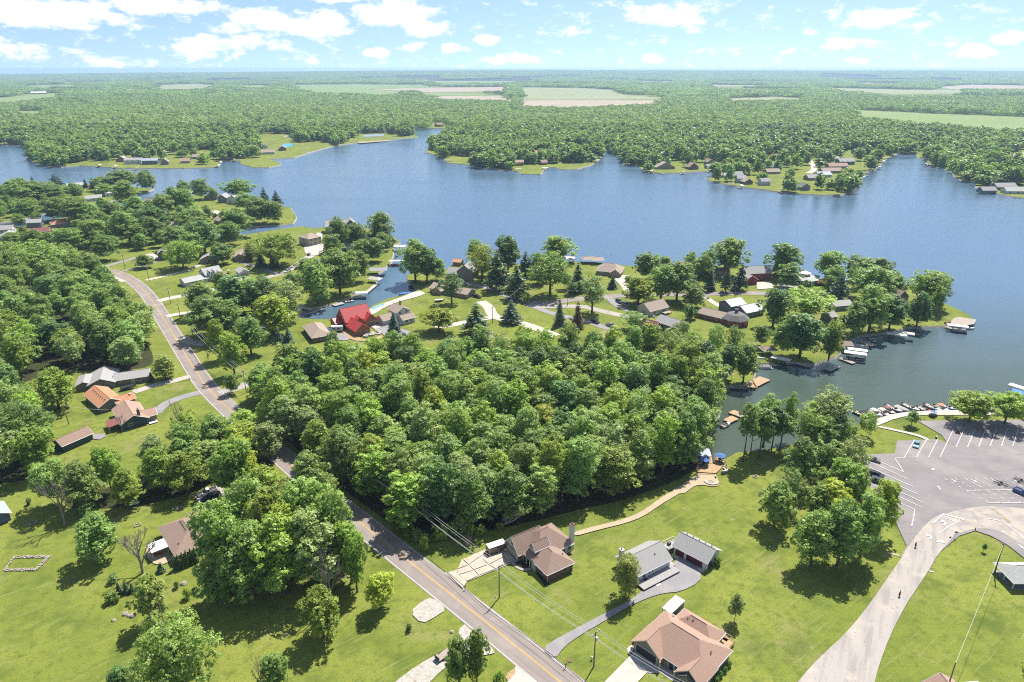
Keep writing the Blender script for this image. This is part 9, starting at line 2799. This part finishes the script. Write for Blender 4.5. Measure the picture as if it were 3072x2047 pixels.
def person(label, pos, an, shirt, legs, pose):
 o = thing('person', label, 'person', pos, an)
 if pose == 'ride':
  J = [(0, 0, .98), (.12, 0, 1.18), (.28, 0, 1.42), (.34, 0, 1.55), (.38, 0, 1.66), (.40, 0, 1.78),
       (.26, .18, 1.38), (.42, .24, 1.18), (.62, .2, 1.08), (.26, -.18, 1.38), (.42, -.24, 1.18), (.62, -.2, 1.08),
       (.02, .1, .94), (.34, .13, .72), (.18, .12, .35), (.02, -.1, .94), (.30, -.13, .62), (.10, -.12, .22)]
 else:
  J = [(0, 0, .95), (0, 0, 1.15), (0, 0, 1.38), (0, 0, 1.5), (.02, 0, 1.6), (.02, 0, 1.72),
       (0, .18, 1.38), (.03, .24, 1.12), (.12, .22, .9), (0, -.18, 1.38), (.03, -.24, 1.12), (.12, -.22, .9),
       (0, .1, .9), (.03, .11, .5), (0, .11, .08), (0, -.1, .9), (.03, -.11, .5), (0, -.11, .08)]
 B = [(0, 1), (1, 2), (2, 3), (3, 4), (4, 5), (2, 6), (6, 7), (7, 8), (2, 9), (9, 10), (10, 11), (0, 12), (12, 13), (13, 14), (0, 15), (15, 16), (16, 17)]
 Rr = [.15, .14, .17, .06, .10, .085, .075, .05, .035, .075, .05, .035, .10, .065, .045, .10, .065, .045]
 skin_body('body', J, B, Rr, M['skin'], o)
 sh = [0, 1, 2, 6, 7, 9, 10]
 ix = {k: i for i, k in enumerate(sh)}
 skin_body('shirt', [J[k] for k in sh], [(ix[a], ix[b]) for (a, b) in B if a in ix and b in ix], [Rr[k] + .025 for k in sh], M[shirt], o)
 sh = [0, 12, 13, 15, 16]
 ix = {k: i for i, k in enumerate(sh)}
 skin_body('shorts', [J[k] for k in sh], [(ix[a], ix[b]) for (a, b) in B if a in ix and b in ix], [Rr[k] + .02 for k in sh], M[legs], o)
 hx, hy, hz_ = J[5]
 MB().lathe([(.10, -.02), (.115, .04), (.08, .10), (.02, .12)], hx - .01, hy, hz_, 8).build('hair', M['hair'], o)
 MB().box(hx + .10, hy, hz_ - .06, .05, .03, .05).build('nose', M['skin'], o)
 for s_ in (-1, 1):
  MB().box(hx + .095, hy + s_ * .04, hz_ - .01, .02, .025, .015).build('eye', M['hair'], o)
  h = J[8] if s_ > 0 else J[11]
  hand = MB()
  hand.box(h[0] + .03, h[1], h[2] - .05, .09, .03, .08)
  for k in range(4):
   hand.tube([(h[0] + .065, h[1], h[2] - .045 + k * .02), (h[0] + .11 - abs(k - 1.5) * .008, h[1], h[2] - .06 + k * .02)], .009, 4)
  hand.tube([(h[0] + .02, h[1], h[2] + .02), (h[0] + .07, h[1] - s_ * .03, h[2] + .03)], .01, 4)
  hand.build('hand', M['skin'], o)
 return o

def bicycle(label, pos, an):
 o = thing('bicycle', label, 'bicycle', pos, an)
 for xx in (-.52, .52):
  w_ = MB()
  ring = [(xx + .33 * math.cos(k * 6.283 / 16), 0, .34 + .33 * math.sin(k * 6.283 / 16)) for k in range(17)]
  w_.tube(ring, .022, 5, False)
  for k in range(8):
   w_.tube([(xx, 0, .34), ring[k * 2]], .005, 3)
  w_.build('wheel', M['tyre'], o)
 f = MB()
 for a, b in (((-.52, 0, .34), (-.1, 0, .32)), ((-.1, 0, .32), (-.22, 0, .86)), ((-.52, 0, .34), (-.2, 0, .78)), ((-.2, 0, .78), (.36, 0, .80)), ((-.1, 0, .32), (.38, 0, .74)), ((.36, 0, .95), (.52, 0, .34))):
  f.tube([a, b], .022, 5)
 f.build('frame', M['car_red'], o)
 MB().box(-.22, 0, .86, .26, .13, .06).build('saddle', M['tyre'], o)
 MB().tube([(.36, 0, .95), (.36, 0, 1.05)], .018, 4).tube([(.42, -.26, 1.06), (.36, 0, 1.05), (.42, .26, 1.06)], .016, 4).build('handlebar', M['dark_metal'], o)
 return o

for (p, q, sh, lg, lb) in (((108.6,150.2), (110.6,152.4), 'cloth_dark', 'cloth_dark', 'dark clothes riding up'), ((94.61,131.8), (96.87,134.4), 'shirt_orange', 'cloth_dark', 'an orange top riding along')):
 an = heading(p, q)
 bicycle('bicycle ridden by the person in %s the park road' % lb.replace(' riding', ' going'), (p[0], p[1], .12), an)
 person('person in %s the park road on a bicycle' % lb, (p[0] - .2 * math.cos(an), p[1] - .2 * math.sin(an), .02), an, sh, lg, 'ride')
mat('shirt_teal', (0.03, 0.42, 0.38), 0.8, 0.1, 8.0)
person('person in a teal top standing on the shaded porch of the large house', (*(34.96,110.3), .12), -1.2, 'shirt_teal', 'cloth_dark', 'stand')

# ---- pickets of the far lake: buoys and glints of small craft
for i_, (p, lb) in enumerate((((-31.17,503.1), 'thin marker pole in the open lake before the dark trees'), ((68.87,465.9), 'small marker buoy off the tan boathouses'))):
 by = thing('marker_buoy', lb, 'buoy', (p[0], p[1], WATER))
 MB().lathe([(.16, -.2), (.18, .3), (.06, .5), (.05, 1.6)], n=8).build('float', M['dark_metal'], by)
 MB().lathe([(.07, 1.2), (.07, 1.45)], n=8).build('band', M['trim_white'], by)

# ---- joints and panels of the concrete driveway
JZ = LAYER[0] + .02
dwy = [ob for ob in C.objects if ob.name == 'driveway'][0]
slabs = [[(-12.97,145.1),(-11.46,143.1),(-13.84,141.7),(-13.94,141.8)], [(-12.85,145.3),(-7.26,149.2),(-6.84,148.0),(-11.28,143.3)], [(-7.11,149.2),(-4.26,150.8),(-1.76,149.8),(-6.50,146.3)], [(-11.23,143.0),(-7.77,145.3),(-6.40,143.3),(-9.80,141.3)], [(-7.59,145.5),(-2.98,148.5),(-2.29,146.3),(-6.12,143.3)],
      [(-9.60,141.1),(-6.12,143.1),(-4.42,141.5),(-8.42,139.2)], [(-5.94,143.2),(-2.19,145.9),(-1.15,143.7),(-4.25,141.7)], [(-14.08,141.3),(-11.26,142.8),(-9.88,141.1),(-13.76,139.4)], [(-13.47,139.2),(-9.78,141.0),(-8.55,139.1),(-11.28,137.1)], [(-16.72,140.2),(-14.78,140.9),(-11.35,137.0),(-12.27,134.6)], [(-2.89,148.6),(-1.47,149.2),(0.88,144.8),(-1.06,143.8),(-2.01,146.2)], [(-6.27,147.8),(-4.41,149.1),(-2.89,148.6),(-7.50,145.6)]]
for k, sp in enumerate(slabs):
 sheet('slab', chaikin(sp, True, 0), 'concrete', JZ, dwy)

# ---- far woodland, once the houses are known
far_lines = [(ln, w_) for (n_, ln, w_, m_, lb) in DRIVES]
P_near, P_mid, P_far = far_woods(HOUSE_SPOTS, far_lines)
near_p, mid_p, far_p = mass_protos()
full_p = []
for kd_, tn_ in (('m', 'g'), ('f', 'b'), ('f', 'g'), ('m', 'b'), ('m', 'd'), ('w', 'p')):
 pm, _, h0_, r0_ = PROTO[kd_][len(full_p) % 3]
 po = bpy.data.objects.new('woodland_tree', pm)
 po.color = (*TINTS[tn_], 1)
 full_p.append((po, h0_, r0_))
mass_object('woodland', 'further trees of the nearer woods and yards', MASS + fill_yards(HOUSE_SPOTS, far_lines + [(road_line, 9)]), full_p)
mass_object('shore_woodland', 'green woods along the far shores of the lake', P_near, near_p)
mass_object('distant_woodland', 'woods between the distant fields', P_mid, mid_p)
mass_object('horizon_woodland', 'bluish woods towards the horizon', P_far, far_p)

# ---- summer haze: one closed box of thin air round the whole scene
mb = MB()
mb.box(0, 6600, -6.0, 27000, 14600, 131.0)
hz = bpy.data.materials.new('haze')
hz.use_nodes = True
hz.node_tree.nodes.clear()
ho = hz.node_tree.nodes.new('ShaderNodeOutputMaterial')
hv = hz.node_tree.nodes.new('ShaderNodeVolumePrincipled')
hv.inputs['Color'].default_value = (0.52, 0.74, 1.0, 1)
hv.inputs['Density'].default_value = 0.00008
hv.inputs['Anisotropy'].default_value = 0.2
hz.node_tree.links.new(hv.outputs[0], ho.inputs['Volume'])
haze = kind(mb.build('haze', hz), 'stuff', 'thin summer haze')
